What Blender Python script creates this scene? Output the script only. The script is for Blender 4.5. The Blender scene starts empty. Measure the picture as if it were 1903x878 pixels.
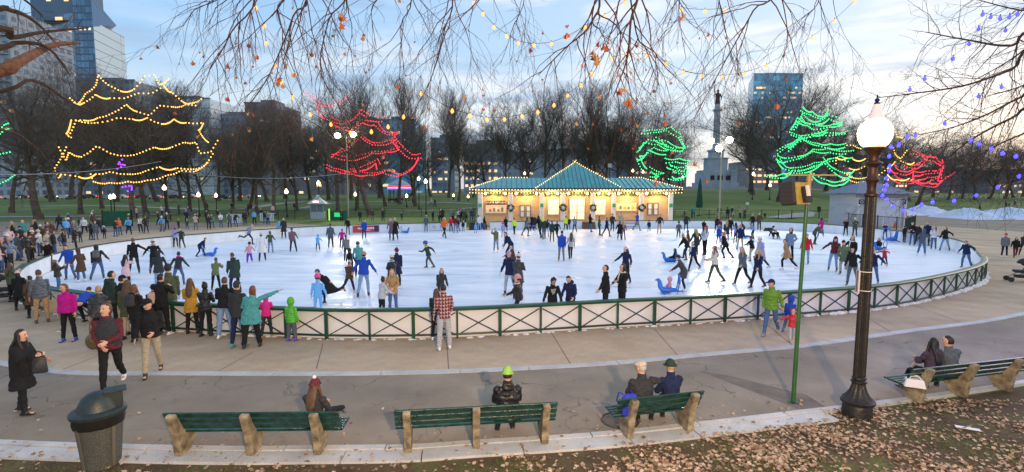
import bpy, math, random
import numpy as np
from mathutils import Vector, Matrix, Quaternion
R = math.radians
SC = bpy.context.scene
COL = SC.collection
# ---------------------------------------------------------------- camera
FPX, W0, H0, CAMH, PITCH = 950.0, 1903.0, 878.0, 4.2, R(5.35)
cd = bpy.data.cameras.new('camera'); cam = bpy.data.objects.new('camera', cd); COL.objects.link(cam)
cam.location = (0, 0, CAMH); cam.rotation_euler = (R(90)-PITCH, 0, 0)
cd.sensor_width = 36; cd.lens = FPX/W0*36; cd.clip_start = .1; cd.clip_end = 4000
SC.camera = cam
# ---------------------------------------------------------------- sky
SUN_EL, SUN_AZ = R(3), R(62)          # low winter dusk, glow on the right
w = bpy.data.worlds.new('World'); SC.world = w; w.use_nodes = True
nt = w.node_tree; nt.nodes.clear()
def wn(t, **k):
    n = nt.nodes.new(t)
    for a, b in k.items(): setattr(n, a, b)
    return n
out = wn('ShaderNodeOutputWorld'); bg = wn('ShaderNodeBackground'); bg2 = wn('ShaderNodeBackground'); add = wn('ShaderNodeAddShader')
sky = wn('ShaderNodeTexSky', sky_type='NISHITA', sun_disc=False, sun_elevation=SUN_EL, sun_rotation=SUN_AZ, dust_density=1.0)
bg.inputs[1].default_value = .05
nt.links.new(sky.outputs[0], bg.inputs[0])
tc = wn('ShaderNodeTexCoord'); sep = wn('ShaderNodeSeparateXYZ'); nt.links.new(tc.outputs['Generated'], sep.inputs[0])
# the cloud deck: elevation gradient, azimuth glow on the right, streaky clouds
elev = wn('ShaderNodeValToRGB'); nt.links.new(sep.outputs[2], elev.inputs[0])
cr = elev.color_ramp; cr.elements[0].position = 0.0; cr.elements[0].color = (.70,.64,.58,1)
cr.elements[1].position = 1.0; cr.elements[1].color = (.20,.36,.68,1)
e = cr.elements.new(.10); e.color = (.56,.68,.80,1)
e = cr.elements.new(.24); e.color = (.32,.56,.86,1)
e = cr.elements.new(.45); e.color = (.24,.49,.85,1)
glow = wn('ShaderNodeMapRange'); glow.inputs[1].default_value = -.55; glow.inputs[2].default_value = .55; nt.links.new(sep.outputs[0], glow.inputs[0])
gcol = wn('ShaderNodeMix', data_type='RGBA'); gcol.inputs[7].default_value = (.88,.90,.94,1)
gf = wn('ShaderNodeMath', operation='MULTIPLY'); gf.inputs[1].default_value = .5; nt.links.new(glow.outputs[0], gf.inputs[0])
nt.links.new(gf.outputs[0], gcol.inputs[0]); nt.links.new(elev.outputs[0], gcol.inputs[6])
mp = wn('ShaderNodeMapping'); mp.inputs['Scale'].default_value = (1.6, 1.6, 7.5); mp.inputs['Rotation'].default_value = (R(4), R(-7), 0)
nt.links.new(tc.outputs['Generated'], mp.inputs[0])
nz = wn('ShaderNodeTexNoise'); nz.inputs['Scale'].default_value = 2.1; nz.inputs['Detail'].default_value = 7; nz.inputs['Roughness'].default_value = .56
nt.links.new(mp.outputs[0], nz.inputs[0])
cl = wn('ShaderNodeValToRGB'); cl.color_ramp.elements[0].position = .44; cl.color_ramp.elements[1].position = .62; nt.links.new(nz.outputs[0], cl.inputs[0])
cf = wn('ShaderNodeMath', operation='MULTIPLY'); cadd = wn('ShaderNodeMapRange'); cadd.inputs[1].default_value = -.6; cadd.inputs[2].default_value = .1; cadd.inputs[3].default_value = .15; cadd.inputs[4].default_value = .80
nt.links.new(sep.outputs[0], cadd.inputs[0]); nt.links.new(cl.outputs[0], cf.inputs[0]); nt.links.new(cadd.outputs[0], cf.inputs[1])
cmix = wn('ShaderNodeMix', data_type='RGBA'); cmix.inputs[7].default_value = (.93,.93,.96,1)
nt.links.new(cf.outputs[0], cmix.inputs[0]); nt.links.new(gcol.outputs[2], cmix.inputs[6])
# darker grey-blue streaks
nz2 = wn('ShaderNodeTexNoise'); nz2.inputs['Scale'].default_value = 2.6; nz2.inputs['Detail'].default_value = 6
mp2 = wn('ShaderNodeMapping'); mp2.inputs['Scale'].default_value = (1.2,1.2,11); mp2.inputs['Location'].default_value = (3.1,1.7,.4); mp2.inputs['Rotation'].default_value = (0,R(-5),0)
nt.links.new(tc.outputs['Generated'], mp2.inputs[0]); nt.links.new(mp2.outputs[0], nz2.inputs[0])
cl2 = wn('ShaderNodeValToRGB'); cl2.color_ramp.elements[0].position = .52; cl2.color_ramp.elements[1].position = .70; nt.links.new(nz2.outputs[0], cl2.inputs[0])
c2f = wn('ShaderNodeMath', operation='MULTIPLY'); c2f.inputs[1].default_value = .8; nt.links.new(cl2.outputs[0], c2f.inputs[0])
dmix = wn('ShaderNodeMix', data_type='RGBA'); dmix.inputs[7].default_value = (.33,.47,.70,1)
nt.links.new(c2f.outputs[0], dmix.inputs[0]); nt.links.new(cmix.outputs[2], dmix.inputs[6])
nt.links.new(dmix.outputs[2], bg2.inputs[0]); bg2.inputs[1].default_value = .92
nt.links.new(bg.outputs[0], add.inputs[0]); nt.links.new(bg2.outputs[0], add.inputs[1]); nt.links.new(add.outputs[0], out.inputs[0])
# ---------------------------------------------------------------- soft dusk sun
sd = bpy.data.lights.new('sun', 'SUN'); sd.energy = .55; sd.angle = R(25); sd.color = (1,.86,.72)
so = bpy.data.objects.new('sun', sd); COL.objects.link(so)
so.rotation_euler = Vector((-math.sin(SUN_AZ), -math.cos(SUN_AZ), -math.tan(R(22)))).to_track_quat('-Z','Y').to_euler()
SC.view_settings.view_transform = 'Standard'; SC.view_settings.look = 'None'; SC.view_settings.gamma = 1
SC.view_settings.exposure = .2
SC.render.engine = 'CYCLES'
# ---------------------------------------------------------------- helpers
CP, SP = math.cos(PITCH), math.sin(PITCH)
def ray(u, v):
    x = (u-W0/2)/FPX; y = -(v-H0/2)/FPX
    return Vector((x, CP+y*SP, -SP+y*CP))
def at(u, v, z=0.0):
    d = ray(u, v); t = (z-CAMH)/d.z
    return Vector((d.x*t, d.y*t, z))
def atY(u, v, Y):
    d = ray(u, v); t = Y/d.y
    return Vector((d.x*t, Y, CAMH+d.z*t))
def zat(u, v, p):                      # height of pixel row v above the ground point p
    d = ray(u, v); return CAMH + d.z*(p.y/d.y)
def sstep(a, b, x):
    t = min(1, max(0, (x-a)/(b-a))); return t*t*(3-2*t)
def interp(x, xs, ys):
    return float(np.interp(x, xs, ys))
def gz(x, y):                          # the park's lawns rise away from the rink
    if y < 50: return 0.0
    t = x/y; y0 = interp(t, [-.9,-.45,.55,.66], [64,54,58,94])
    g = interp(t, [-1.2,-.6,-.35,-.1,.2,.32,.62,.72,1.3], [.6,.6,.9,2.0,3.2,4.0,4.0,1.3,1.0])
    return g*sstep(y0, 190, y)*.6 + g*.4*sstep(y0, y0+65, y)
def link(o, parent=None):
    COL.objects.link(o)
    if parent is not None: o.parent = parent
    return o
def tag(o, label=None, cat=None, group=None, kind=None):
    if label: o['label'] = label
    if cat: o['category'] = cat
    if group: o['group'] = group
    if kind: o['kind'] = kind
    return o
def empty(name, loc=(0,0,0), rz=0, scale=1):
    o = bpy.data.objects.new(name, None); COL.objects.link(o); o.location = loc; o.rotation_euler = (0,0,rz)
    o.scale = (scale,)*3; o.empty_display_size = .2
    return o
class MB:
    def __init__(s): s.v = []; s.f = []; s.m = []; s.mi = 0
    def add(s, vs, fs):
        b = len(s.v); s.v.extend([tuple(p) for p in vs]); s.f.extend([tuple(b+i for i in f) for f in fs]); s.m.extend([s.mi]*len(fs))
    def box(s, c, d, rz=0, M=None, taper=1, bev=0):
        x, y, z = d[0]/2, d[1]/2, d[2]/2
        if bev:
            b = bev; pr = [(-x+b,-y),(x-b,-y),(x,-y+b),(x,y-b),(x-b,y),(-x+b,y),(-x,y-b),(-x,-y+b)]
            pts = [Vector((a*k, q*k2, h)) for (h,k,k2) in ((-z,1-b/x*.9,1-b/y*.9),(-z+b,1,1),(z-b,taper,taper),(z,taper*(1-b/x*.9),taper*(1-b/y*.9))) for a,q in pr]
            fs = [tuple(range(7,-1,-1)), tuple(range(24,32))] + [(r*8+i, r*8+(i+1)%8, r*8+8+(i+1)%8, r*8+8+i) for r in range(3) for i in range(8)]
        else:
            pts = [Vector((a*(taper if h>0 else 1), q*(taper if h>0 else 1), h)) for h in (-z,z) for a,q in ((-x,-y),(x,-y),(x,y),(-x,y))]
            fs = [(3,2,1,0),(4,5,6,7),(0,1,5,4),(1,2,6,5),(2,3,7,6),(3,0,4,7)]
        rot = Matrix.Rotation(rz, 3, 'Z') if M is None else M
        s.add([rot@p+Vector(c) for p in pts], fs); return s
    def bar(s, a, b, w, h, up=(0,0,1)):
        a = Vector(a); b = Vector(b); d = b-a; L = d.length; d = d/L
        u = Vector(up); u = (u-d*u.dot(d)).normalized(); sd = d.cross(u)
        M = Matrix((sd, d, u)).transposed(); return s.box((a+b)/2, (w, L, h), M=M)
    def tube(s, pts, rad, n=8, cap=True, close=False):
        pts = [Vector(p) for p in pts]; k = len(pts)
        if not hasattr(rad, '__len__'): rad = [rad]*k
        prev = None; vs = []
        for i in range(k):
            t = pts[(i+1)%k]-pts[i-1] if close else pts[min(i+1,k-1)]-pts[max(i-1,0)]
            if t.length < 1e-9: t = Vector((0,0,1))
            t.normalize()
            if prev is None: prev = t.orthogonal().normalized()
            a = (prev-t*prev.dot(t)); a = a.normalized() if a.length > 1e-6 else t.orthogonal().normalized()
            prev = a; b = t.cross(a)
            for j in range(n):
                th = 2*math.pi*j/n; vs.append(pts[i]+(a*math.cos(th)+b*math.sin(th))*rad[i])
        fs = [(i*n+j, i*n+(j+1)%n, ((i+1)%k)*n+(j+1)%n, ((i+1)%k)*n+j) for i in range(k if close else k-1) for j in range(n)]
        if cap and not close: fs += [tuple(range(n-1,-1,-1)), tuple(range((k-1)*n, k*n))]
        s.add(vs, fs); return s
    def lathe(s, prof, c=(0,0,0), n=16, flute=None, sx=1, sy=1):
        c = Vector(c); vs = []
        for i,(r,z) in enumerate(prof):
            for j in range(n):
                th = 2*math.pi*j/n; q = r*(1+(flute(j,z) if flute else 0)); vs.append(c+Vector((q*math.cos(th)*sx, q*math.sin(th)*sy, z)))
        k = len(prof)
        fs = [(i*n+j, i*n+(j+1)%n, (i+1)*n+(j+1)%n, (i+1)*n+j) for i in range(k-1) for j in range(n)]
        fs += [tuple(range(n-1,-1,-1)), tuple(range((k-1)*n, k*n))]
        s.add(vs, fs); return s
    def ball(s, c, r, n=10, m=7):
        if not hasattr(r,'__len__'): r = (r,r,r)
        prof = [(math.sin(math.pi*(i+.3)/(m-.4)), -math.cos(math.pi*(i+.3)/(m-.4))) for i in range(m)]
        b = len(s.v); s.lathe([(p, q) for p,q in prof], n=n)
        for i in range(b, len(s.v)):
            x,y,z = s.v[i]; s.v[i] = (x*r[0]+c[0], y*r[1]+c[1], z*r[2]+c[2])
        return s
    def sheet(s, pts):
        s.add(pts, [tuple(range(len(pts)))]); return s
    def prism(s, poly, z0, z1):
        k = len(poly); vs = [(p[0],p[1],z0) for p in poly]+[(p[0],p[1],z1) for p in poly]
        s.add(vs, [tuple(range(k-1,-1,-1)), tuple(range(k,2*k))]+[(i,(i+1)%k,k+(i+1)%k,k+i) for i in range(k)]); return s
    def mesh(s, name, mats, smooth=True, angle=40):
        me = bpy.data.meshes.new(name); me.from_pydata(s.v, [], s.f)
        for m in (mats if isinstance(mats,(list,tuple)) else [mats]): me.materials.append(m)
        if any(s.m): me.polygons.foreach_set('material_index', s.m)
        if smooth:
            me.polygons.foreach_set('use_smooth', [True]*len(me.polygons))
            try: me.set_sharp_from_angle(angle=R(angle))
            except Exception: pass
        me.update(); return me
    def build(s, name, mats, parent=None, smooth=True, angle=40):
        return link(bpy.data.objects.new(name, s.mesh(name, mats, smooth, angle)), parent)
def copy_obj(o, parent=None):
    c = o.copy(); COL.objects.link(c); c.parent = parent; return c
KIDS = {}
def copy_tree(o, parent=None):
    c = copy_obj(o, parent)
    for ch in list(o.children): copy_tree(ch, c)
    return c
# ---------------------------------------------------------------- materials
MC = {}
def mat(name, col=(.5,.5,.5), rough=.7, metal=0, var=0, scale=8, bump=0, bscale=None, spec=.5, emis=None, estr=0, coat=0, sss=0, quilt=0, trans=0, alpha=1, detail=4, col2=None, coords='Object'):
    key = (name,)+tuple(col)
    if key in MC: return MC[key]
    m = bpy.data.materials.new(name); m.use_nodes = True; n = m.node_tree; p = n.nodes['Principled BSDF']
    p.inputs['Base Color'].default_value = (*col[:3],1); p.inputs['Roughness'].default_value = rough; p.inputs['Metallic'].default_value = metal
    p.inputs['Specular IOR Level'].default_value = spec; p.inputs['Coat Weight'].default_value = coat
    if trans: p.inputs['Transmission Weight'].default_value = trans
    if alpha < 1: p.inputs['Alpha'].default_value = alpha
    t = None
    if var or bump or quilt:
        t = n.nodes.new('ShaderNodeTexCoord'); z = n.nodes.new('ShaderNodeTexNoise'); z.inputs['Scale'].default_value = scale; z.inputs['Detail'].default_value = detail
        n.links.new(t.outputs[coords], z.inputs[0])
    if var:
        r = n.nodes.new('ShaderNodeValToRGB'); r.color_ramp.elements[0].position = .3; r.color_ramp.elements[1].position = .7
        c2 = col2 or tuple(min(1,c*(1+var)) for c in col)
        r.color_ramp.elements[0].color = (*[c*(1-var) for c in col],1); r.color_ramp.elements[1].color = (*c2[:3],1)
        n.links.new(z.outputs[0], r.inputs[0]); n.links.new(r.outputs[0], p.inputs['Base Color'])
    if bump:
        b = n.nodes.new('ShaderNodeBump'); b.inputs['Strength'].default_value = bump; b.inputs['Distance'].default_value = .02
        z2 = z
        if bscale:
            z2 = n.nodes.new('ShaderNodeTexNoise'); z2.inputs['Scale'].default_value = bscale; z2.inputs['Detail'].default_value = 5; n.links.new(t.outputs[coords], z2.inputs[0])
        n.links.new(z2.outputs[0], b.inputs['Height']); n.links.new(b.outputs[0], p.inputs['Normal'])
    if quilt:
        wv = n.nodes.new('ShaderNodeTexWave'); wv.bands_direction = 'Z'; wv.inputs['Scale'].default_value = quilt; wv.inputs['Distortion'].default_value = 1.6
        n.links.new(t.outputs['Object'], wv.inputs[0])
        b = n.nodes.new('ShaderNodeBump'); b.inputs['Strength'].default_value = .35; b.inputs['Distance'].default_value = .015
        n.links.new(wv.outputs['Fac'], b.inputs['Height']); n.links.new(b.outputs[0], p.inputs['Normal'])
    if emis:
        p.inputs['Emission Color'].default_value = (*emis,1); p.inputs['Emission Strength'].default_value = estr
    MC[key] = m; return m
def nosample(m):
    try: m.cycles.emission_sampling = 'NONE'
    except Exception: pass
    return m
def textobj(body, size, m, parent, loc, rot, ext=.004, name='lettering', align='CENTER'):
    c = bpy.data.curves.new('lettering', 'FONT'); c.body = body; c.size = size; c.extrude = ext; c.align_x = align; c.align_y = 'CENTER'
    c.resolution_u = 2
    o = bpy.data.objects.new(name, c); COL.objects.link(o); o.data.materials.append(m)
    dg = bpy.context.evaluated_depsgraph_get(); me = bpy.data.meshes.new_from_object(o.evaluated_get(dg))
    bpy.data.objects.remove(o); me.materials.clear(); me.materials.append(m)
    o = bpy.data.objects.new(name, me); link(o, parent); o.location = loc; o.rotation_euler = rot; return o
def point_light(name, loc, power, col, size=.3, parent=None, kind='POINT', rot=None, spot=None):
    d = bpy.data.lights.new(name, kind); d.energy = power; d.color = col
    if kind in ('POINT','SPOT'): d.shadow_soft_size = size
    if kind == 'SPOT': d.spot_size = spot or R(120); d.spot_blend = .6
    o = bpy.data.objects.new(name, d); link(o, parent); o.location = loc
    if rot is not None: o.rotation_euler = rot
    return o
rnd = random.Random(7)
# ================================================================ SETTING
def ramp_mat(name, stops, scale, rough=.85, bump=.3, bscale=60, detail=8, extra=None, stain=0):
    m = bpy.data.materials.new(name); m.use_nodes = True; n = m.node_tree; p = n.nodes['Principled BSDF']; p.inputs['Roughness'].default_value = rough
    t = n.nodes.new('ShaderNodeTexCoord'); z = n.nodes.new('ShaderNodeTexNoise'); z.inputs['Scale'].default_value = scale; z.inputs['Detail'].default_value = detail; z.inputs['Roughness'].default_value = .62
    n.links.new(t.outputs['Object'], z.inputs[0]); r = n.nodes.new('ShaderNodeValToRGB'); n.links.new(z.outputs[0], r.inputs[0])
    el = r.color_ramp.elements
    el[0].position = stops[0][0]; el[0].color = (*stops[0][1],1); el[1].position = stops[-1][0]; el[1].color = (*stops[-1][1],1)
    for q, c in stops[1:-1]: e = el.new(q); e.color = (*c,1)
    src = r.outputs[0]
    z2 = n.nodes.new('ShaderNodeTexNoise'); z2.inputs['Scale'].default_value = bscale; z2.inputs['Detail'].default_value = 4; n.links.new(t.outputs['Object'], z2.inputs[0])
    mx = n.nodes.new('ShaderNodeMix'); mx.data_type = 'RGBA'; mx.blend_type = 'OVERLAY'; mx.inputs[0].default_value = .55
    n.links.new(src, mx.inputs[6]); n.links.new(z2.outputs[0], mx.inputs[7]); src = mx.outputs[2]
    if stain:
        z5 = n.nodes.new('ShaderNodeTexNoise'); z5.inputs['Scale'].default_value = .28; z5.inputs['Detail'].default_value = 9; z5.inputs['Roughness'].default_value = .7; n.links.new(t.outputs['Object'], z5.inputs[0])
        r5 = n.nodes.new('ShaderNodeMapRange'); r5.inputs[1].default_value = .42; r5.inputs[2].default_value = .66; r5.inputs[3].default_value = 0; r5.inputs[4].default_value = stain; n.links.new(z5.outputs[0], r5.inputs[0])
        m5 = n.nodes.new('ShaderNodeMix'); m5.data_type = 'RGBA'; m5.inputs[7].default_value = (.15,.12,.10,1); n.links.new(r5.outputs[0], m5.inputs[0]); n.links.new(src, m5.inputs[6]); src = m5.outputs[2]
        v5 = n.nodes.new('ShaderNodeTexVoronoi'); v5.inputs['Scale'].default_value = 9; n.links.new(t.outputs['Object'], v5.inputs['Vector'])
        q5 = n.nodes.new('ShaderNodeMath'); q5.operation = 'LESS_THAN'; q5.inputs[1].default_value = .07; n.links.new(v5.outputs['Distance'], q5.inputs[0])
        w5 = n.nodes.new('ShaderNodeMix'); w5.data_type = 'RGBA'; w5.blend_type = 'MULTIPLY'; w5.inputs[7].default_value = (.55,.5,.46,1); n.links.new(q5.outputs[0], w5.inputs[0]); n.links.new(src, w5.inputs[6]); src = w5.outputs[2]
    if extra: src = extra(n, t, src)
    n.links.new(src, p.inputs['Base Color'])
    b = n.nodes.new('ShaderNodeBump'); b.inputs['Strength'].default_value = bump; b.inputs['Distance'].default_value = .02; n.links.new(z2.outputs[0], b.inputs['Height']); n.links.new(b.outputs[0], p.inputs['Normal'])
    return m
def cracks(scale, width, dark, wob=.35, amt=.8):
    def f(n, t, src):
        v = n.nodes.new('ShaderNodeTexVoronoi'); v.feature = 'DISTANCE_TO_EDGE'; v.inputs['Scale'].default_value = scale
        z = n.nodes.new('ShaderNodeTexNoise'); z.inputs['Scale'].default_value = 2.2; z.inputs['Detail'].default_value = 6; n.links.new(t.outputs['Object'], z.inputs[0])
        a = n.nodes.new('ShaderNodeMix'); a.data_type = 'RGBA'; a.blend_type = 'LINEAR_LIGHT'; a.inputs[0].default_value = wob; n.links.new(t.outputs['Object'], a.inputs[6]); n.links.new(z.outputs['Color'], a.inputs[7])
        n.links.new(a.outputs[2], v.inputs['Vector'])
        r = n.nodes.new('ShaderNodeMapRange'); r.inputs[1].default_value = 0; r.inputs[2].default_value = width; r.inputs[3].default_value = amt; r.inputs[4].default_value = 0; n.links.new(v.outputs[0], r.inputs[0])
        z3 = n.nodes.new('ShaderNodeTexNoise'); z3.inputs['Scale'].default_value = .6; n.links.new(t.outputs['Object'], z3.inputs[0])
        r3 = n.nodes.new('ShaderNodeMapRange'); r3.inputs[1].default_value = .45; r3.inputs[2].default_value = .6; n.links.new(z3.outputs[0], r3.inputs[0])
        mu = n.nodes.new('ShaderNodeMath'); mu.operation = 'MULTIPLY'; n.links.new(r.outputs[0], mu.inputs[0]); n.links.new(r3.outputs[0], mu.inputs[1])
        m = n.nodes.new('ShaderNodeMix'); m.data_type = 'RGBA'; m.inputs[7].default_value = (*dark,1); n.links.new(mu.outputs[0], m.inputs[0]); n.links.new(src, m.inputs[6])
        return m.outputs[2]
    return f
M_grass = ramp_mat('lawn_grass', [(.3,(.065,.115,.02)),(.5,(.11,.175,.03)),(.62,(.16,.18,.055)),(.78,(.20,.16,.09))], .09, .95, .6, 9)
M_asph = ramp_mat('worn_asphalt', [(.3,(.19,.155,.115)),(.5,(.26,.215,.16)),(.7,(.35,.295,.225))], .45, .85, .5, 60, stain=.5, extra=cracks(.8,.014,(.05,.042,.036)))
M_conc = ramp_mat('broom_concrete', [(.3,(.40,.29,.185)),(.5,(.52,.385,.25)),(.7,(.60,.47,.33))], .55, .85, .4, 55, stain=.42)
M_gran = ramp_mat('granite', [(.3,(.38,.38,.38)),(.7,(.55,.55,.54))], 1.4, .7, .3, 60)
M_soil = ramp_mat('leafy_soil', [(.28,(.04,.025,.014)),(.5,(.09,.058,.03)),(.60,(.09,.085,.028)),(.75,(.10,.13,.025))], 1.3, .98, .9, 22)
M_path = ramp_mat('park_path', [(.3,(.30,.29,.27)),(.7,(.42,.40,.38))], .5, .9, .2, 20)
# ground: one sheet to the horizon
g = MB(); xs = []; 
rads = [0.1]+list(np.geomspace(6, 1600, 60)); angs = np.radians(np.linspace(0, 360, 97)[:-1])
vs = []
for r_ in rads:
    for a in angs:
        x, y = r_*math.sin(a), r_*math.cos(a); vs.append((x, y, gz(x, y)-.03))
na = len(angs)
g.add(vs, [(i*na+j, i*na+(j+1)%na, (i+1)*na+(j+1)%na, (i+1)*na+j) for i in range(len(rads)-1) for j in range(na)][::1])
o = g.build('ground', M_grass); o.data.flip_normals(); tag(o, kind='structure')
KERB = [(-40,12),(-25,9.6),(-14,8.6),(-8.5,8.13),(-6.34,7.99),(-4.46,7.92),(-3.07,7.94),(-1.69,7.98),(-.6,8.13),(.62,8.28),(1.75,8.45),(3.32,8.78),(5.58,9.31),(6.28,9.47),(7.72,9.83),(11,10.75),(16,12.4),(30,18),(60,32)]
def spline(pts, n):
    out = []; P = [Vector((p[0],p[1],0)) for p in pts]
    for i in range(len(P)-1):
        a = P[max(i-1,0)]; b = P[i]; c = P[i+1]; d = P[min(i+2,len(P)-1)]
        for k in range(n):
            t = k/n; out.append(.5*((2*b)+(c-a)*t+(2*a-5*b+4*c-d)*t*t+(3*b-a-3*c+d)*t**3))
    out.append(P[-1]); return out
def resample(P, step, closed=False):
    if closed: P = P+[P[0]]
    L = [0]
    for a, b in zip(P, P[1:]): L.append(L[-1]+(b-a).length)
    n = max(1, round(L[-1]/step)); out = []
    j = 0
    for i in range(n+(0 if closed else 1)):
        s = L[-1]*i/n
        while j < len(L)-2 and L[j+1] < s: j += 1
        out.append(P[j].lerp(P[j+1], (s-L[j])/max(1e-9, L[j+1]-L[j])))
    return out
def offset(P, d, closed=False):
    out = []; k = len(P)
    for i in range(k):
        a = P[i-1] if (closed or i) else P[0]; b = P[(i+1)%k] if (closed or i < k-1) else P[-1]
        t = (b-a).normalized(); out.append(P[i]+Vector((-t.y, t.x, 0))*d)
    return out
def ribbon(name, A, B, z, m, kind='structure'):
    q = MB(); vs = [(p.x,p.y,z) for p in A]+[(p.x,p.y,z) for p in B]; k = len(A)
    q.add(vs, [(k+i, k+i+1, i+1, i) for i in range(k-1)]); o = q.build(name, m); 
    if o.data.polygons[0].normal.z < 0: o.data.flip_normals()
    return tag(o, kind=kind)
kerb = spline(KERB, 5)
def poly_sheet(name, pts, z, m):
    import mathutils
    from mathutils.geometry import tessellate_polygon
    V = [Vector((p[0],p[1],z)) for p in pts]; q = MB(); q.add(V, [tuple(t) for t in tessellate_polygon([V])])
    bmv = q.build(name, m); me = bmv.data
    for p in me.polygons:
        if p.normal.z < 0: p.flip()
    me.update(); return tag(bmv, kind='structure')
poly_sheet('path', [(p.x,p.y) for p in kerb]+[(92,60),(92,92),(52,92),(40,64),(30,57.5),(10,57),(-10,53.5),(-18,55),(-28,62),(-75,64),(-75,12)], 0, M_asph)
BAND = [(-40,26),(-26,18),(-18,14),(-12.16,11.8),(-9.99,11.21),(-7.9,11.17),(-4.61,11.14),(-2.33,11.21),(-.39,11.41),(1.37,11.66),(2.83,11.95),(4.98,12.51),(7.43,13.1),(8.5,13.45),(11.83,14.68),(16.73,16.5),(26,21.5),(42,33)]
band = spline(BAND, 6)
poly_sheet('pavement', [(p.x,p.y) for p in offset(band,.1)]+[(50,45),(46,62),(36,60),(30,57),(10,56.5),(-10,53),(-18,54.5),(-30,56),(-48,40)], .004, M_conc)
# granite slabs of the two bands, each slab a block of the band mesh with a joint
def slabs(name, line, w, z0, z1, L, m, gap=.018, side=1, jit=0):
    P = resample(line, .2); Q = offset(P, w*side); q = MB(); k = max(2, int(L/.2)); i = 0
    r_ = random.Random(3)
    while i < len(P)-1:
        j = min(len(P)-1, i+k+r_.randint(-2,2))
        A = P[i:j+1]; B = Q[i:j+1]
        if len(A) > 1:
            A = [A[0].lerp(A[1], gap/.2)]+A[1:]; B = [B[0].lerp(B[1], gap/.2)]+B[1:]; n = len(A); zz = z1+r_.uniform(-jit,jit)
            poly = [(p.x,p.y) for p in A]+[(p.x,p.y) for p in reversed(B)]
            q.prism(poly if side < 0 else poly[::-1], z0, zz)
        i = j
    return tag(q.build(name, m, smooth=False), kind='structure')
slabs('granite_band', band, .22, -.02, .022, 2.1, M_gran, side=1, jit=.003)
slabs('kerb', kerb, .13, -.02, .05, 1.9, M_gran, side=-1, jit=.004)
kin = offset(kerb, -.15)
kslab = [p for p in kin if -12 < p.x < 5.9]
slabs('kerb_slab', kslab, .33, -.02, .035, 1.5, M_gran, side=-1, jit=.006)
# joints scored in the concrete: thin dark strips 3 mm proud of it
q = MB()
for (a, b) in [((600,640),(588,686)),((830,632),(834,690)),((1024,618),(1062,680)),((1216,612),(1262,664)),((1420,600),(1480,648)),((470,655),(400,694)),((1600,584),(1660,620)),((200,655),(110,690)),((1700,568),(1790,602))]:
    A = at(*a); B = at(*b); d = (B-A).normalized()*1; n_ = Vector((-d.y,d.x,0))*.012
    q.sheet([p+Vector((0,0,.007)) for p in (A-n_, A+n_, B+n_, B-n_)])
tag(q.build('pavement_joint', mat('joint',(.16,.13,.11),.9)), kind='structure')
for i_, pl in enumerate([[(1360,700),(1500,735),(1540,760),(1490,762),(1300,690)]]):
    q = MB(); q.sheet([at(u_, v_).to_tuple()[:2]+(.0035,) for u_, v_ in reversed(pl)]); o_ = q.build('asphalt_patch', mat('asphalt_patch',(.15,.125,.10),.9,var=.25,scale=3,bump=.5,bscale=60)); tag(o_, kind='structure')
    if o_.data.polygons[0].normal.z < 0: o_.data.flip_normals()
# soil / leaf ground in front
soil = [(p.x, p.y) for p in offset(kerb, -.2)]
poly_sheet('soil', soil+[(60,-8),(-40,-8)], -.006, M_soil)
# ---------------------------------------------------------------- rink
OUT = [(-21.6,22.6),(-19.2,19.6),(-16.2,17.45),(-13,16),(-10,14.85),(-5.9,14.15),(-3.8,14.03),(-1.4,14.2),(1,14.7),(3.4,15.25),(5.9,15.75),(8.4,16.35),(10.8,16.95),(13.1,17.75),(15,18.7),(17,19.9),(19.3,21.4),(21.5,23.2),(23.4,25.3),(25.5,28),(28,31.3),(29.8,34.8),(30.6,39.8),(30.3,44.5),(28.6,49),(24,52.4),(17,53.3),(10,53),(3.4,52.3),(-4,50.7),(-9,49.2),(-14,47.4),(-19,43.6),(-22.3,38.9),(-24.3,35),(-24.8,31),(-23.8,26.6)]
rk = spline(OUT+[OUT[0]], 6)[:-1]
P = resample(rk, 1.2, True); NB = len(P)
cen = Vector((3,34,0))
def seg_z(a, b, z0, z1): pass
M_ice = bpy.data.materials.new('skated_ice'); M_ice.use_nodes = True
n = M_ice.node_tree; p = n.nodes['Principled BSDF']
t = n.nodes.new('ShaderNodeTexCoord'); mpp = n.nodes.new('ShaderNodeMapping'); mpp.inputs['Scale'].default_value = (.12,.5,1); n.links.new(t.outputs['Object'], mpp.inputs[0])
z = n.nodes.new('ShaderNodeTexNoise'); z.inputs['Scale'].default_value = 1.6; z.inputs['Detail'].default_value = 9; z.inputs['Roughness'].default_value = .6; z.inputs['Distortion'].default_value = 1.2; n.links.new(mpp.outputs[0], z.inputs[0])
r = n.nodes.new('ShaderNodeValToRGB'); r.color_ramp.elements[0].position = .30; r.color_ramp.elements[0].color = (.60,.70,.86,1); r.color_ramp.elements[1].position = .62; r.color_ramp.elements[1].color = (.86,.90,.96,1)
n.links.new(z.outputs[0], r.inputs[0])
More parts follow.
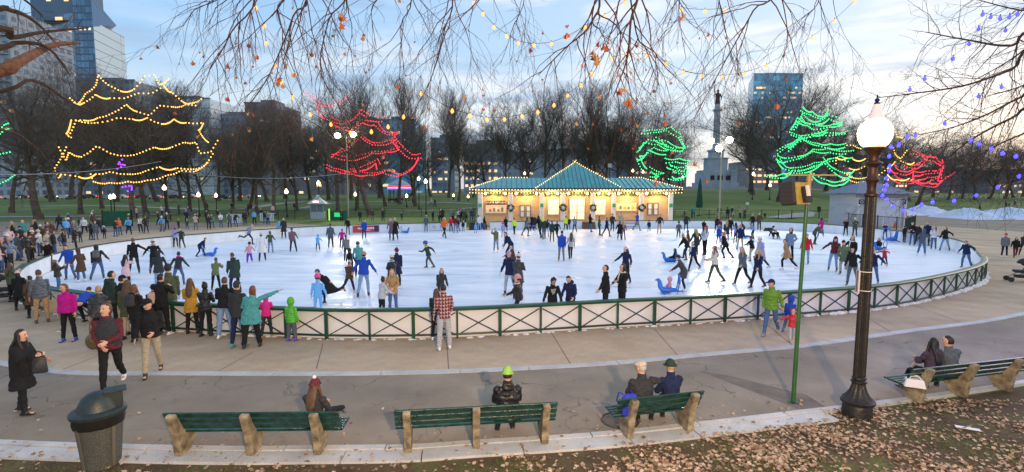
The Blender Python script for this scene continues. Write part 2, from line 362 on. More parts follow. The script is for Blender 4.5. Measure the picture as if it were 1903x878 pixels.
# skate scratches: thin curved lines
wv = n.nodes.new('ShaderNodeTexVoronoi'); wv.feature = 'DISTANCE_TO_EDGE'; wv.inputs['Scale'].default_value = .9
mp3 = n.nodes.new('ShaderNodeMapping'); mp3.inputs['Scale'].default_value = (.25,1.1,1); n.links.new(t.outputs['Object'], mp3.inputs[0]); n.links.new(mp3.outputs[0], wv.inputs['Vector'])
mr = n.nodes.new('ShaderNodeMapRange'); mr.inputs[2].default_value = .02; mr.inputs[3].default_value = .22; mr.inputs[4].default_value = 0; n.links.new(wv.outputs[0], mr.inputs[0])
mx = n.nodes.new('ShaderNodeMix'); mx.data_type = 'RGBA'; mx.inputs[7].default_value = (.92,.95,.99,1); n.links.new(mr.outputs[0], mx.inputs[0]); n.links.new(r.outputs[0], mx.inputs[6]); n.links.new(mx.outputs[2], p.inputs['Base Color'])
rr = n.nodes.new('ShaderNodeMapRange'); rr.inputs[1].default_value = .35; rr.inputs[2].default_value = .6; rr.inputs[3].default_value = .27; rr.inputs[4].default_value = .6; n.links.new(z.outputs[0], rr.inputs[0]); n.links.new(rr.outputs[0], p.inputs['Roughness'])
b = n.nodes.new('ShaderNodeBump'); b.inputs['Strength'].default_value = .12; b.inputs['Distance'].default_value = .01
z4 = n.nodes.new('ShaderNodeTexNoise'); z4.inputs['Scale'].default_value = 14; n.links.new(t.outputs['Object'], z4.inputs[0]); n.links.new(z4.outputs[0], b.inputs['Height']); n.links.new(b.outputs[0], p.inputs['Normal'])
ICEZ = .03
poly_sheet('ice', [(p_.x, p_.y) for p_ in offset(P, .06, True)], ICEZ, M_ice)
M_green = mat('green_paint', (.008,.060,.028), .35, var=.35, scale=3, bump=.15, bscale=30, spec=.5)
M_darkgreen = mat('dark_green_iron', (.010,.035,.024), .4, var=.3, scale=5)
M_board = mat('white_board', (.84,.83,.86), .5, var=.07, scale=1.6, bump=.08, bscale=12, col2=(.88,.87,.88))
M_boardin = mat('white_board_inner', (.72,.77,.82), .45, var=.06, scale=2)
def is_near(p_): return (p_.y < 25.4 and p_.x > -22.0) and (p_.y-22.3 < (p_.x+22)*9)
gaps = [(at(868,431).x, at(903,431).x), (at(1089,430).x, at(1115,430).x)]
near = [i for i in range(NB) if is_near(P[i]) and is_near(P[(i+1)%NB])]
# order indices so the near run is contiguous
start = min(range(NB), key=lambda i: (P[i]-Vector((-21.9,23,0))).length)
P = P[start:]+P[:start]
fn = empty('rink_fence'); tag(fn, 'near rink boards with green top rail, green posts and crossed bars', 'fence')
fb = empty('rink_boards'); tag(fb, 'curved white boards capped with dark green rail round the far side of the rink', 'boards')
outer = offset(P, -.16, True); mid = P
endn = max(i for i in range(NB) if P[i].x > 20 and P[i].y < 25.6)
def board(a, b, m, par, h=.80, th=.045, name='panel'):
    d = (b-a); q = MB(); q.box(((a+b)/2).to_tuple()[:2]+(h/2+.0,), (d.length-.012, th, h), rz=math.atan2(d.y, d.x)); return q.build(name, m, par, smooth=False)
railq = []
for i in range(NB):
    a, b = P[i], P[(i+1)%NB]; mx_ = (a+b)/2
    if i < endn:
        board(a, b, M_board, fn)
        oa, ob = outer[i], outer[i+1]
        q = MB(); big = .085 if i % 2 == 0 else .05
        d = (ob-oa).normalized()
        q.box((oa.x, oa.y, .40), (big, .06, .80), rz=math.atan2(d.y,d.x)); q.build('post', M_green, fn, smooth=False)
        q = MB(); la = oa+d*.05; lb = ob-d*.05
        q.bar((la.x,la.y,.12), (lb.x,lb.y,.74), .028, .028); s2 = Vector((d.y,-d.x,0))*.03
        q.bar((la.x+s2.x,la.y+s2.y,.74), (lb.x+s2.x,lb.y+s2.y,.12), .028, .028); q.build('cross_brace', M_darkgreen, fn, smooth=False)
    else:
        if any(g0 < mx_.x < g1 for g0, g1 in gaps) and mx_.y > 45: continue
        board(a, b, M_boardin, fb, .80, .05)
def sweep(line, w, h, z, name, m, par, closed=False):
    A = offset(line, w/2); B = offset(line, -w/2); k = len(line); q = MB()
    vs = []
    for i in range(k): vs += [(A[i].x,A[i].y,z),(B[i].x,B[i].y,z),(B[i].x,B[i].y,z+h*.7),(B[i].x*.85+A[i].x*.15,B[i].y*.85+A[i].y*.15,z+h),(B[i].x*.15+A[i].x*.85,B[i].y*.15+A[i].y*.85,z+h),(A[i].x,A[i].y,z+h*.7)]
    fs = [(i*6+j, i*6+(j+1)%6, (i+1)*6+(j+1)%6, (i+1)*6+j) for i in range(k-1) for j in range(6)]+[(5,4,3,2,1,0), tuple((k-1)*6+j for j in range(6))]
    q.add(vs, fs); return q.build(name, m, par)
sweep([p_.lerp(o_, .5) for p_, o_ in zip(P[:endn+1], outer[:endn+1])], .26, .075, .80, 'top_rail', M_green, fn)
sweep([o_ for o_ in outer[:endn+1]], .06, .05, .10, 'bottom_rail', M_darkgreen, fn)
run = []; runs = []
for i in list(range(endn, NB))+[0]:
    p_ = P[i]
    if p_.y > 45 and any(g0-.3 < p_.x < g1+.3 for g0, g1 in gaps):
        if len(run) > 1: runs.append(run)
        run = []; continue
    run.append(p_)
runs.append(run)
for run in runs: sweep(run, .14, .06, .80, 'top_rail', M_darkgreen, fb)
# ramps in the two openings of the far boards
for (g0, g1), lab, colr in ((gaps[0], 'dark wooden steps down to the ice at the wider opening in the far boards', (.05,.045,.04)), (gaps[1], 'brown wooden steps down to the ice at the narrow opening before the pavilion doors', (.16,.10,.06))):
    t_ = empty('ice_step', ((g0+g1)/2, 52 if g0 > 0 else 51.2, 0)); tag(t_, lab, 'steps')
    for k in range(3):
        q = MB(); q.box((0, .35*k+.2, .1+.13*k), (g1-g0-.05, .34, .2+.26*k), bev=.01); q.build('tread', mat('step_wood', colr, .8, var=.3, scale=6), t_, smooth=False)
# ridges of scraped snow along the foot of the boards
q = MB(); rs = random.Random(5)
for i in range(endn):
    a = outer[i]; b = outer[i+1]; d = (b-a).normalized(); nn = Vector((d.y,-d.x,0))
    dens = 7 if a.x < 8 else 12
    for k in range(dens):
        s = a.lerp(b, rs.random()); r_ = rs.uniform(.02,.055)*(1 if a.x < 8 else 1.9)*(1.5 if a.x > 17 else 1)
        c = s-nn*rs.uniform(-.04,.10) + nn*.02
        q.ball((c.x, c.y, r_*.25+.004), (r_*rs.uniform(1.2,2.6), r_*rs.uniform(.8,1.2), r_*.8), 7, 5)
tag(q.build('scraped_snow', mat('dirty_snow', (.70,.68,.68), .8, var=.25, scale=9, bump=.6, bscale=30)), 'thin ridge of dirty snow scraped up along the foot of the rink fence', 'snow', kind='stuff')
# two banners on the far boards
def banner(u0, u1, v0, v1, col, lab, build):
    a = at((u0), 432); i = min(range(NB), key=lambda k: (P[k]-Vector((at((u0+u1)/2,431).x, at((u0+u1)/2,431).y,0))).length)
    A = min(P, key=lambda k: abs(k.x/k.y-ray(u0,430).x/ray(u0,430).y) + (9 if k.y < 40 else 0)); B = min(P, key=lambda k: abs(k.x/k.y-ray(u1,430).x/ray(u1,430).y) + (9 if k.y < 40 else 0))
    d = B-A; L = d.length; c = (A+B)/2
    nrm = Vector((d.y,-d.x,0)).normalized()
    if nrm.y > 0: nrm = -nrm
    t_ = empty('banner', (c.x+nrm.x*.075, c.y+nrm.y*.075, .42), math.atan2(d.y,d.x) if d.x > 0 else math.atan2(-d.y,-d.x)); tag(t_, lab, 'banner')
    q = MB(); q.box((0,0,0), (L,.012,.62)); q.build('sheet', mat('banner_'+build, col, .6), t_, smooth=False)
    return t_, L
wh = mat('white_ink', (.85,.85,.85), .6)
t_, L = banner(650, 708, 417, 430, (.50,.05,.055), 'red banner with a line of small white lettering on the far boards', 'red')
q = MB()
for k in range(17): q.box((-L*.30+k*L*.045, -.010, .06), (L*.030, .006, .13+.03*(k%3)))
for k in range(8): q.box((-L*.1+k*L*.035, -.010, -.13), (L*.02, .006, .06))
q.lathe([(.12,-.003),(.12,.003)], n=12); q.build('lettering', wh, t_, smooth=False)
q = MB(); q.box((L*.40,-.010,0), (L*.17,.008,.60)); q.build('navy_patch', mat('navy_ink',(.02,.03,.12),.6), t_, smooth=False)
t_, L = banner(797, 838, 417, 430, (.62,.68,.78), 'pale banner reading The with a small round grey mark on the far boards', 'pale')
o = textobj('The', .34, mat('grey_ink',(.25,.30,.40),.6), t_, (0,-.010,0), (R(90),0,0)); q = MB(); q.tube([(-L*.33+.13*math.cos(a*.63),-.012,.13*math.sin(a*.63)) for a in range(10)], .03, 6, close=True); q.build('round_mark', mat('grey_ink',(.25,.30,.40),.6), t_)
t_, L = banner(967, 1000, 417, 430, (.02,.10,.32), 'blue banner with yellow round mark on boards left of the pavilion door', 'blue')
q = MB(); q.tube([(-L*.3,-.004,.05),(-L*.3,-.012,.05)], .16, 12); q.build('round_mark', mat('yellow_ink',(.7,.75,.1),.6), t_)
t_, L = banner(1140, 1180, 417, 430, (.70,.72,.74), 'white banner with red and green stripes on boards right of the brown steps', 'striped')
for zz, c_ in ((.2,(.55,.05,.05)),(.1,(.55,.05,.05)),(-.2,(.05,.12,.45))):
    q = MB(); q.box((0,-.010,zz), (L*.9,.006,.05)); q.build('stripe', mat('stripe_%g'%zz, c_, .6), t_, smooth=False)
q = MB(); q.box((L*.42,-.011,.05), (L*.1,.008,.25)); q.build('green_patch', mat('green_ink',(.03,.35,.10),.6), t_, smooth=False)
# ---------------------------------------------------------------- benches
M_slat = mat('green_slat', (.004,.040,.026), .25, var=.6, scale=9, bump=.4, bscale=40, col2=(.008,.065,.048))
M_post = mat('mossy_concrete', (.20,.155,.09), .9, var=.6, scale=6, bump=.8, bscale=30, col2=(.38,.31,.20))
def bench(pts, over, lab):
    A = Vector(pts[0]); B = Vector(pts[-1]); d = B-A; c = (A+B)/2; L = d.length
    t_ = empty('park_bench', (c.x,c.y,.03), math.atan2(d.y,d.x)); tag(t_, lab, 'bench', 'slatted park benches in the foreground')
    prof = [(0,0),(.26,0),(.34,.13),(.50,.33),(.52,.40),(.17,.385),(.06,.58),(-.05,.83),(-.075,.855),(-.145,.855),(-.175,.83),(-.16,.78),(-.05,.42)]
    for p_ in pts:
        s = (Vector(p_)-c).dot(d.normalized()); q = MB(); vs = [(s-.058, y, z) for y, z in prof]+[(s+.058, y, z) for y, z in prof]; k = len(prof)
        from mathutils.geometry import tessellate_polygon
        tr = tessellate_polygon([[Vector((y,z,0)) for y,z in prof]])
        q.add(vs, [tuple(tt) for tt in tr]+[tuple(k+i for i in reversed(tt)) for tt in tr]+[((i+1)%k, i, k+i, k+(i+1)%k) for i in range(k)])
        o = q.build('bench_leg', M_post, t_, smooth=False)
        bv = o.modifiers.new('bevel','BEVEL'); bv.width = .012; bv.segments = 2; bv.limit_method = 'ANGLE'
    x0 = -L/2-over[0]; x1 = L/2+over[1]
    for k, (y, z) in enumerate(((.105,.53),(.045,.665),(-.015,.80))):
        q = MB(); q.box(((x0+x1)/2, y, z), (x1-x0, .035, .115), M=Matrix.Rotation(R(24),3,'X'), bev=.006); q.build('back_slat', M_slat, t_, smooth=False)
    for k in range(5):
        q = MB(); q.box(((x0+x1)/2, .165+.083*k, .415+.004*k), (x1-x0, .068, .038), bev=.006); q.build('seat_slat', M_slat, t_, smooth=False)
    t_.scale.z = .85
    return t_
b1 = bench([at(331,853),at(465,851),at(590,850)], (.17,.36), 'long green bench beside the bin, girl in bobble hat at right end')
b2 = bench([at(758,846),at(885,836),at(1013,830)], (.20,.20), 'long green bench with one person in a lime beanie seated on it')
b3 = bench([at(1172,820),at(1283,806)], (.24,.22), 'short green two legged bench with an elderly couple seated on it')
b4 = bench([at(1713,753),at(1798,743),at(1878,731)], (.34,.6), 'green bench right of the lamp post where a couple cuddles')
# ---------------------------------------------------------------- litter bin
bp = at(190,862); t_ = empty('litter_bin', (bp.x,bp.y,0)); tag(t_, 'round dark green litter bin with domed hooded lid and mesh cage body by bench', 'bin')
M_mesh = mat('bin_mesh', (.10,.10,.09), .55, metal=.3, var=.5, scale=60, bump=1, bscale=90)
q = MB(); q.lathe([(.27,0),(.275,.03),(.345,.70),(.35,.72),(.33,.72)], n=40, flute=lambda j,z: .012*((j%2)*2-1) if .03 < z < .7 else 0); q.build('cage', M_mesh, t_, angle=20)
for k in range(4):
    a = k*math.pi/2+.6; q = MB(); q.bar((.285*math.cos(a),.285*math.sin(a),.02),(.357*math.cos(a),.357*math.sin(a),.71),.05,.015, up=(math.cos(a),math.sin(a),0)); q.build('rib', mat('bin_rib',(.16,.15,.12),.5,metal=.4), t_, smooth=False)
q = MB(); q.lathe([(.358,.60),(.375,.66),(.37,.76),(.34,.77)], n=36, flute=lambda j,z: .018*math.sin(j*2.3)+.012*math.sin(j*5.1+z*9)); q.build('liner', mat('bin_liner',(.012,.012,.012),.25), t_)
M_lid = mat('bin_lid',(.014,.024,.024),.45,var=.4,scale=7,bump=.25,bscale=40)
q = MB(); q.lathe([(.37,.74),(.40,.75),(.405,.79),(.38,.81),(.30,.83),(.27,.90),(.22,.98),(.14,1.035),(.05,1.055),(.01,1.058)], n=36); lid = q.build('lid', M_lid, t_)
q = MB(); 
for k, s in enumerate((-1,1)): q.box((.22, s*.13, .93), (.26,.02,.22))
q.box((.25,0,1.045), (.32,.28,.025), bev=.01); q.build('hood', M_lid, lid, smooth=False)
t_.rotation_euler.z = R(38); t_.scale = (.88,.88,1.08)
# ---------------------------------------------------------------- big lamp post
lp = at(1592,772); t_ = empty('lamp_post', (lp.x,lp.y,0)); tag(t_, 'tall cast iron lamp post with glowing acorn globe standing at the kerb', 'lamp post')
M_iron = mat('brown_iron', (.011,.010,.010), .5, metal=0, var=.5, scale=4, bump=.6, bscale=18, col2=(.020,.015,.013))
M_brz = mat('rusty_bronze', (.06,.028,.018), .5, metal=.5, var=.4, scale=8, bump=.2, bscale=20)
HT = zat(1627, 190, lp); gs = zat(1625,248,lp)
fl = lambda j,z: .05*(1 if j%2 else -1)
q = MB(); q.lathe([(.235,0),(.25,.02),(.24,.18),(.225,.23)], n=28); q.lathe([(.22,.23),(.275,.255),(.285,.30),(.25,.33)], n=28)
q.build('base', M_iron, t_); q = MB()
q.lathe([(.245,.33),(.20,.37),(.145,.46),(.112,.56),(.102,.62)], n=32, flute=fl); q.lathe([(.102,.62),(.130,.64),(.130,.67),(.105,.69),(.120,.71),(.115,.74),(.10,.75)], n=24); q.build('flared_foot', M_iron, t_)
q = MB(); q.lathe([(.098,.75),(.086,gs-1.12)], n=40, flute=lambda j,z: .05*(1 if j%2 else -1)); q.build('column', M_iron, t_, angle=15)
q = MB(); zt = gs-1.12
q.lathe([(.09,zt),(.115,zt+.02),(.115,zt+.05),(.08,zt+.08),(.07,zt+.12),(.075,zt+.24),(.095,zt+.27),(.112,zt+.30),(.10,zt+.33),(.075,zt+.36),(.065,zt+.45),(.07,zt+.52),(.11,zt+.56),(.15,zt+.59),(.14,zt+.61),(.085,zt+.64),(.08,zt+.70),(.11,zt+.77),(.16,zt+.83),(.175,zt+.86),(.16,zt+.885)], n=28); q.build('capital', M_brz, t_)
M_globe = mat('lamp_globe', (.9,.86,.8), .4, emis=(1,.70,.38), estr=2.1)
q = MB(); z0 = gs-.25; q.lathe([(.15,z0),(.21,z0+.055),(.255,z0+.15),(.268,z0+.25),(.255,z0+.35),(.21,z0+.42),(.145,z0+.475),(.12,z0+.50)], n=32); gl = q.build('globe', M_globe, t_)
M_neck = mat('globe_neck', (.62,.52,.56), .35, emis=(1,.62,.50), estr=.35)
q = MB(); z1 = z0+.50; q.lathe([(.12,z1),(.105,z1+.05),(.07,z1+.13),(.058,z1+.19),(.06,z1+.23),(.04,z1+.26)], n=24, flute=lambda j,z: .03*(1 if j%2 else -1)); q.build('ribbed_cap', M_neck, t_)
q = MB(); z2 = z1+.25; q.lathe([(.045,z2),(.05,z2+.02),(.02,z2+.04),(.04,z2+.06),(.036,z2+.09),(.012,z2+.11),(.016,z2+.13),(.004,z2+.17)], n=14); q.build('finial', mat('finial_iron',(.02,.015,.08),.4,metal=.5), t_)
for vv in (505,540):
    zz = zat(1600, vv, lp); q = MB(); q.tube([(.100*math.cos(a*.39),.100*math.sin(a*.39),zz) for a in range(16)], .008, 6, close=True); q.build('strap', mat('white_strap',(.75,.7,.62),.6), t_)
sg = empty('notice_board', (lp.x-.145, lp.y-.02, zat(1600,522,lp)), R(62)); tag(sg, 'plain pale board strapped edge on to the cast iron lamp post', 'sign')
q = MB(); q.box((0,0,0), (.30,.025,.42), bev=.006); q.build('board', mat('board_wood',(.62,.52,.46),.7,var=.1,scale=9), sg, smooth=False)
q = MB(); q.box((.02,.02,0), (.05,.03,.40)); q.build('batten', mat('board_wood2',(.35,.28,.24),.8), sg, smooth=False)
# ---------------------------------------------------------------- green pole with wrapped floodlight box
gp = at(1474,748); HTP = zat(1500,326,gp); t_ = empty('light_pole', (gp.x,gp.y,0)); tag(t_, 'thin green steel pole with crossbar standing on the path left of the lamp post', 'pole')
q = MB(); q.lathe([(.10,0),(.10,.012),(.04,.02)], n=16); q.build('foot_plate', M_darkgreen, t_)
q = MB(); q.tube([(0,0,.01),(.02,0,HTP*.5),(.07,0,HTP)], [.042,.036,.034], 14); q.build('pole', mat('green_steel',(.03,.11,.03),.35,var=.3,scale=2), t_)
q = MB(); q.tube([(.07,0,HTP*.90),(.075,0,HTP+.02)], .042, 14); q.build('pole_sleeve', mat('yellow_steel',(.36,.24,.04),.45,var=.2,scale=5), t_)
q = MB(); q.tube([(-.38,0,HTP),(.62,.0,HTP)], .012, 8); q.build('crossbar', mat('yellow_steel',(.55,.36,.06),.45), t_)
bx = empty('speaker_box', (gp.x-.06,gp.y-.02,HTP-.34), R(25)); tag(bx, 'boxy yellow framed loudspeaker under a dark hood mounted on the green pole', 'speaker')
q = MB(); q.box((-.16,.08,0), (.32,.32,.44), M=Matrix.Rotation(R(-9),3,'X'), bev=.03); q.build('dark_case', mat('dark_tarp',(.035,.03,.03),.8,quilt=4), bx, smooth=False)
q = MB(); q.box((-.14,-.115,-.0), (.33,.03,.41), M=Matrix.Rotation(R(-9),3,'X')); q.build('front_frame', mat('yellow_panel',(.40,.27,.05),.6,var=.25,scale=7), bx, smooth=False)
q = MB(); q.box((-.11,-.165,-.02), (.16,.07,.30), M=Matrix.Rotation(R(-20),3,'X')); q.build('horn_mouth', mat('horn_black',(.02,.015,.012),.6), bx, smooth=False)
q = MB(); q.box((-.13,-.215,.05), (.075,.03,.20), M=Matrix.Rotation(R(-12),3,'X')); q.build('label_plate', mat('cream_plate',(.72,.62,.52),.6), bx, smooth=False)
q = MB(); q.bar((.02,-.08,.12),(.11,.02,.14),.03,.03); q.bar((.02,-.08,-.12),(.11,.02,-.10),.03,.03); q.build('bracket', mat('bracket_iron',(.05,.04,.03),.5,metal=.5), bx, smooth=False)
# manhole
mh = at(1152,782); t_ = empty('manhole_cover', (mh.x,mh.y,.004)); tag(t_, 'round iron manhole cover in the asphalt left of the two legged bench', 'manhole cover')
q = MB(); q.lathe([(.31,0),(.31,.006),(.28,.007)], n=32, flute=None); q.build('plate', mat('manhole_iron',(.13,.10,.08),.7,metal=.4,bump=1,bscale=50), t_)
q = MB(); q.tube([(.33*math.cos(a*.2),.33*math.sin(a*.2),.002) for a in range(31)], .014, 5, close=True); q.build('rim', mat('manhole_rim',(.07,.055,.045),.6,metal=.5), t_)
# ---------------------------------------------------------------- fallen leaves and grass tufts
leafm = [mat('dry_leaf_%d'%i, c, .8, var=.25, scale=20) for i, c in enumerate([(.27,.15,.08),(.40,.27,.17),(.16,.08,.045),(.50,.37,.26),(.17,.13,.06)])]
def leaf_pts(sz, rz, tilt, curl, rr):
    lobes = [(0,-.5),(.22,-.30),(.50,-.26),(.34,-.02),(.52,.22),(.24,.20),(.0,.62),(-.24,.22),(-.52,.20),(-.32,-.04),(-.50,-.26),(-.20,-.30)]
    M_ = Matrix.Rotation(rz,3,'Z')@Matrix.Rotation(tilt,3,'X'); pts = [M_@Vector((x*sz,y*sz,abs(x)*curl*sz)) for x,y in lobes]; c = M_@Vector((0,0,0)); return c, pts
q = MB(); rl = random.Random(11); kl = sorted([(p_.x,p_.y) for p_ in kslab]+[(p_.x,p_.y-.15) for p_ in kerb if p_.x > 5.9 or p_.x < -12])
def edge_y(x): return float(np.interp(x, [a for a,_ in kl], [b-.33 if a < 5.9 else b for a,b in kl]))
cnt = 0
while cnt < 5200:
    u = rl.uniform(-20,1923); v = rl.uniform(745,905); p_ = at(u, v, 0)
    ey = edge_y(p_.x)
    dens = interp(p_.x, [-8,-5,-1,0,1.5,4,9], [.10,.14,.16,.30,.75,1.0,1.0])
    clump = .5+.5*math.sin(p_.x*2.1+math.sin(p_.y*3))*math.cos(p_.y*2.7+p_.x)
    if p_.y > ey:
        if p_.y > ey+4.5 or rl.random() > .03*math.exp(-(p_.y-ey)*.9): continue
    elif rl.random() > dens*(.08+.92*clump*clump): continue
    sz = rl.uniform(.03,.085); c, pts = leaf_pts(sz, rl.uniform(0,6.3), rl.gauss(0,.28), rl.uniform(-.2,.6), rl)
    b0 = Vector((p_.x,p_.y,.012+rl.random()*.02+(.03 if p_.y > ey-.05 else 0))); q.mi = rl.choice([0,1,1,1,2,3,3,4])
    q.add([b0+c]+[b0+a for a in pts], [(0,1+i,1+(i+1)%12) for i in range(12)]); cnt += 1
tag(q.build('fallen_leaves', leafm, smooth=False), 'dry brown fallen leaves scattered over the soil in front of the benches', 'leaves', kind='stuff')
q = MB(); c_ = 0
while c_ < 9000:
    u = rl.uniform(-20,1923); v = rl.uniform(760,910); p_ = at(u, v, 0)
    if p_.y > edge_y(p_.x)-.12: continue
    if math.sin(p_.x*1.7+1)+math.sin(p_.y*2.9+p_.x*1.3)+rl.gauss(0,.5) < .35: continue
    h = rl.uniform(.015,.05); a = rl.uniform(0,6.3); dx, dy = math.cos(a)*.005, math.sin(a)*.005; lx, ly = rl.gauss(0,.02), rl.gauss(0,.02)
    q.add([(p_.x-dx,p_.y-dy,-.004),(p_.x+dx,p_.y+dy,-.004),(p_.x+lx,p_.y+ly,h)], [(0,1,2)]); c_ += 1
tag(q.build('grass_tufts', mat('blade_grass',(.09,.12,.03),.8,var=.4,scale=2), smooth=False), 'short sparse grass growing through the leaf litter', 'grass', kind='stuff')
q = MB(); c, pts = leaf_pts(.0,0,0,0,rl); pp = at(1798,799); q.box((pp.x,pp.y,.03), (.34,.10,.004), rz=-.5, M=None); 
tag(q.build('paper_scrap', mat('white_paper',(.75,.74,.78),.8), smooth=False), 'folded white paper scrap lying among the leaves at far right', 'litter')
q = MB(); pp = at(113,617); q.box((pp.x,pp.y,.012), (.22,.10,.004), rz=.2); tag(q.build('paper_scrap', mat('white_paper',(.75,.74,.78),.8), smooth=False), 'pale blue white paper scrap on the paving behind the woman in pink', 'litter')
# ================================================================ PEOPLE
def loft(acc, pts, rads, side=Vector((1,0,0)), n=10, ends=(.55,.55)):
    """elliptical tube with rounded ends; rads = (r along side, r across)"""
    pts = [Vector(p) for p in pts]; rads = [(r if hasattr(r,'__len__') else (r,r)) for r in rads]
    if ends[0]:
        t = (pts[0]-pts[1]).normalized(); r = rads[0]; k = min(r)*ends[0]; pts = [pts[0]+t*k*1.25, pts[0]+t*k*.8]+pts; rads = [(r[0]*.25,r[1]*.25),(r[0]*.72,r[1]*.72)]+rads
    if ends[1]:
        t = (pts[-1]-pts[-2]).normalized(); r = rads[-1]; k = min(r)*ends[1]; pts = pts+[pts[-1]+t*k*.8, pts[-1]+t*k*1.25]; rads = rads+[(r[0]*.72,r[1]*.72),(r[0]*.25,r[1]*.25)]
    b = len(acc[0]); k = len(pts)
    for i in range(k):
        t = (pts[min(i+1,k-1)]-pts[max(i-1,0)]); t = t.normalized() if t.length > 1e-9 else Vector((0,0,1))
        s = side-t*side.dot(t)
        s = s.normalized() if s.length > .05 else t.orthogonal().normalized()
        c = t.cross(s)
        for j in range(n):
            th = 2*math.pi*j/n; acc[0].append(pts[i]+s*(math.cos(th)*rads[i][0])+c*(math.sin(th)*rads[i][1]))
    for i in range(k-1):
        for j in range(n): acc[1].append((b+i*n+j, b+i*n+(j+1)%n, b+(i+1)*n+(j+1)%n, b+(i+1)*n+j))
    acc[1].append(tuple(b+j for j in range(n-1,-1,-1))); acc[1].append(tuple(b+(k-1)*n+j for j in range(n)))
def ell(acc, c, r, M=Matrix.Identity(3), n=12, m=8, fn=None):
    b = len(acc[0])
    for i in range(m+1):
        ph = math.pi*(i+.02)/(m+.04)
        for j in range(n):
            th = 2*math.pi*j/n; d = Vector((math.sin(ph)*math.cos(th), math.sin(ph)*math.sin(th), math.cos(ph))); f = fn(d) if fn else 1
            acc[0].append(Vector(c)+M@Vector((d.x*r[0]*f, d.y*r[1]*f, d.z*r[2]*f)))
    for i in range(m):
        for j in range(n): acc[1].append((b+(i+1)*n+j, b+(i+1)*n+(j+1)%n, b+i*n+(j+1)%n, b+i*n+j))
    acc[1].append(tuple(b+j for j in range(n))); acc[1].append(tuple(b+m*n+j for j in range(n-1,-1,-1)))
def RX(a): return Matrix.Rotation(R(a),3,'X')
def RY(a): return Matrix.Rotation(R(a),3,'Y')
def RZ(a): return Matrix.Rotation(R(a),3,'Z')
# pose: lean, side, twist, hips(flex R,L), knees, abd, arms(flex R,L), (abd R,L), elbows, (in R,L), head(yaw,pitch)
POSES = {
 'stand':  dict(h=(2,-2), k=(2,3), ab=(4,4), a=(4,2), ab2=(8,8), e=(12,14)),
 'pockets':dict(h=(3,-3), k=(3,4), ab=(5,5), a=(-12,-12), ab2=(16,16), e=(62,62), inn=(35,35)),
 'hug':    dict(h=(2,-2), k=(2,3), ab=(3,3), a=(18,15), ab2=(10,10), e=(95,100), inn=(50,50)),
 'phone':  dict(h=(2,0), k=(2,3), ab=(4,4), a=(48,44), ab2=(12,12), e=(98,100), inn=(28,28), hd=(0,-4)),
 'camera': dict(h=(2,0), k=(2,3), ab=(5,5), a=(62,60), ab2=(28,28), e=(118,118), inn=(34,34)),
 'walk':   dict(h=(24,-16), k=(6,24), ab=(2,2), a=(-16,20), ab2=(8,8), e=(20,26), lean=3),
 'stride': dict(h=(27,-18), k=(28,14), ab=(5,8), a=(-20,26), ab2=(22,24), e=(30,36), lean=12),
 'skate':  dict(h=(22,-4), k=(34,18), ab=(7,12), a=(8,-6), ab2=(28,28), e=(30,28), lean=14),
 'glide':  dict(h=(12,4), k=(16,12), ab=(6,6), a=(8,8), ab2=(20,20), e=(34,30), lean=6),
 'push':   dict(h=(40,6), k=(36,26), ab=(5,5), a=(58,60), ab2=(8,8), e=(16,16), lean=34),
 'bend':   dict(h=(72,60), k=(34,26), ab=(10,8), a=(78,82), ab2=(6,6), e=(10,12), lean=64, hd=(0,20)),
 'fall':   dict(h=(98,84), k=(60,40), ab=(12,10), a=(86,90), ab2=(14,14), e=(10,10), lean=86, hd=(0,-10)),
 'reach':  dict(h=(14,-6), k=(14,14), ab=(6,8), a=(6,10), ab2=(62,30), e=(10,26), lean=6),
 'wide':   dict(h=(22,-8), k=(30,16), ab=(9,14), a=(14,12), ab2=(56,56), e=(14,14), lean=18, hd=(0,-8)),
 'lift':   dict(h=(28,-46), k=(26,64), ab=(4,2), a=(10,-50), ab2=(16,24), e=(20,70), lean=40, inn=(0,40)),
 'lean_rail':dict(h=(26,22), k=(6,6), ab=(6,6), a=(60,58), ab2=(20,20), e=(20,22), lean=26, hd=(0,-8)),
 'point':  dict(h=(4,-4), k=(3,4), ab=(7,7), a=(60,4), ab2=(70,18), e=(8,30), lean=4, side=10, hd=(20,-16)),
 'sit':    dict(h=(84,82), k=(80,84), ab=(7,7), a=(28,28), ab2=(10,10), e=(60,60), inn=(34,34), lean=2, seat=1),
 'sitcross':dict(h=(96,84), k=(52,84), ab=(18,7), a=(30,34), ab2=(10,10), e=(70,70), inn=(38,34), lean=2, seat=1),
 'sitarm': dict(h=(84,82), k=(80,84), ab=(9,7), a=(12,26), ab2=(82,10), e=(22,60), inn=(0,34), lean=1, seat=1),
 'sithug': dict(h=(92,86), k=(64,70), ab=(2,8), a=(42,40), ab2=(20,12), e=(80,80), inn=(40,44), lean=6, side=-16, seat=1, hd=(34,10)),
 'sled':   dict(h=(76,80), k=(40,46), ab=(14,14), a=(30,30), ab2=(16,16), e=(50,50), inn=(24,24), lean=-4, seat=1),
 'crouch': dict(h=(70,54), k=(96,80), ab=(10,10), a=(50,60), ab2=(12,12), e=(30,30), lean=30),
}
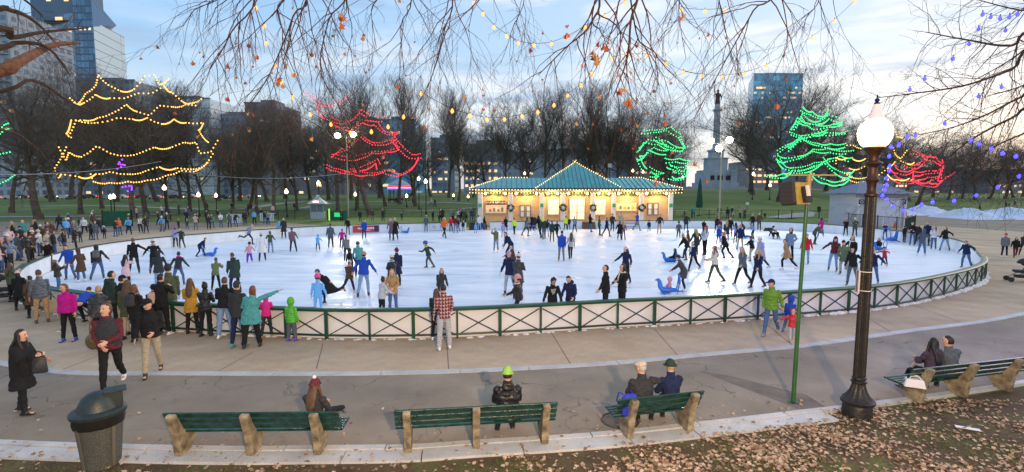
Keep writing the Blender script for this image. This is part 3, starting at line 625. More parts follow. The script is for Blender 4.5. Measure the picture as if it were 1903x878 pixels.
def skeleton(pose, child=False, over=None):
    p = dict(POSES[pose]); p.update(over or {}); g = lambda k, d: p.get(k, d)
    hd = g('hd', (0,0)); J = {}
    leg = .86 if child else 1.0; hs = 1.28 if child else 1.0
    root = Vector((0,0,0)); T = RY(g('side',0))@RX(-g('lean',0))@RZ(g('twist',0)); J['T'] = T
    J['pel'] = root; J['waist'] = root+T@Vector((0,.005,.16)); J['chest'] = root+T@Vector((0,.01,.34)); J['neck'] = root+T@Vector((0,-.005,.50))
    up = RX(-g('lean',0)*.45)@RY(g('side',0)*.5)
    J['headb'] = J['neck']+up@Vector((0,.015,.075))
    HM = up@RZ(-hd[0])@RX(-hd[1]); HM = HM if abs(g('lean',0)) < 60 else HM; J['HM'] = HM; J['hs'] = hs
    J['head'] = J['headb']+HM@Vector((0,.02,.11*hs))
    for k, s in ((0,1),(1,-1)):
        n_ = 'RL'[k]
        J['hip'+n_] = root+RY(g('side',0)*.3)@Vector((s*.088,0,-.02))
        A = RY(-s*g('ab',(4,4))[k])@RX(g('h',(0,0))[k]); J['knee'+n_] = J['hip'+n_]+A@Vector((0,0,-.43*leg))
        B = A@RX(-g('k',(0,0))[k]); J['ank'+n_] = J['knee'+n_]+B@Vector((0,0,-.41*leg))
        f = B@Vector((0,1,0)); kk = .75 if g('k',(0,0))[k] > 55 and not g('seat',0) else .1
        flat = Vector((f.x,f.y,0)); flat = flat.normalized() if flat.length > .1 else Vector((0,1,0))
        ff = (flat.lerp(f, kk)).normalized(); J['ff'+n_] = ff; J['toe'+n_] = J['ank'+n_]+ff*.15+Vector((0,0,-.05))
        sh = J['neck']+T@Vector((s*.175,-.01,-.055)); J['sh'+n_] = sh
        U = T@RY(-s*g('ab2',(8,8))[k])@RX(g('a',(0,0))[k]); J['el'+n_] = sh+U@Vector((0,0,-.28))
        F = U@RZ(s*g('inn',(0,0))[k])@RX(g('e',(10,10))[k]); J['wr'+n_] = J['el'+n_]+F@Vector((0,0,-.25)); J['F'+n_] = F
    low = min(min(J['ankR'].z, J['toeR'].z+.04), min(J['ankL'].z, J['toeL'].z+.04))-.085
    if g('seat',0): low = -.10           # local z 0 is the seat surface
    J['low'] = low
    return J
def pers_geo(kind, pose, over, o):
    """returns (verts, faces) for one layer of the figure"""
    child = o.get('child', False); J = skeleton(pose, child, over); T = J['T']; V = Vector; acc = ([],[]); HM = J['HM']; hs = J['hs']
    X = T@V((1,0,0)); fat = o.get('fat', 1.0); hc = J['head']; fine = o.get('fine', False); fem = o.get('fem', False)
    def tor(rs, ext=0):
        return
    if kind == 'body':
        loft(acc, [J['pel']+T@V((0,0,-.06)), J['pel']+T@V((0,0,.03)), J['waist'], J['chest'], J['neck']+T@V((0,0,-.09)), J['neck']+T@V((0,0,-.02))], [(.13,.09),(.135,.095),(.115,.08),(.14,.095),(.15,.08),(.07,.06)], X, 12)
        loft(acc, [J['neck']+T@V((0,0,-.05)), J['headb'], hc+HM@V((0,-.01,-.05))], [.058,.054,.055], X, 10)
        z = lambda q: q*hs
        prof = [(-.118,.024,.022,.052),(-.108,.042,.040,.040),(-.085,.056,.066,.020),(-.05,.066,.086,.006),(0,.074,.096,0),(.045,.076,.098,-.004),(.085,.064,.082,-.008),(.112,.036,.048,-.010),(.120,.012,.016,-.010)]
        loft(acc, [hc+HM@V((0,z(d),z(a))) for a,_,_,d in prof], [(z(b),z(c)) for _,b,c,_ in prof], HM@V((1,0,0)), 14, ends=(0,0))
        loft(acc, [hc+HM@V((0,z(.088),z(.018))), hc+HM@V((0,z(.106),z(-.018))), hc+HM@V((0,z(.110),z(-.030)))], [z(.009),z(.014),z(.016)], HM@V((1,0,0)), 6)
        for s in (-1,1): ell(acc, hc+HM@V((s*z(.076),z(-.005),z(-.012))), (z(.011),z(.018),z(.030)), HM, 6, 5)
        for n_, s in (('R',1),('L',-1)):
            loft(acc, [J['hip'+n_], J['knee'+n_].lerp(J['hip'+n_],.5), J['knee'+n_], J['ank'+n_].lerp(J['knee'+n_],.7), J['ank'+n_]], [.074,.064,.050,.048,.034], V((1,0,0)), 10)
            loft(acc, [J['ank'+n_]+V((0,0,-.02))-J['ff'+n_]*.03, J['ank'+n_]+J['ff'+n_]*.06+V((0,0,-.05)), J['toe'+n_]], [(.032,.03),(.036,.026),(.034,.018)], V((1,0,0)), 8)
            loft(acc, [J['sh'+n_], J['el'+n_].lerp(J['sh'+n_],.5), J['el'+n_], J['wr'+n_].lerp(J['el'+n_],.5), J['wr'+n_]], [.046,.040,.035,.032,.024], V((0,1,0)), 8)
            F = J['F'+n_]; w_ = J['wr'+n_]; q = hs if child else 1
            loft(acc, [w_+F@V((0,0,.0)), w_+F@V((0,.0,-.045)), w_+F@V((0,0,-.085))], [(.022,.014),(.040,.015),(.038,.013)], F@V((0,1,0)), 10)
            for i_, (yy, L) in enumerate(((.030,.066),(.010,.076),(-.011,.070),(-.031,.054))):
                a = w_+F@V((0,yy,-.08)); b_ = a+F@V((-s*.006,yy*.12,-L*.5)); c_ = b_+F@V((-s*.030,0,-L*.42))
                loft(acc, [a,b_,c_], [.0098,.0092,.0078], F@V((0,1,0)), 6)
            a = w_+F@V((-s*.004,.030,-.022)); b_ = a+F@V((-s*.012,.030,-.030)); c_ = b_+F@V((-s*.010,.008,-.030)); loft(acc, [a,b_,c_], [.013,.011,.009], F@V((0,1,0)), 6)
        return acc
    if kind == 'jacket':
        puff = o.get('puff', 1.0); L = o.get('len', .10); fl = o.get('flare', 1.0); q = fat*puff
        mid = (J['kneeR']+J['kneeL'])/2; hipm = J['pel']
        pts = [J['neck']+T@V((0,.0,.03)), J['neck']+T@V((0,0,-.03)), J['neck']+T@V((0,0,-.10)), J['chest'], J['waist'], J['pel']+T@V((0,0,.04))]
        rr = [(.075,.072),(.105,.078),(.182*(.5+.5*q),.112*q),(.170*q*(.92 if fem else 1),.130*q),(.160*q*(.90 if fem else 1),.124*q),(.178*q,.138*q)]
        if L > .05 and not POSES[pose].get('seat'):
            dwn = (mid-hipm); steps = max(1, round(L/.10))
            for i in range(1, steps+1):
                f = i/steps*L/.43; c = hipm+dwn*f*1.0; sp = abs(J['kneeR'].x-J['kneeL'].x)/2*f; sy = abs(J['kneeR'].y-J['kneeL'].y)/2*f
                if f < .12: continue
                pts.append(c); rr.append(((.172*q+sp*.7)*(1+(fl-1)*f), (.140*q+sy*.8)*(1+(fl-1)*f)))
        elif POSES[pose].get('seat'): pts.append(J['pel']+T@V((0,0,-.06))); rr.append((.19*q,.15*q))
        loft(acc, pts, rr, X, 16, ends=(.3,.12))
        for n_ in 'RL':
            cuff = J['wr'+n_].lerp(J['el'+n_], .02); k2 = .5+.5*puff
            loft(acc, [J['sh'+n_]+T@V((0,0,.005))*1, J['sh'+n_].lerp(J['el'+n_],.5), J['el'+n_], J['el'+n_].lerp(J['wr'+n_],.5), cuff], [.070*(.5+.5*fat),.060*k2,.055*k2,.050*k2,.040*k2], V((0,1,0)), 10, ends=(.5,.2))
        if o.get('collar'): loft(acc, [J['neck']+T@V((0,0,-.02)), J['headb']+V((0,0,.0))], [(.088,.086),(.080,.078)], X, 12, ends=(.2,.2))
        if o.get('hoodback'):
            ell(acc, J['neck']+T@V((0,-.105,.015)), (.115,.055,.085), T, 10, 7)
        return acc
    if kind == 'hood':
        f = lambda d: .72 if (d.y > .45 and -.75 < d.z < .55) else 1.0
        ell(acc, hc+HM@V((0,-.014*hs,-.002)), (.104*hs,.122*hs,.142*hs), HM, 16, 12, f); loft(acc, [J['neck']+T@V((0,0,-.03)), hc+HM@V((0,-.02,-.08*hs))], [(.10,.09),(.09,.085)], X, 12)
        return acc
    if kind == 'trousers':
        lw = o.get('leg', 1.0)
        loft(acc, [J['pel']+T@V((0,0,.09)), J['pel']+T@V((0,0,.02)), J['pel']+V((0,0,-.06))], [(.138*fat,.105*fat),(.158*fat,.122*fat),(.145,.11)], X, 14)
        for n_ in 'RL':
            k_, h_, a_ = J['knee'+n_], J['hip'+n_], J['ank'+n_]
            loft(acc, [h_+V((0,0,.01)), h_.lerp(k_,.45), k_, k_.lerp(a_,.45), a_+V((0,0,.015))], [.092*(.5+.5*fat),.080*lw,.063*lw,.060*lw,.050*lw*(1.1 if lw > 1 else 1)], V((1,0,0)), 12, ends=(.5,.15))
        return acc
    if kind in ('shoe','skate'):
        n_ = o['side']; a = J['ank'+n_]; f = J['ff'+n_]; up = (J['knee'+n_]-a).normalized()
        s = f.cross(Vector((0,0,1))); s = s.normalized() if s.length > .1 else V((1,0,0))
        upp = s.cross(f).normalized()
        sole = a-upp*.065
        loft(acc, [a+up*(.085 if kind == 'skate' or o.get('boot') else .02), a, a-upp*.02], [(.052,.056),(.048,.055),(.045,.06)], s, 10, ends=(.1,.3))
        loft(acc, [sole-f*.075+upp*.008, sole+upp*.012, sole+f*.09+upp*.004, sole+f*.165-upp*.004], [(.038,.032),(.044,.040),(.047,.034),(.038,.024)], s, 10)
        return acc
    if kind == 'blade':
        n_ = o['side']; a = J['ank'+n_]; f = J['ff'+n_]; s = f.cross(Vector((0,0,1))).normalized(); upp = s.cross(f).normalized(); sole = a-upp*.098
        loft(acc, [sole-f*.10-upp*.012, sole+f*.03-upp*.016, sole+f*.19-upp*.010], [(.004,.010)]*3, s, 6, ends=(.2,.2)); 
        for d in (-.06, .11): loft(acc, [sole+f*d+upp*.02, sole+f*d-upp*.012], [.007,.006], s, 5, ends=(.2,.2))
        return acc
    if kind == 'hair_short':
        f = lambda d: 1.0 if (d.z > .30+.55*max(0,d.y) or (d.y < -.25 and d.z > -.45)) else .80
        ell(acc, hc+HM@V((0,-.006*hs,.010*hs)), (.084*hs,.106*hs,.122*hs), HM, 18, 14, f); return acc
    if kind in ('hair_long','hair_bob','bun','afro'):
        f = lambda d: 1.0 if (d.z > .42+.3*max(0,d.y) or (d.y < .15 and d.z > -.95)) else .80
        k = 1.24 if kind == 'afro' else 1.04
        g2 = (lambda d: 1.0+.06*math.sin(d.x*19+d.z*13) if (d.z > .25+.3*d.y) else (.98 if d.y < .2 and d.z > -.5 else .62)) if kind == 'afro' else f
        ell(acc, hc+HM@V((0,-.010*hs,.012*hs)), (.086*hs*k,.108*hs*k,.124*hs*k), HM, 18, 14, g2)
        if kind == 'hair_long':
            loft(acc, [hc+HM@V((0,-.05,.02)), hc+HM@V((0,-.085,-.08)), J['neck']+T@V((0,-.115,-.02)), J['neck']+T@V((0,-.15,-.17)), J['neck']+T@V((0,-.155,-.27))], [(.080,.060),(.094,.045),(.110,.036),(.095,.030),(.045,.018)], X, 12)
            for s in (-1,1): loft(acc, [hc+HM@V((s*.07,-.01,.03)), hc+HM@V((s*.088,.0,-.08)), J['neck']+T@V((s*.10,.075,-.06)), J['neck']+T@V((s*.095,.115,-.18))], [.03,.030,.032,.016], X, 8)
        if kind == 'hair_bob': loft(acc, [hc+HM@V((0,-.03,.03)), hc+HM@V((0,-.045,-.06)), hc+HM@V((0,-.05,-.135))], [(.088,.07),(.096,.062),(.090,.045)], HM@V((1,0,0)), 14)
        if kind == 'bun': ell(acc, hc+HM@V((0,-.06,.135)), (.045,.045,.042), HM, 10, 7)
        return acc
    if kind == 'beanie':
        f = lambda d: 1.0 if d.z > .02 else .80
        ell(acc, hc+HM@V((0,-.006*hs,.022*hs)), (.091*hs,.112*hs,.128*hs), HM, 18, 14, f)
        r_ = [hc+HM@V((.086*hs*math.cos(t*.3927),(-.004+.108*math.sin(t*.3927))*hs,(.030-.010*math.sin(t*.3927))*hs)) for t in range(17)]
        loft(acc, r_, [(.013*hs,.026*hs)]*17, HM@V((0,0,1)), 6, ends=(0,0)); 
        return acc
    if kind == 'pompom':
        ell(acc, hc+HM@V((0,-.02*hs,.165*hs)), (.036*hs,)*3, HM, 10, 8, lambda d: 1+.10*math.sin(d.x*23)*math.sin(d.y*19+d.z*17)); return acc
    if kind == 'cap':
        f = lambda d: 1.0 if d.z > .12 else .80
        ell(acc, hc+HM@V((0,-.004*hs,.022*hs)), (.088*hs,.108*hs,.116*hs), HM, 18, 14, f)
        loft(acc, [hc+HM@V((0,.075*hs,.045*hs)), hc+HM@V((0,.125*hs,.040*hs)), hc+HM@V((0,.175*hs,.028*hs))], [(.074*hs,.007),(.070*hs,.006),(.045*hs,.005)], HM@V((1,0,0)), 10, ends=(.2,.2)); return acc
    if kind == 'flatcap':
        ell(acc, hc+HM@V((0,.012,.065)), (.100,.130,.062), HM@RX(-8), 18, 10); loft(acc, [hc+HM@V((0,.10,.055)), hc+HM@V((0,.150,.040))], [(.075,.008),(.05,.006)], HM@V((1,0,0)), 10); return acc
    if kind == 'bucket':
        ell(acc, hc+HM@V((0,-.004,.030)), (.095,.115,.115), HM, 18, 14, lambda d: 1.0 if d.z > .0 else .8)
        r_ = [hc+HM@V((.105*math.cos(t*.3927),.124*math.sin(t*.3927),.022)) for t in range(17)]; loft(acc, r_, [(.012,.030)]*17, HM@V((0,0,.3))+HM@V((0,0,1)), 6, ends=(0,0)); return acc
    if kind == 'helmet':
        ell(acc, hc+HM@V((0,-.012*hs,.030*hs)), (.104*hs,.132*hs,.122*hs), HM, 18, 14, lambda d: 1.0 if d.z > -.08 else .74); return acc
    if kind == 'scarf':
        r_ = [J['neck']+T@V((.095*math.cos(t*.3927),.02+.085*math.sin(t*.3927),.035+.01*math.sin(t*1.7))) for t in range(17)]; loft(acc, r_, [(.032,.040)]*17, V((0,0,1)), 8, ends=(0,0))
        loft(acc, [J['neck']+T@V((.04,.10,.01)), J['neck']+T@V((.05,.145,-.15)), J['neck']+T@V((.05,.15,-.28))], [(.035,.022),(.045,.016),(.045,.012)], X, 8); return acc
    if kind == 'shawl':
        loft(acc, [J['headb']+V((0,0,-.01)), J['neck']+T@V((0,0,-.02)), J['neck']+T@V((0,-.01,-.10)), J['chest'], J['waist'], J['pel'], J['pel']+V((0,-.03,-.16))], [(.075,.075),(.12,.10),(.215,.15),(.235,.175),(.225,.19),(.215,.185),(.21,.16)], X, 18, ends=(.2,.1))
        loft(acc, [J['neck']+T@V((-.12,-.09,-.02)), J['neck']+T@V((-.16,-.16,-.3)), J['pel']+V((-.17,-.19,-.02)), J['pel']+V((-.18,-.22,-.42))], [(.10,.03),(.14,.035),(.13,.03),(.085,.02)], X, 10)
        for n_ in 'RL': loft(acc, [J['sh'+n_], J['el'+n_], J['el'+n_].lerp(J['wr'+n_],.72)], [.095,.105,.090], V((0,1,0)), 12, ends=(.5,.15))
        loft(acc, [J['elR']+V((0,0,.03)), J['elR']+V((.01,.04,-.16)), J['elR']+V((.02,.05,-.30))], [(.075,.05),(.09,.045),(.10,.02)], V((0,1,0)), 10)
        return acc
    if kind == 'skirt':
        mid = (J['kneeR']+J['kneeL'])/2
        loft(acc, [J['pel']+T@V((0,0,.1)), J['pel'], J['pel'].lerp(mid,.5), J['pel'].lerp(mid,.9)], [(.14,.11),(.17,.13),(.19,.16),(.20,.18)], X, 14, ends=(.2,.1)); return acc
    if kind == 'eyes':
        for s in (-1,1): ell(acc, hc+HM@V((s*.030*hs,.088*hs,.012*hs)), (.011*hs,.007*hs,.006*hs), HM, 8, 6); loft(acc, [hc+HM@V((s*.018*hs,.094*hs,.030*hs)), hc+HM@V((s*.044*hs,.084*hs,.031*hs))], [(.004,.004)]*2, V((0,0,1)), 5)
        return acc
    if kind == 'lips':
        loft(acc, [hc+HM@V((-.022*hs,.086*hs,-.058*hs)), hc+HM@V((0,.096*hs,-.056*hs)), hc+HM@V((.022*hs,.086*hs,-.058*hs))], [(.004,.005),(.006,.006),(.004,.005)], V((0,0,1)), 6); return acc
    raise ValueError(kind)
REMESH = {'body','jacket','trousers','hood','shawl','hair_long','shoe','skate','hair_bob','scarf'}
def vox(kind, fine, far):
    if kind == 'body': return .0085 if fine else (.020 if far else .012)
    if kind in ('shoe','skate','scarf'): return .014 if fine else .02
    return .013 if fine else (.026 if far else .018)
MESHC = {}; WANT = []
def want(kind, pose, over, o, far):
    key = (kind, pose, repr(sorted((over or {}).items())), repr(sorted(o.items())), far)
    if key not in MESHC: MESHC[key] = None; WANT.append((key, kind, pose, over, o, far))
    return key
def flush():
    tmp = []
    for key, kind, pose, over, o, far in WANT:
        v, f = pers_geo(kind, pose, over, o); me = bpy.data.meshes.new(kind.replace('hair_long','hair').replace('hair_short','hair'))
        me.from_pydata([tuple(p) for p in v], [], f); me.validate()
        ob = bpy.data.objects.new('tmp', me)
        if kind in REMESH:
            m = ob.modifiers.new('r','REMESH'); m.mode = 'VOXEL'; m.voxel_size = vox(kind, o.get('fine'), far); m.use_smooth_shade = True
            s = ob.modifiers.new('s','SMOOTH'); s.iterations = 1 if kind == 'body' else 3; s.factor = .5
            if kind in ('jacket','trousers') :
                if 'wrinkle' not in bpy.data.textures:
                    tx = bpy.data.textures.new('wrinkle','CLOUDS'); tx.noise_scale = .09; tx.noise_depth = 2
                d = ob.modifiers.new('d','DISPLACE'); d.texture = bpy.data.textures['wrinkle']; d.strength = .042 if kind == 'jacket' else .030; d.mid_level = .5; d.texture_coords = 'LOCAL'
        COL.objects.link(ob); tmp.append((key, ob, kind))
    dg = bpy.context.evaluated_depsgraph_get()
    for key, ob, kind in tmp:
        me = bpy.data.meshes.new_from_object(ob.evaluated_get(dg)) if kind in REMESH else ob.data
        me.polygons.foreach_set('use_smooth', [True]*len(me.polygons)); me.materials.clear(); me.materials.append(None); me.name = kind; MESHC[key] = me
    for key, ob, kind in tmp:
        me0 = ob.data; bpy.data.objects.remove(ob)
        if me0 is not MESHC[key] and me0.users == 0: bpy.data.meshes.remove(me0)
    WANT.clear()
# colours
CC = dict(black=(.014,.014,.016), charcoal=(.035,.037,.042), grey=(.16,.17,.19), lightgrey=(.42,.43,.46), white=(.72,.72,.76), navy=(.014,.022,.07), blue=(.02,.07,.42), denim=(.07,.13,.28), paledenim=(.20,.32,.50), lightblue=(.14,.42,.80), teal=(.07,.30,.31), olive=(.07,.09,.05), darkgreen=(.025,.05,.042), green=(.09,.42,.04), lime=(.27,.50,.09), mint=(.10,.55,.42), brown=(.09,.05,.035), tan=(.42,.26,.13), camel=(.38,.23,.11), khaki=(.40,.34,.24), beige=(.52,.44,.33), cream=(.66,.60,.50), maroon=(.12,.02,.035), red=(.55,.02,.03), orange=(.75,.16,.03), neon=(.62,.85,.03), yellow=(.48,.26,.04), pink=(.62,.30,.38), palepink=(.66,.46,.50), hotpink=(.70,.03,.28), magenta=(.50,.01,.25), mauve=(.18,.10,.14), purple=(.16,.05,.50), lilac=(.38,.34,.58), greyblue=(.18,.24,.36), mossy=(.14,.17,.09), puffgreen=(.12,.27,.02), slate=(.09,.11,.14))
SKIN = [(.62,.36,.25),(.56,.33,.23),(.42,.24,.15),(.66,.42,.31),(.20,.10,.06)]
def cmat(c, kind):
    col = CC[c] if isinstance(c, str) else c; nm = c if isinstance(c, str) else 'custom'
    if kind == 'puffer': return mat('puffer_'+nm, col, .42, quilt=3.6, spec=.4)
    if kind == 'leather': return mat('leather_'+nm, col, .35, var=.2, scale=20, bump=.2, bscale=60)
    return mat('cloth_'+nm, col, .88, var=.22, scale=26, bump=.5, bscale=34, spec=.25)
BLADE = mat('skate_steel', (.55,.56,.6), .25, metal=1); EYE = mat('eye_dark', (.03,.02,.015), .3); LIP = mat('lip', (.36,.12,.10), .5)
HAIRC = dict(dark=(.02,.014,.010), brown=(.09,.045,.022), blond=(.42,.27,.12), red=(.17,.05,.02), grey=(.40,.37,.33), black=(.008,.008,.009), auburn=(.14,.055,.025))
def hmat(c): return mat('hair_'+c, HAIRC[c], .55, var=.4, scale=40, bump=.4, bscale=70)
JK = dict(short=dict(len=.06), hip=dict(len=.13), parka=dict(len=.24, puff=1.06), coat=dict(len=.38, flare=1.12), puffer=dict(len=.10, puff=1.07), shirt=dict(len=.09, puff=.93), puffcoat=dict(len=.30, puff=1.12), longcoat=dict(len=.48, flare=1.2))
PEOPLE = []
def person(loc, vis_h, yaw, pose, jk, jt='short', tc='black', hair='short', hc='dark', hat=None, hatc=None, shoes='shoe', sc='black', label='', group=None, over=None, fine=False, far=False, child=False, fem=False, fat=1.0, skin=0, scale=None, extra=(), hood=None, cat='person', tilt=0, collar=True, legw=1.0, glove=None):
    yaw = yaw+math.degrees(math.atan2(loc.x, loc.y))
    K = lambda k, **o: want(k, pose, over, dict(o, **({'child':True} if child else {})), far)
    jo = dict(JK.get(jt, JK['short'])); jo.update(fine=fine, fat=round(fat,2))
    if fem: jo['fem'] = True
    if collar: jo['collar'] = True
    if hood == 'down': jo['hoodback'] = True
    parts = [('jacket' if jt != 'shirt' else 'shirt', K('jacket', **jo), cmat(jk, 'puffer' if jt in ('puffer','puffcoat') else 'cloth')),
             ('trousers', K('trousers', fine=fine, fat=round(fat,2), leg=legw), cmat(tc, 'cloth'))]
    for s in 'RL':
        if shoes == 'skate':
            parts.append(('skate', K('skate', side=s, fine=fine), cmat(sc,'leather'))); parts.append(('>blade', K('blade', side=s), BLADE))
        else: parts.append(('shoe', K('shoe', side=s, fine=fine, **({'boot':True} if shoes == 'boot' else {})), cmat(sc,'leather')))
    if hood == 'up': parts.append(('hood', K('hood', fine=fine), cmat(jk if hatc is None else hatc,'cloth')))
    elif hair: parts.append(('hair', K({'short':'hair_short','long':'hair_long','bob':'hair_bob','bun':'bun','afro':'afro'}[hair], fine=fine), hmat(hc)))
    if hat:
        parts.append((dict(beanie='beanie',pom='beanie',cap='cap',flatcap='flat_cap',bucket='hat',helmet='helmet')[hat], K('beanie' if hat == 'pom' else hat, fine=fine), cmat(hatc or 'grey','cloth') if hat != 'helmet' else mat('helmet_'+(hatc or 'blue'), CC[hatc or 'blue'], .3)))
        if hat == 'pom': parts.append(('>pompom', K('pompom', fine=fine), cmat(extra[0] if extra and isinstance(extra[0], str) and extra[0] in CC else (hatc or 'grey'),'cloth')))
    for e in extra:
        if isinstance(e, tuple): parts.append((e[0], K(e[0], fine=fine), cmat(e[1],'cloth')))
    if not far: parts.append(('eyes', K('eyes'), EYE)); parts.append(('lips', K('lips'), LIP))
    PEOPLE.append(dict(loc=loc, h=vis_h, yaw=yaw, pose=pose, over=over, child=child, parts=parts, body=K('body', fine=fine), skin=SKIN[skin%5], label=label, group=group, scale=scale, hat=hat, hood=hood, cat=cat, tilt=tilt, far=far, glove=glove))
    return PEOPLE[-1]
def place_people():
    flush()
    for d in PEOPLE:
        J = skeleton(d['pose'], d['child'], d['over'])
        top = (J['head']+J['HM']@Vector((0,0,.13*J['hs']))).z + (.03 if d['hat'] in ('beanie','pom','helmet') else .01)-J['low']
        sk = d['scale'] or d['h']/top; d['s'] = sk
        b = bpy.data.objects.new('person', MESHC[d['body']]); COL.objects.link(b)
        lift = 0.022 if any(p[0] == 'skate' for p in d['parts']) else 0
        b.location = Vector(d['loc'])+Vector((0,0,-J['low']*sk+lift)); b.rotation_euler = (0, R(d['tilt']), -R(d['yaw'])); b.scale = (sk,)*3
        b.material_slots[0].link = 'OBJECT'; b.material_slots[0].material = mat('skin', d['skin'], .55, sss=0)
        tag(b, d['label'], d['cat'], d['group']); d['obj'] = b; d['J'] = J; last = b
        for nm, key, m in d['parts']:
            sub = nm.startswith('>'); o = bpy.data.objects.new(nm.lstrip('>'), MESHC[key]); link(o, last if sub else b)
            if not sub: last = o
            o.material_slots[0].link = 'OBJECT'; o.material_slots[0].material = m
def wp(d, key, off=(0,0,0)):          # world position of a joint of a placed person
    b = d['obj']; M = Matrix.Translation(b.location)@Matrix.Rotation(-R(d['yaw']),4,'Z')@Matrix.Scale(d['s'],4)
    return M@(d['J'][key]+Vector(off))
# ================================================================ WHO STANDS WHERE
rj = random.Random(5)
def jitter(pose, over, amt=1):        # no two skaters hold quite the same pose
    b = dict(POSES[pose]); b.update(over or {}); o = dict(over or {})
    for key, s_ in (('h',6),('k',7),('a',12),('ab2',7),('e',14)): o[key] = tuple(round(x+rj.gauss(0,s_)*amt) for x in b.get(key,(4,4)))
    o['k'] = tuple(max(2,x) for x in o['k']); o['lean'] = round(b.get('lean',0)+rj.gauss(0,4)*amt); o['twist'] = round(rj.gauss(0,8)*amt); o['side'] = round(b.get('side',0)+rj.gauss(0,3)*amt)
    hd = b.get('hd',(0,0)); o['hd'] = (round(hd[0]+rj.gauss(0,16)*amt), round(hd[1]+rj.gauss(-3,7)*amt)); o['inn'] = tuple(round(x+rj.gauss(0,10)*amt) for x in b.get('inn',(8,8)))
    return o
def sk(u, vf, vh, yaw, pose, jk, jt, tc, label, **k):       # on the ice
    if pose != 'sled': k['over'] = jitter(pose, k.get('over'), .45 if k.get('fine') else 1)
    p = at(u, vf, ICEZ); h = zat(u, vh, p)-ICEZ
    k.setdefault('shoes','skate'); k.setdefault('far', vf < 470)
    return person(p, h, yaw, pose, jk, jt, tc, label=label, **k)
def st(u, vf, vh, yaw, pose, jk, jt, tc, label, z=.006, **k):
    p = at(u, vf, z); h = zat(u, vh, p)-z
    if not k.get('child') and u > 0: k['over'] = jitter(pose, k.get('over'), .35)
    return person(p, h, yaw, pose, jk, jt, tc, label=label, **k)
# ---- foreground walkers
w1 = st(48,768,612,118,'phone','black','coat','black','dark haired woman in black shawl holding a black bag, at far left', fine=True, fem=True, hair='long', hc='dark', shoes='boot', extra=(('shawl','black'),), over=dict(a=(34,26), e=(70,62), inn=(-4,10), hd=(6,4), h=(8,-8)))
w2 = st(210,728,562,192,'walk','maroon','short','black','woman in dark vest with maroon sleeves walking with a brown shoulder bag', fine=True, fem=True, fat=1.12, hair='bun', hc='brown', sc='white', over=dict(a=(10,14), e=(58,62), inn=(46,46), hd=(18,-8), h=(14,-14), k=(4,30)))
w3 = st(285,696,553,188,'walk','black','short','khaki','smiling man in black cap and jacket with khaki trousers walking beside maroon woman', fine=True, hair='short', hc='dark', hat='cap', hatc='black', over=dict(a=(20,6), e=(20,70), inn=(0,40), hd=(20,4), h=(20,-8), k=(4,16)))
w4 = st(130,634,527,215,'stand','magenta','short','black','woman in magenta jacket with long brown hair turning to smile', fine=True, fem=True, fat=1.05, hair='bob', hc='auburn', sc='blue', over=dict(a=(-6,4), e=(14,14), hd=(30,6), side=3))
w5 = st(79,600,501,355,'stand','slate','puffer','tan','man in grey puffer and tan brown trousers with back turned, carrying a paper bag', hair='short', hc='brown', fine=True, sc='brown')
st(40,576,502,20,'stand','black','coat','black','woman in pale pink hat and long black coat watching at left end of fence', hair='bob', hat='beanie', hatc='palepink', shoes='boot', fem=True)
st(24,562,488,60,'phone','olive','hip','black','woman with long brown hair in olive jacket beside the stroller', hair='long', hc='brown', fem=True)
st(62,590,512,330,'pockets','brown','coat','black','figure in long brown coat half hidden behind the grey puffer man', hair='short', hc='dark')
st(152,604,540,30,'bend','blue','short','black','boy in bright blue jacket bending over the fence rail', hair='short', over=dict(lean=62, h=(50,40), k=(12,10)))
st(190,640,531,10,'stand','charcoal','puffer','black','older man with fair hair in dark puffer coat with his back turned', hair='short', hc='blond', fat=1.1, fine=True)
st(212,612,503,70,'pockets','darkgreen','hip','black','dark haired young man in dark green hoodie looking right along the fence', hair='short', hc='black', hood='down', fine=True)
st(232,622,511,60,'stand','black','short','khaki','bearded man in black cap and black jacket in the crowd at the fence', hat='cap', hatc='black', hc='dark')
st(243,630,520,20,'stand','olive','parka','khaki','woman with brown hair in olive parka behind the cap wearing walker', hair='long', hc='brown', fem=True)
w6 = st(257,636,528,40,'stand','black','parka','black','woman in black parka with fur trimmed hood and small dark backpack', hair='long', hc='auburn', fem=True, hood='down', fine=True, extra=(('scarf','tan'),))
w7 = st(292,622,527,15,'stand','black','short','black','person in black fur hat with a pink strapped backpack at the fence', hair='short', hat='beanie', hatc='black', extra=(('scarf','palepink'),), fem=True, sc='brown')
st(304,624,508,40,'phone','black','hip','black','dark haired man in black jacket raising a phone above the crowd', hair='short', hc='black', sc='white', fine=True)
st(318,612,489,0,'stand','olive','hip','grey','person in dark beanie and olive jacket with a tan backpack by fence corner', hat='beanie', hatc='charcoal')
st(359,620,517,20,'phone','yellow','parka','black','woman with very long brown hair in mustard yellow coat', hair='long', hc='brown', fem=True, fine=True, shoes='boot', over=dict(a=(24,24), e=(70,70)))
st(384,625,525,30,'phone','black','puffer','black','woman with top bun in black puffer leaning on the fence', hair='bun', hc='black', fem=True, fine=True, shoes='boot', over=dict(a=(30,30), e=(80,80), lean=6))
st(420,628,515,18,'pockets','black','short','paledenim','man in black jacket and faded jeans with white trainers at the fence', hair='short', hc='brown', fine=True, sc='white', legw=1.12, over=dict(a=(30,28), e=(60,60), lean=8))
st(446,645,521,30,'stand','charcoal','hip','navy','person in dark cap and navy jeans half hidden behind teal coated woman', hat='cap', hatc='charcoal', sc='teal')
w8 = st(469,646,531,12,'point','teal','parka','black','woman in teal coat raising her right arm to point over the rink', fine=True, fem=True, fat=1.25, hair='bob', hc='red', legw=1.2, over=dict(ab2=(118,14), a=(10,10), e=(8,24), side=8), collar=True)
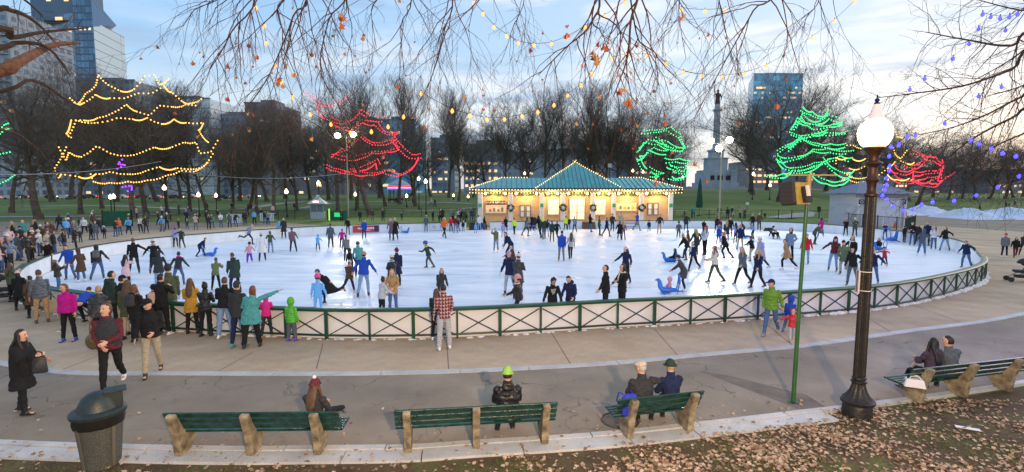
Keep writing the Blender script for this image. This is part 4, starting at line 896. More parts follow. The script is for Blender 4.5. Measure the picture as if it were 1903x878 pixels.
st(497,628,546,20,'stand','hotpink','short','charcoal','girl in hot pink hooded jacket and tan boots at the fence', hood='up', shoes='boot', sc='tan', fine=True, fem=True, over=dict(a=(20,24), e=(50,50), h=(6,-10)))
w9 = st(543,634,552,35,'stand','green','puffer','slate','small child in bright green hooded jacket standing by the fence', hood='up', child=True, fine=True, sc='purple', legw=1.25)
w10 = st(826,650,527,350,'stand','maroon','shirt','lightgrey','man in red and white plaid shirt and light grey trousers at the fence', fine=True, hair='short', hc='black', sc='white', legw=1.15, over=dict(a=(14,6), e=(40,14)))
w11 = st(812,632,536,10,'phone','darkgreen','hip','black','woman in dark green jacket holding up a phone beside the plaid shirt man', hair='long', hc='brown', fem=True, sc='white', fine=True, over=dict(a=(40,20), e=(110,60)))
w12 = st(1431,624,518,196,'walk','puffgreen','puffer','denim','man in green puffer jacket and navy cap leading a small child by hand', fine=True, hair='short', hat='cap', hatc='navy', sc='grey', skin=1, fat=1.05, over=dict(hd=(40,4), h=(12,-16), k=(4,22), a=(0,-22), ab2=(10,16), e=(20,16)))
st(1465,618,549,20,'walk','blue','short','grey','child in royal blue hooded jacket behind the green pole', hood='up', child=True, sc='blue', over=dict(lean=14))
w13 = st(1471,633,573,170,'walk','red','puffer','lightgrey','toddler in shiny red hooded jacket reaching for the hand of green puffer man', hood='up', child=True, fine=True, sc='tan', over=dict(ab2=(70,12), a=(20,0), e=(6,20), hd=(0,-10)))
# ---- right side outside the rink
st(1866,478,433,170,'stand','grey','hip','navy','person in grey poncho and red hat standing on the plaza at right edge', hat='beanie', hatc='red', sc='white', far=True)
st(1886,479,440,170,'walk','black','short','maroon','person in black jacket and maroon trousers on the plaza at right edge', hair='long', hc='black', far=True)
st(1901,474,433,200,'walk','charcoal','hip','black','dark clad walker cut by the right edge of the photo', hair='short', far=True)
# ---- seated on benches
def seat(bn, x, lab, yaw, pose, jk, jt, **k):
    p = Matrix.Translation(bn.location)@Matrix.Rotation(bn.rotation_euler.z,4,'Z')@Vector((x,.29,.335))
    k.setdefault('fine', True); k.setdefault('scale', 1.0)
    k['scale'] *= .93
    return person(p, 1, yaw-math.degrees(bn.rotation_euler.z)-math.degrees(math.atan2(p.x,p.y)), pose, jk, jt, k.pop('tc','black'), label=lab, **k)
s1 = seat(b1, .95,'girl with long brown hair and striped bobble hat sitting cross legged on bench',14,'sitcross','charcoal','short', fem=True, hair='long', hc='brown', hat='pom', hatc='maroon', extra=('white',), sc='slate', scale=.92, over=dict(ab=(30,7), h=(100,84), k=(30,84)))
s2 = seat(b2, .52,'person in lime green beanie and black puffer seated on the middle bench',0,'sit','black','puffer', hat='beanie', hatc='lime', hair='short', hood='down', scale=1.03, fat=1.2)
s3 = seat(b3, -.22,'man in checked flat cap and dark wool coat with arm round his companion',2,'sitarm','charcoal','hip', hat='flatcap', hatc='beige', hair='short', hc='grey', scale=1.03, fat=1.28, over=dict(hd=(-22,4)))
s4 = seat(b3, .34,'woman in dark green brimmed hat leaning against the flat cap man',-4,'sit','navy','hip', hat='bucket', hatc='darkgreen', hair='short', hc='blond', fem=True, scale=1.0, fat=1.15, over=dict(hd=(20,6)))
s5 = seat(b4, -.60,'woman in purple grey hooded jacket resting her head on her partner',6,'sithug',(.055,.04,.065),'hip', fem=True, hair='long', hc='black', hood='down', scale=.98, over=dict(side=7, lean=4, hd=(24,4)))
s6 = seat(b4, -.08,'man with short dark hair in dark jacket hugging the woman on right bench',10,'sit','slate','hip', hair='short', hc='black', scale=1.0, over=dict(side=-7, hd=(-30,-2), ab2=(8,66), a=(20,20), e=(50,30)))
# ---- near skaters
sk(131,520,456,205,'glide','blue','short','denim','man in bright blue jacket with bowed head skating by the left boards', hair='short', hc='dark', over=dict(hd=(0,30)))
sk(153,525,462,330,'glide','brown','coat','denim','woman in long dark brown hooded coat skating behind the blue jacket man', hood='up', sc='white', fem=True)
g1 = sk(184,520,456,12,'wide','charcoal','short','denim','skater in grey hoodie and fur hat wearing a grey backpack', hood='up', over=dict(ab2=(30,24), ab=(4,14)))
sk(92,503,446,190,'lean_rail','black','hip','brown','skater in black coat and grey hat propped against the left boards', hat='beanie', hatc='grey')
sk(110,545,483,95,'phone','black','puffer','denim','skater in grey beanie and black puffer taking a picture over the fence', hat='beanie', hatc='grey', hair='long', hc='brown', fem=True)
sk(236,540,474,30,'camera','palepink','parka','black','woman in pale pink coat with long black hair raising a phone', hair='long', hc='black', fem=True)
sk(251,509,443,5,'reach','black','hip','charcoal','man in black coat holding hands with the fur collared woman', hair='short', hc='red', over=dict(ab2=(52,24)))
sk(288,508,446,355,'reach','black','short','black','woman in black jacket with fur collar holding the hand of a man', hat='beanie', hatc='palepink', fem=True, over=dict(ab2=(24,52)), extra=(('scarf','beige'),))
sk(297,534,466,350,'glide','charcoal','parka','paledenim','skater in dark hooded jacket and light jeans behind the fence crowd', hood='up')
sk(333,531,469,20,'wide','charcoal','short','denim','woman in charcoal jacket with pink scarf skating away', hair='short', hc='dark', fem=True, extra=(('scarf','hotpink'),), over=dict(ab2=(20,34)))
sk(402,540,480,8,'glide','mossy','hip','black','skater in olive green jacket leaning forward beside the dark green parka', hair='short', hc='brown', over=dict(lean=16,a=(40,40),e=(70,70)))
sk(438,546,471,345,'skate','darkgreen','parka','navy','tall skater in dark green parka stooping with legs apart', hood='down', hair='short', hc='brown', over=dict(lean=22, a=(24,30), ab2=(8,8)))
sk(371,478,443,80,'push','navy','short','navy','skater in navy jacket bending over a blue skating aid', hair='short', over=dict(lean=44))
sk(327,460,422,15,'stand','lilac','hip','black','skater in lilac jacket standing at the left boards', hair='bob', hc='red', hat='beanie', hatc='hotpink')
sk(338,462,424,200,'reach','darkgreen','hip','charcoal','woman in dark green coat skating beside the lilac jacket', hair='bob', hc='dark', fem=True)
sk(463,455,417,88,'lift','greyblue','short','black','skater in blue grey jacket balancing on one leg with arms forward', hair='short', hc='blond', over=dict(lean=24))
sk(464,489,450,5,'glide','pink','short','purple','small child in pink and dark jacket with bright purple snow trousers', child=True, hat='beanie', hatc='charcoal', legw=1.3, sc='purple', over=dict(ab2=(50,12)))
sk(488,486,434,2,'glide','white','coat','navy','woman in long white coat and pompom hat seen from behind', hat='pom', hatc='lightgrey', fem=True, over=dict(ab2=(12,20)))
sk(503,470,430,15,'glide','olive','short','greyblue','woman in olive jacket with fur trimmed hood skating away', hair='bob', hc='brown', fem=True, extra=(('scarf','khaki'),))
sk(519,440,412,20,'stand','lightblue','hip','lightblue','child in light blue snowsuit at the boards left of grey coat', child=True, hood='up')
sk(528,443,405,190,'stand','charcoal','coat','black','adult in long charcoal coat beside the light blue snowsuit child', hair='short')
sk(545,469,423,10,'stand','mauve','hip','black','man in purple grey jacket standing with feet apart alone', hair='short', over=dict(ab=(9,9)))
sk(591,466,436,10,'reach','lightblue','hip','charcoal','child in light blue coat stretching out right arm alone on the ice', child=True, hood='up', over=dict(ab2=(62,10)))
sk(615,461,416,8,'stand','slate','parka','black','man in dark slate parka skating away near left centre', hair='short', hc='black')
sk(636,462,426,5,'glide','magenta','short','black','girl in magenta jacket right of the slate parka man', hair='short', hc='dark', fem=True)
sk(647,437,405,10,'stand','black','short','slate','dark skater in front of the red banner left end', hair='short')
sk(677,445,408,175,'stand','blue','hip','navy','young man in royal blue jacket skating before the red banner', hair='short', sc='black')
sk(645,486,438,2,'stand','grey','short','black','tall skater in grey hoodie pushing forward behind the blue jackets', hair='short', hc='black', over=dict(lean=14,h=(10,-2)))
sk(652,509,462,8,'stand','black','hip','navy','small child in black coat between grey hoodie and teal jacket', child=True, hair='short', hc='black')
sk(668,514,450,350,'push','teal','hip','navy','skater in teal blue jacket bending beside the royal blue jacket', hat='beanie', hatc='slate', over=dict(lean=30))
sk(677,552,468,12,'wide','blue','short','paledenim','large man in royal blue jacket and tan beanie with arms spread', hat='beanie', hatc='tan', fine=True, fat=1.15, over=dict(ab2=(34,34),ab=(4,8),lean=14,h=(22,-4)))
sk(650,547,484,30,'walk','brown','hip','navy','girl in brown coat with pink scarf and grey hat', hat='beanie', hatc='lightgrey', fem=True, extra=(('scarf','pink'),), sc='pink', fine=True, over=dict(h=(20,-36), k=(4,30)))
sk(611,566,501,285,'lift','black','longcoat','black','skater in long black coat leaning far forward with one leg kicked back', hat='cap', hatc='slate', fine=True, over=dict(lean=46))
sk(592,584,509,8,'stand','lightblue','hip','lightblue','child in light blue snowsuit with hot pink helmet near the fence', child=True, hat='helmet', hatc='hotpink', fine=True, over=dict(ab2=(18,10)))
sk(710,592,516,60,'hug','lightgrey','puffer','black','girl in light grey jacket with top bun holding the hands of camel coat', hair='bun', hc='black', fem=True, fine=True, skin=2, over=dict(a=(34,30), e=(40,40), inn=(10,10), lean=8))
sk(731,586,501,190,'hug','camel','hip','denim','young woman with long blond hair in camel coat by the fence', hair='long', hc='blond', fem=True, fine=True, over=dict(a=(26,26), e=(56,60), hd=(0,14)))
sk(738,532,461,350,'stand','navy','coat','black','skater in navy coat with a striped red bobble hat', hat='pom', hatc='maroon', extra=('hotpink',), fine=False)
sk(729,546,473,320,'hug','black','puffcoat','black','skater in black fur hemmed coat with cream hat', hat='beanie', hatc='cream', extra=(('scarf','lightgrey'),), over=dict(h=(10,-20)))
sk(797,499,448,285,'stride','darkgreen','short','olive','boy in blue helmet with neon yellow collar striding left alone', child=True, hat='helmet', hatc='blue', extra=(('scarf','neon'),), over=dict(h=(34,-30), k=(20,10)))
sk(820,566,499,160,'stand','charcoal','short','charcoal','woman with long brown hair skating just behind the plaid shirt man', hair='long', hc='brown', fem=True)
sk(947,549,466,200,'glide','navy','hip','lightgrey','man in navy coat striped beanie and light grey trousers', hat='beanie', hatc='lilac', fine=True, over=dict(h=(10,-14)))
sk(963,556,471,20,'hug','charcoal','puffcoat','black','woman in long dark coat with cream bobble hat beside navy coated man', hat='pom', hatc='cream', extra=('black',), fem=True, fine=True)
sk(965,592,510,290,'lean_rail','black','puffer','black','girl in pink beanie and black fur hooded jacket leaning by fence', hat='beanie', hatc='pink', child=True, fine=True, extra=(('scarf','palepink'),), over=dict(lean=10, a=(40,40), e=(30,30)))
sk(955,512,456,250,'push','brown','short','charcoal','dark haired skater in brown jacket behind the striped beanie man', hair='short', hc='black', over=dict(lean=18))
sk(950,486,431,240,'push','navy','short','navy','skater in navy jacket bending forward above the brown jacket', hair='short', hc='black', over=dict(lean=34))
q1 = sk(1026,603,516,172,'lean_rail','black','short','black','curly haired boy in black hoodie with white lettering leaning on rail', hair='afro', hc='black', fine=True, skin=2, over=dict(lean=18, hd=(-20,20), a=(28,26), ab2=(18,18), e=(10,10)))
sk(1060,600,513,205,'lean_rail','navy','short','black','boy in navy jacket leaning on rail beside the curly haired boy', hair='short', hc='black', fine=True, hood='down', over=dict(lean=12, hd=(10,26), a=(24,22), e=(14,40)))
sk(1125,590,493,262,'stand','black','hip','black','man in black coat with one hand resting on the green rail', hair='short', hc='black', fine=True, over=dict(a=(10,20), e=(10,20)))
sk(1155,588,491,245,'hug','black','hip','black','woman with dark hair and pale scarf facing the black coated man', hair='long', hc='dark', fem=True, fine=True, extra=(('scarf','cream'),), over=dict(a=(30,10), e=(60,90)))
sk(1162,528,458,205,'glide','navy','short','black','woman in blue jacket and dusty pink hat skating alone', hat='beanie', hatc='palepink', hair='long', hc='dark', fem=True, over=dict(ab2=(34,22)))
sk(1043,486,429,355,'stand','blue','hip','grey','man in bright blue jacket and grey trousers close to a girl', hair='short', hc='black', sc='maroon')
sk(1060,482,433,350,'walk','lightgrey','shirt','black','girl in light grey sweater and black leggings beside blue jacket man', hair='long', hc='brown', fem=True, collar=False)
sk(922,470,424,195,'stand','mossy','short','greyblue','skater in grey green hoodie and pale leggings with white skates', hair='short', hc='black', sc='white', hood='down', over=dict(side=6, a=(70,6), e=(110,10)))
# far middle
F = dict(far=True)
sk(728,447,406,200,'glide','mauve','coat','black','skater in mauve coat and pale hat beside black coat', hat='beanie', hatc='lightgrey', **F)
sk(735,447,405,190,'walk','black','coat','black','skater in long black coat right of the mauve coat', hat='beanie', hatc='beige', **F)
sk(792,431,400,10,'stand','slate','short','denim','skater in slate jacket and jeans standing at pale banner', hat='beanie', hatc='lightgrey', **F)
sk(826,442,404,150,'walk','orange','short','black','skater in bright orange red jacket left of the steps', hair='long', hc='blond', fem=True, **F)
sk(838,431,403,170,'stand','red','short','navy','skater in red jacket in the cluster at the steps', hair='short', **F)
sk(847,434,402,200,'pockets','maroon','short','greyblue','skater in maroon top and pale jeans at the steps cluster', hair='long', hc='red', fem=True, **F)
sk(852,430,406,80,'stand','navy','short','denim','skater in navy jacket leaning at the steps cluster', hair='short', **F)
sk(861,431,410,190,'stand','black','hip','greyblue','small figure in black coat before the dark steps', child=True, hair='short', **F)
sk(891,431,400,20,'stand','white','short','paledenim','skater in white jacket and pale jeans right of dark steps', hair='short', hc='black', sc='white', **F)
sk(900,429,403,60,'stand','black','short','denim','long haired skater in black jacket beside the white jacket', hair='long', hc='black', fem=True, sc='white', **F)
sk(884,434,414,10,'stand','lightblue','hip','lightblue','small child in pale blue before the dark steps', child=True, hair='short', hc='blond', **F)
sk(935,441,413,15,'stand','lilac','hip','lilac','child in lilac suit and pink helmet', child=True, hat='helmet', hatc='hotpink', **F)
sk(940,431,403,10,'stand','black','coat','black','adult in black coat behind the lilac suited child', hair='short', **F)
sk(956,436,405,330,'stride','neon','short','black','rink marshal in neon yellow vest striding at left of pavilion', hair='short', **F)
sk(978,439,404,70,'stride','grey','hip','black','skater in grey coat striding right with long legs', hair='long', hc='brown', fem=True, **F)
sk(989,430,399,200,'stand','black','parka','black','skater in black parka left of the central group', hair='short', **F)
sk(994,428,400,180,'stand','charcoal','parka','tan','skater in charcoal parka and tan trousers by the boards', hair='bob', **F)
sk(1003,443,401,320,'stride','black','short','black','skater in black striding in the central group', hair='long', hc='dark', **F)
sk(1011,445,405,340,'stride','darkgreen','short','slate','skater in dark green with neon hood in the central group', hood='up', hatc='neon', **F)
sk(1016,441,408,20,'glide','black','short','lightgrey','skater in black top and light grey trousers in central group', hair='short', **F)
sk(1026,450,410,10,'stand','darkgreen','hip','olive','skater in dark green jacket and olive trousers of a pair', hair='short', hc='brown', **F)
sk(1035,443,411,340,'walk','black','hip','black','skater in black beside the olive trousers', hair='short', **F)
sk(1051,429,402,10,'walk','neon','short','black','second rink marshal in neon yellow vest before the doors', hair='short', **F)
sk(1068,433,402,200,'walk','greyblue','short','black','skater in denim blue jacket right of the neon marshal', hair='short', hc='blond', **F)
sk(1057,428,404,190,'stand','charcoal','short','navy','skater in charcoal jacket behind the neon marshal', hair='short', **F)
sk(1097,432,398,60,'hug','black','hip','denim','skater in black coat and jeans by the brown steps', hair='long', hc='black', **F)
sk(1113,438,402,80,'glide','olive','hip','black','skater in long olive jacket gliding right', hair='short', hc='brown', **F)
sk(1127,440,405,60,'stride','navy','short','navy','skater in navy jacket bending forward near the olive jacket', hair='short', **F)
sk(1138,431,397,190,'stand','charcoal','hip','black','skater in charcoal jacket at boards right of the brown steps', hat='beanie', hatc='grey', **F)
sk(1151,446,411,350,'stand','black','coat','black','skater in black coat paired with the purple jacket', hair='short', **F)
sk(1158,446,412,340,'stand','mauve','hip','slate','skater in purple jacket paired with the black coat', hair='long', hc='blond', fem=True, **F)
sk(1154,431,395,150,'stand','khaki','coat','black','skater in khaki coat with dark hair near right window', hair='short', **F)
sk(1184,429,395,60,'walk','blue','short','grey','tall skater in bright blue jacket and grey trousers at right boards', hair='short', **F)
sk(1206,431,409,10,'stand','navy','short','navy','small child in navy suit alone near the right boards', child=True, hair='short', **F)
sk(1225,434,398,200,'stand','charcoal','short','khaki','man in charcoal jacket and khaki trousers standing straight', hair='short', **F)
# right cluster
sk(1261,443,411,10,'stand','slate','hip','black','child in slate coat beside adult in long dark coat', child=True, hair='short', **F)
sk(1275,430,397,350,'glide','charcoal','parka','black','adult in long charcoal parka with a child at far boards', hair='short', **F)
e1 = sk(1253,487,450,270,'sled','black','short','denim','dark haired girl riding on the blue skating aid', hair='long', hc='black', fem=True, scale=.82)
sk(1277,484,435,290,'push','black','hip','charcoal','long haired woman in black pushing the girl on the skating aid', hair='long', hc='blond', fem=True, over=dict(lean=24))
sk(1279,466,428,260,'glide','brown','short','charcoal','skater in brown hooded jacket behind the pushing woman', hood='up')
sk(1294,476,424,330,'glide','darkgreen','parka','black','skater in dark green parka with long hair and white hat', hair='long', hc='blond', hat='beanie', hatc='white', fem=True)
sk(1288,505,449,215,'walk','navy','short','black','skater in navy jacket with white collar and black trousers', hair='short', hc='blond', extra=(('scarf','white'),), over=dict(h=(20,-26)))
sk(1309,475,419,225,'hug','white','short','black','woman in white jacket wearing a red santa hat', hair='long', hc='red', hat='pom', hatc='red', extra=('white',), fem=True)
sk(1308,440,409,200,'stand','black','short','maroon','skater with black hair and maroon trousers behind the santa hat', hair='long', hc='black', **F)
e2 = sk(1243,545,498,255,'sled','pink','short','pink','little girl in pink snowsuit seated on a blue skating aid', hood='up', child=True, scale=.66, fine=True)
sk(1271,541,494,285,'push','charcoal','puffcoat','navy','woman in charcoal puffer coat pushing the pink snowsuit girl', hat='beanie', hatc='charcoal', hair='short', fem=True, fine=True, sc='white', over=dict(lean=30), scale=.86)
sk(1327,526,457,245,'walk','cream','short','olive','red haired woman in cream sweater and dark green trousers gliding left', hair='long', hc='red', fem=True, fine=True, over=dict(h=(18,-18), k=(10,14), a=(30,20), e=(60,50), ab=(4,10)))
sk(1335,455,418,10,'stand','blue','hip','blue','child in bright blue suit near the red hats', child=True, hat='beanie', hatc='lilac', **F)
sk(1341,462,430,60,'push','pink','hip','navy','child in pink jacket leaning forward right of the bright blue child', child=True, hood='up', **F)
sk(1348,482,432,250,'stride','black','hip','black','man in black jacket striding left behind the red haired woman', hair='short', hc='dark')
for u, vf, vh, yw, ps, jk, jt, tc, lab, kk in [
 (1331,434,402,30,'glide','black','hip','black','skater in black at boards left of the red hat',{}),
 (1338,438,407,10,'stand','maroon','short','black','skater in maroon jacket and red hat in the right cluster',dict(hat='beanie',hatc='red')),
 (1350,448,410,10,'stand','charcoal','coat','black','skater with fur hat and dark coat in the right cluster',dict(hair='long',hc='blond')),
 (1356,440,404,190,'stand','black','hip','black','tall skater in black right of the fur hat',{}),
 (1367,452,414,330,'glide','lilac','hip','slate','skater in lilac jacket in the right cluster',dict(hair='long',hc='black')),
 (1375,465,418,20,'stand','navy','hip','khaki','skater in navy jacket and khaki trousers in right cluster',dict(hair='short',hc='blond')),
 (1383,440,412,280,'push','maroon','short','black','skater in maroon leaning over a blue skating aid',{}),
 (1400,445,415,280,'push','paledenim','short','black','skater in denim jacket leaning forward with arms out',dict(hair='long',hc='blond')),
 (1398,428,398,190,'stand','black','hip','black','skater in black coat by far right boards',{}),
 (1410,429,396,200,'stand','brown','hip','black','skater in brown coat by far right boards',dict(hair='long',hc='dark')),
 (1420,440,420,70,'fall','darkgreen','short','darkgreen','fallen skater in dark green getting up on all fours',{}),
 (1441,443,426,180,'fall','black','short','black','fallen skater in black with hands on the ice',{}),
 (1467,484,424,200,'pockets','greyblue','hip','black','hooded skater in light denim jacket behind tan coat woman',dict(hood='up',hatc='charcoal')),
 (1512,455,416,120,'push','olive','hip','darkgreen','skater in olive coat pushing with a lowered head',{}),
 (1524,444,405,20,'walk','magenta','hip','denim','skater in plum coat and jeans by the far boards',dict(hair='bob',hc='black',sc='white')),
 (1571,439,406,190,'phone','black','hip','black','girl in black jacket filming at the far boards',dict(hair='long',hc='brown',fem=True)),
 (1588,440,405,185,'phone','olive','parka','black','girl in olive parka with white hat filming at the boards',dict(hat='beanie',hatc='white',fem=True)),
 (1644,446,415,190,'camera','navy','short','denim','person in navy with both arms raised at the boards',{}),
 (1680,451,420,30,'stand','black','hip','black','dark figure standing left of the group at the right boards',{}),
 (1695,456,413,200,'hug','black','short','denim','person in black jacket in the group at right boards',{}),
 (1705,455,417,180,'stand','charcoal','short','black','short person in charcoal beside the black jacket at right boards',dict(hair='long')),
 (1721,457,412,200,'stand','navy','short','black','person in navy jacket at centre of right boards group',{}),
 (1734,464,421,190,'hug','white','short','denim','woman in white jacket in the group at right boards',dict(fem=True,hair='long',hc='dark')),
 (1755,466,422,200,'reach','black','short','paledenim','woman in black jacket at right end of the boards group',dict(fem=True,hair='long',hc='black',over=dict(ab2=(10,50)))),
]:
    kk = dict(kk); kk.setdefault('hair','short'); kk['far'] = vf < 470
    if kk.get('hood') == 'up': kk.pop('hair')
    sk(u, vf, vh, yw, ps, jk, jt, tc, lab, **kk)
sk(1712,476,426,15,'glide','slate','short','denim','skater in grey hooded jacket gliding up to the boards group', hood='up', sc='white', over=dict(a=(50,8)))
sk(1462,503,445,245,'stride','camel','parka','black','woman in tan coat striding left with white skates', hair='short', hc='brown', fem=True, sc='white', over=dict(lean=10))
sk(1414,500,440,240,'stride','lilac','coat','darkgreen','woman in lilac coat and white hat with dark scarf', hat='beanie', hatc='white', fem=True, sc='white', over=dict(lean=10))
sk(1397,486,440,320,'push','black','short','khaki','skater in black with khaki trousers pushing an aid behind two girls', hair='short', over=dict(lean=16))
sk(1379,529,460,222,'walk','slate','puffer','black','girl with wavy blond hair in dark jacket, left of a pair', hair='long', hc='blond', fem=True, fine=True)
sk(1407,536,463,222,'walk','navy','hip','black','girl with long blond hair in navy jacket, right of a pair', hair='long', hc='blond', fem=True, fine=True, over=dict(h=(18,-14)))
sk(1497,491,434,190,'stand','red','hip','paledenim','skater in bright red jacket and jeans behind the green pole', hat='beanie', hatc='pink')
sk(1548,504,439,192,'glide','maroon','short','paledenim','woman in maroon college hoodie and light jeans skating forward', hair='long', hc='brown', hat='beanie', hatc='maroon', fem=True, over=dict(ab2=(36,14)))
sk(1567,512,447,200,'glide','mossy','parka','khaki','skater in olive jacket and black beret next to the maroon hoodie', hat='cap', hatc='black', hair='short')
sk(1580,502,438,190,'glide','black','parka','black','woman in black parka with white collar behind the olive jacket', hair='long', hc='dark', fem=True, extra=(('scarf','white'),))
sk(1583,531,461,195,'reach','black','short','slate','man in black hoodie stretching one arm behind the lamp post', hood='up', fine=True, over=dict(ab2=(12,44)))
sk(1621,528,462,188,'reach','navy','short','denim','skater in navy jacket right behind the lamp post with arm out', hair='short', fine=True, over=dict(ab2=(50,50)))
sk(1643,494,459,200,'reach','red','short','navy','small child in red jacket and dark helmet with arms wide', child=True, hat='helmet', hatc='charcoal', over=dict(ab2=(76,70)))
e3 = sk(1632,464,427,200,'sled','black','short','lilac','girl in black jacket seated near the blue skating aids', hair='long', hc='brown', scale=.85)
sk(1794,498,448,205,'wide','navy','short','denim','man in navy hoodie gripping the rail at far right of the rink', hair='short', hc='brown', fat=1.15, over=dict(ab2=(30,72), a=(10,10), hd=(0,24), h=(10,0), k=(14,14)))
# ---- spectators behind the far boards
rp = random.Random(21)
JKS = [('black','puffer',8),('charcoal','hip',6),('navy','short',4),('slate','parka',4),('brown','hip',1),('red','short',.12),('lightblue','short',.6),('palepink','hip',1),('white','short',.6),('orange','puffer',.001),('greyblue','short',1),('olive','parka',1),('mauve','hip',1),('beige','hip',.6),('teal','short',.5)]
HTS = [None,None,None,('beanie','grey'),('beanie','black'),('beanie','cream'),('pom','pink'),('pom','white'),('beanie','maroon'),('cap','navy'),('beanie','lilac')]
def pick():
    tot = sum(a[2] for a in JKS); x = rp.random()*tot
    for a in JKS:
        x -= a[2]
        if x <= 0: return a[0], a[1]
    return 'black','puffer'
NUMW = ['first','second','third','fourth','fifth','sixth','seventh','eighth','ninth','tenth','eleventh','twelfth','thirteenth','fourteenth','fifteenth','sixteenth','seventeenth','eighteenth','nineteenth','twentieth','twenty first','twenty second','twenty third','twenty fourth','twenty fifth','twenty sixth','twenty seventh','twenty eighth','twenty ninth','thirtieth','thirty first','thirty second','thirty third','thirty fourth']
VAR = {}
def crowd(us, vfun, hts, poses, place, grp, yaw0, fixed=None):
    for i, u in enumerate(sorted(us)):
        u = u+rp.uniform(-9,9)
        vf = vfun(u)+rp.uniform(-2.4,1.4); jk, jt = pick(); ht = rp.choice(HTS); ch = rp.random() < .16
        if fixed and i in fixed: jk, jt, ht = fixed[i]
        h = rp.uniform(*hts)*(.68 if ch else 1); p = at(u, vf, .004); p.z = gz(p.x,p.y)+.004
        kw = dict(hat=ht[0], hatc=ht[1]) if ht else dict(hair=rp.choice(['short','short','long','bob']), hc=rp.choice(['dark','black','brown','blond']))
        if ht and rp.random() < .4: kw['hair'] = 'long'; kw['hc'] = rp.choice(['brown','dark','blond'])
        ps = rp.choice(poses); tc = rp.choice(['black','denim','navy','charcoal','grey'])
        desc = 'child' if ch else 'spectator'; hd = (' and %s hat' % ht[1]) if ht else ''
        nice = {'lightgrey':'light grey','lightblue':'light blue','palepink':'pale pink','greyblue':'grey blue'}
        lab = '%s in %s %s%s, %s %s' % (desc, nice.get(jk,jk), {'short':'jacket','hip':'jacket','parka':'parka','puffer':'puffer'}[jt], hd, NUMW[i], place)
        ps_k = (ps, rp.randrange(3)); VAR.setdefault(ps_k, jitter(ps, None, .8)); kw.update(over=VAR[ps_k], far=True, child=ch, skin=rp.choice([0,0,1,2,3,3,4]), group=grp)
        person(p, h, yaw0(u)+rp.uniform(-35,35), ps, jk, jt, tc, label=lab, **kw)
lf = lambda u: interp(u, [-20,60,120,200,310,420,520,620], [500,472,455,440,428,423,415,411])
crowd([6,26,44,62,84,104,128,144,163,182,199,214,226,246,258,280,294,306,318,334,350,362,385,398,414,428,446,458,472,488,502], lambda u: lf(u)+1, (1.5,1.75), ['stand','pockets','phone','hug','lean_rail'], 'from left at left boards', 'spectators lined up along the left boards', lambda u: interp(u,[0,150,500],[110,150,180]), {12:('orange','puffer',('beanie','grey')), 21:('palepink','hip',('beanie','cream'))})
crowd([2,18,33,56,70,80,100,118,124,136,150,172,190,238,268,300,326,342,357,374,392,410,436,452,462,481,492,510,530,556], lambda u: lf(u)-13-5*math.sin(u*.7), (1.55,1.8), ['stand','pockets','walk','stand'], 'from left in second row', 'people standing in the second row on the left', lambda u: rp.choice([0,90,180,180,200,270]), {10:('lightblue','short',('beanie','lightblue'))} if False else None)
crowd([30,46,58,112,128,150,176,240,262,298,330,388,430,470], lambda u: lf(u)-27, (1.55,1.8), ['stand','walk'], 'from left on the far left path', 'people walking on the path at left', lambda u: rp.choice([0,90,270,180]))
crowd([640,664,690,716,742,806,816,828,834,842,848,856,862,872,880,888,896], lambda u: 414 if u > 780 else 412, (1.5,1.75), ['stand','sit','phone','hug'][0:1]+['phone','hug'], 'from left behind middle boards', 'people waiting behind the middle boards', lambda u: 180)
crowd([919,932,948,968,975,1010,1024,1062,1074,1086,1128,1148,1162,1196,1212,1234], lambda u: 409, (1.5,1.78), ['stand','pockets','phone','hug'], 'from left on pavilion terrace', 'people on the terrace in front of the pavilion', lambda u: rp.choice([160,180,200,90,270]), {9:('mint','short',None)} if False else None)
crowd([1276,1288,1330,1345,1356,1366,1378,1392,1422], lambda u: 409, (1.45,1.7), ['stand','pockets','stand'], 'from left by picnic tables', 'people by the picnic tables', lambda u: 180)
crowd([800,808,1822,1878,1893,1866], lambda u: interp(u,[800,808,1822,1900],[392,392,396,386]), (1.6,1.75), ['walk','stand'], 'from left of far off walkers', 'people walking far off beyond the rink', lambda u: 90)
crowd([-6,4,14,22,31,40,49,57,66,76,88,98,108,119,131], lambda u: interp(u,[-10,40,140],[520,486,462])+4*math.sin(u), (1.55,1.8), ['stand','pockets','phone','hug'], 'from left in left corner', 'people packed in the left corner of the rink', lambda u: 100)
place_people()
# ---- things people hold and wear (each a thing of its own)
def bag(name, lab, cat, loc, rz, build, m):
    t_ = empty(name, loc, rz); tag(t_, lab, cat); build(t_, m); return t_
M_bbag = mat('black_bag',(.012,.012,.014),.5,var=.2,scale=12,bump=.4,bscale=30); M_brbag = mat('brown_leather',(.12,.085,.04),.4,var=.3,scale=15,bump=.2)
def tote(w_, h_, d_):
    def f(t_, m):
        q = MB(); q.box((0,0,-h_/2), (w_,d_,h_), taper=.8, bev=.015); q.build('pouch', m, t_)
        for s in (-1,1):
            q = MB(); q.tube([(-w_*.28,s*d_*.25,-.01),(-w_*.2,s*d_*.2,h_*.28),(0,s*d_*.15,h_*.36),(w_*.2,s*d_*.2,h_*.28),(w_*.28,s*d_*.25,-.01)], .008, 6); q.build('handle', m, t_)
    return f
l_ = wp(w1,'wrR'); bag('handbag','black bag held out by the woman in the black shawl','bag', (l_.x+.05,l_.y,l_.z-.02), .4, tote(.24,.30,.06), M_bbag)
l_ = wp(w5,'wrR'); bag('paper_bag','large brown paper bag hanging from the hand of grey puffer man','bag', (l_.x+.10,l_.y,l_.z-.16), .3, tote(.36,.42,.16), mat('kraft_paper',(.34,.26,.18),.8,var=.15,scale=9))
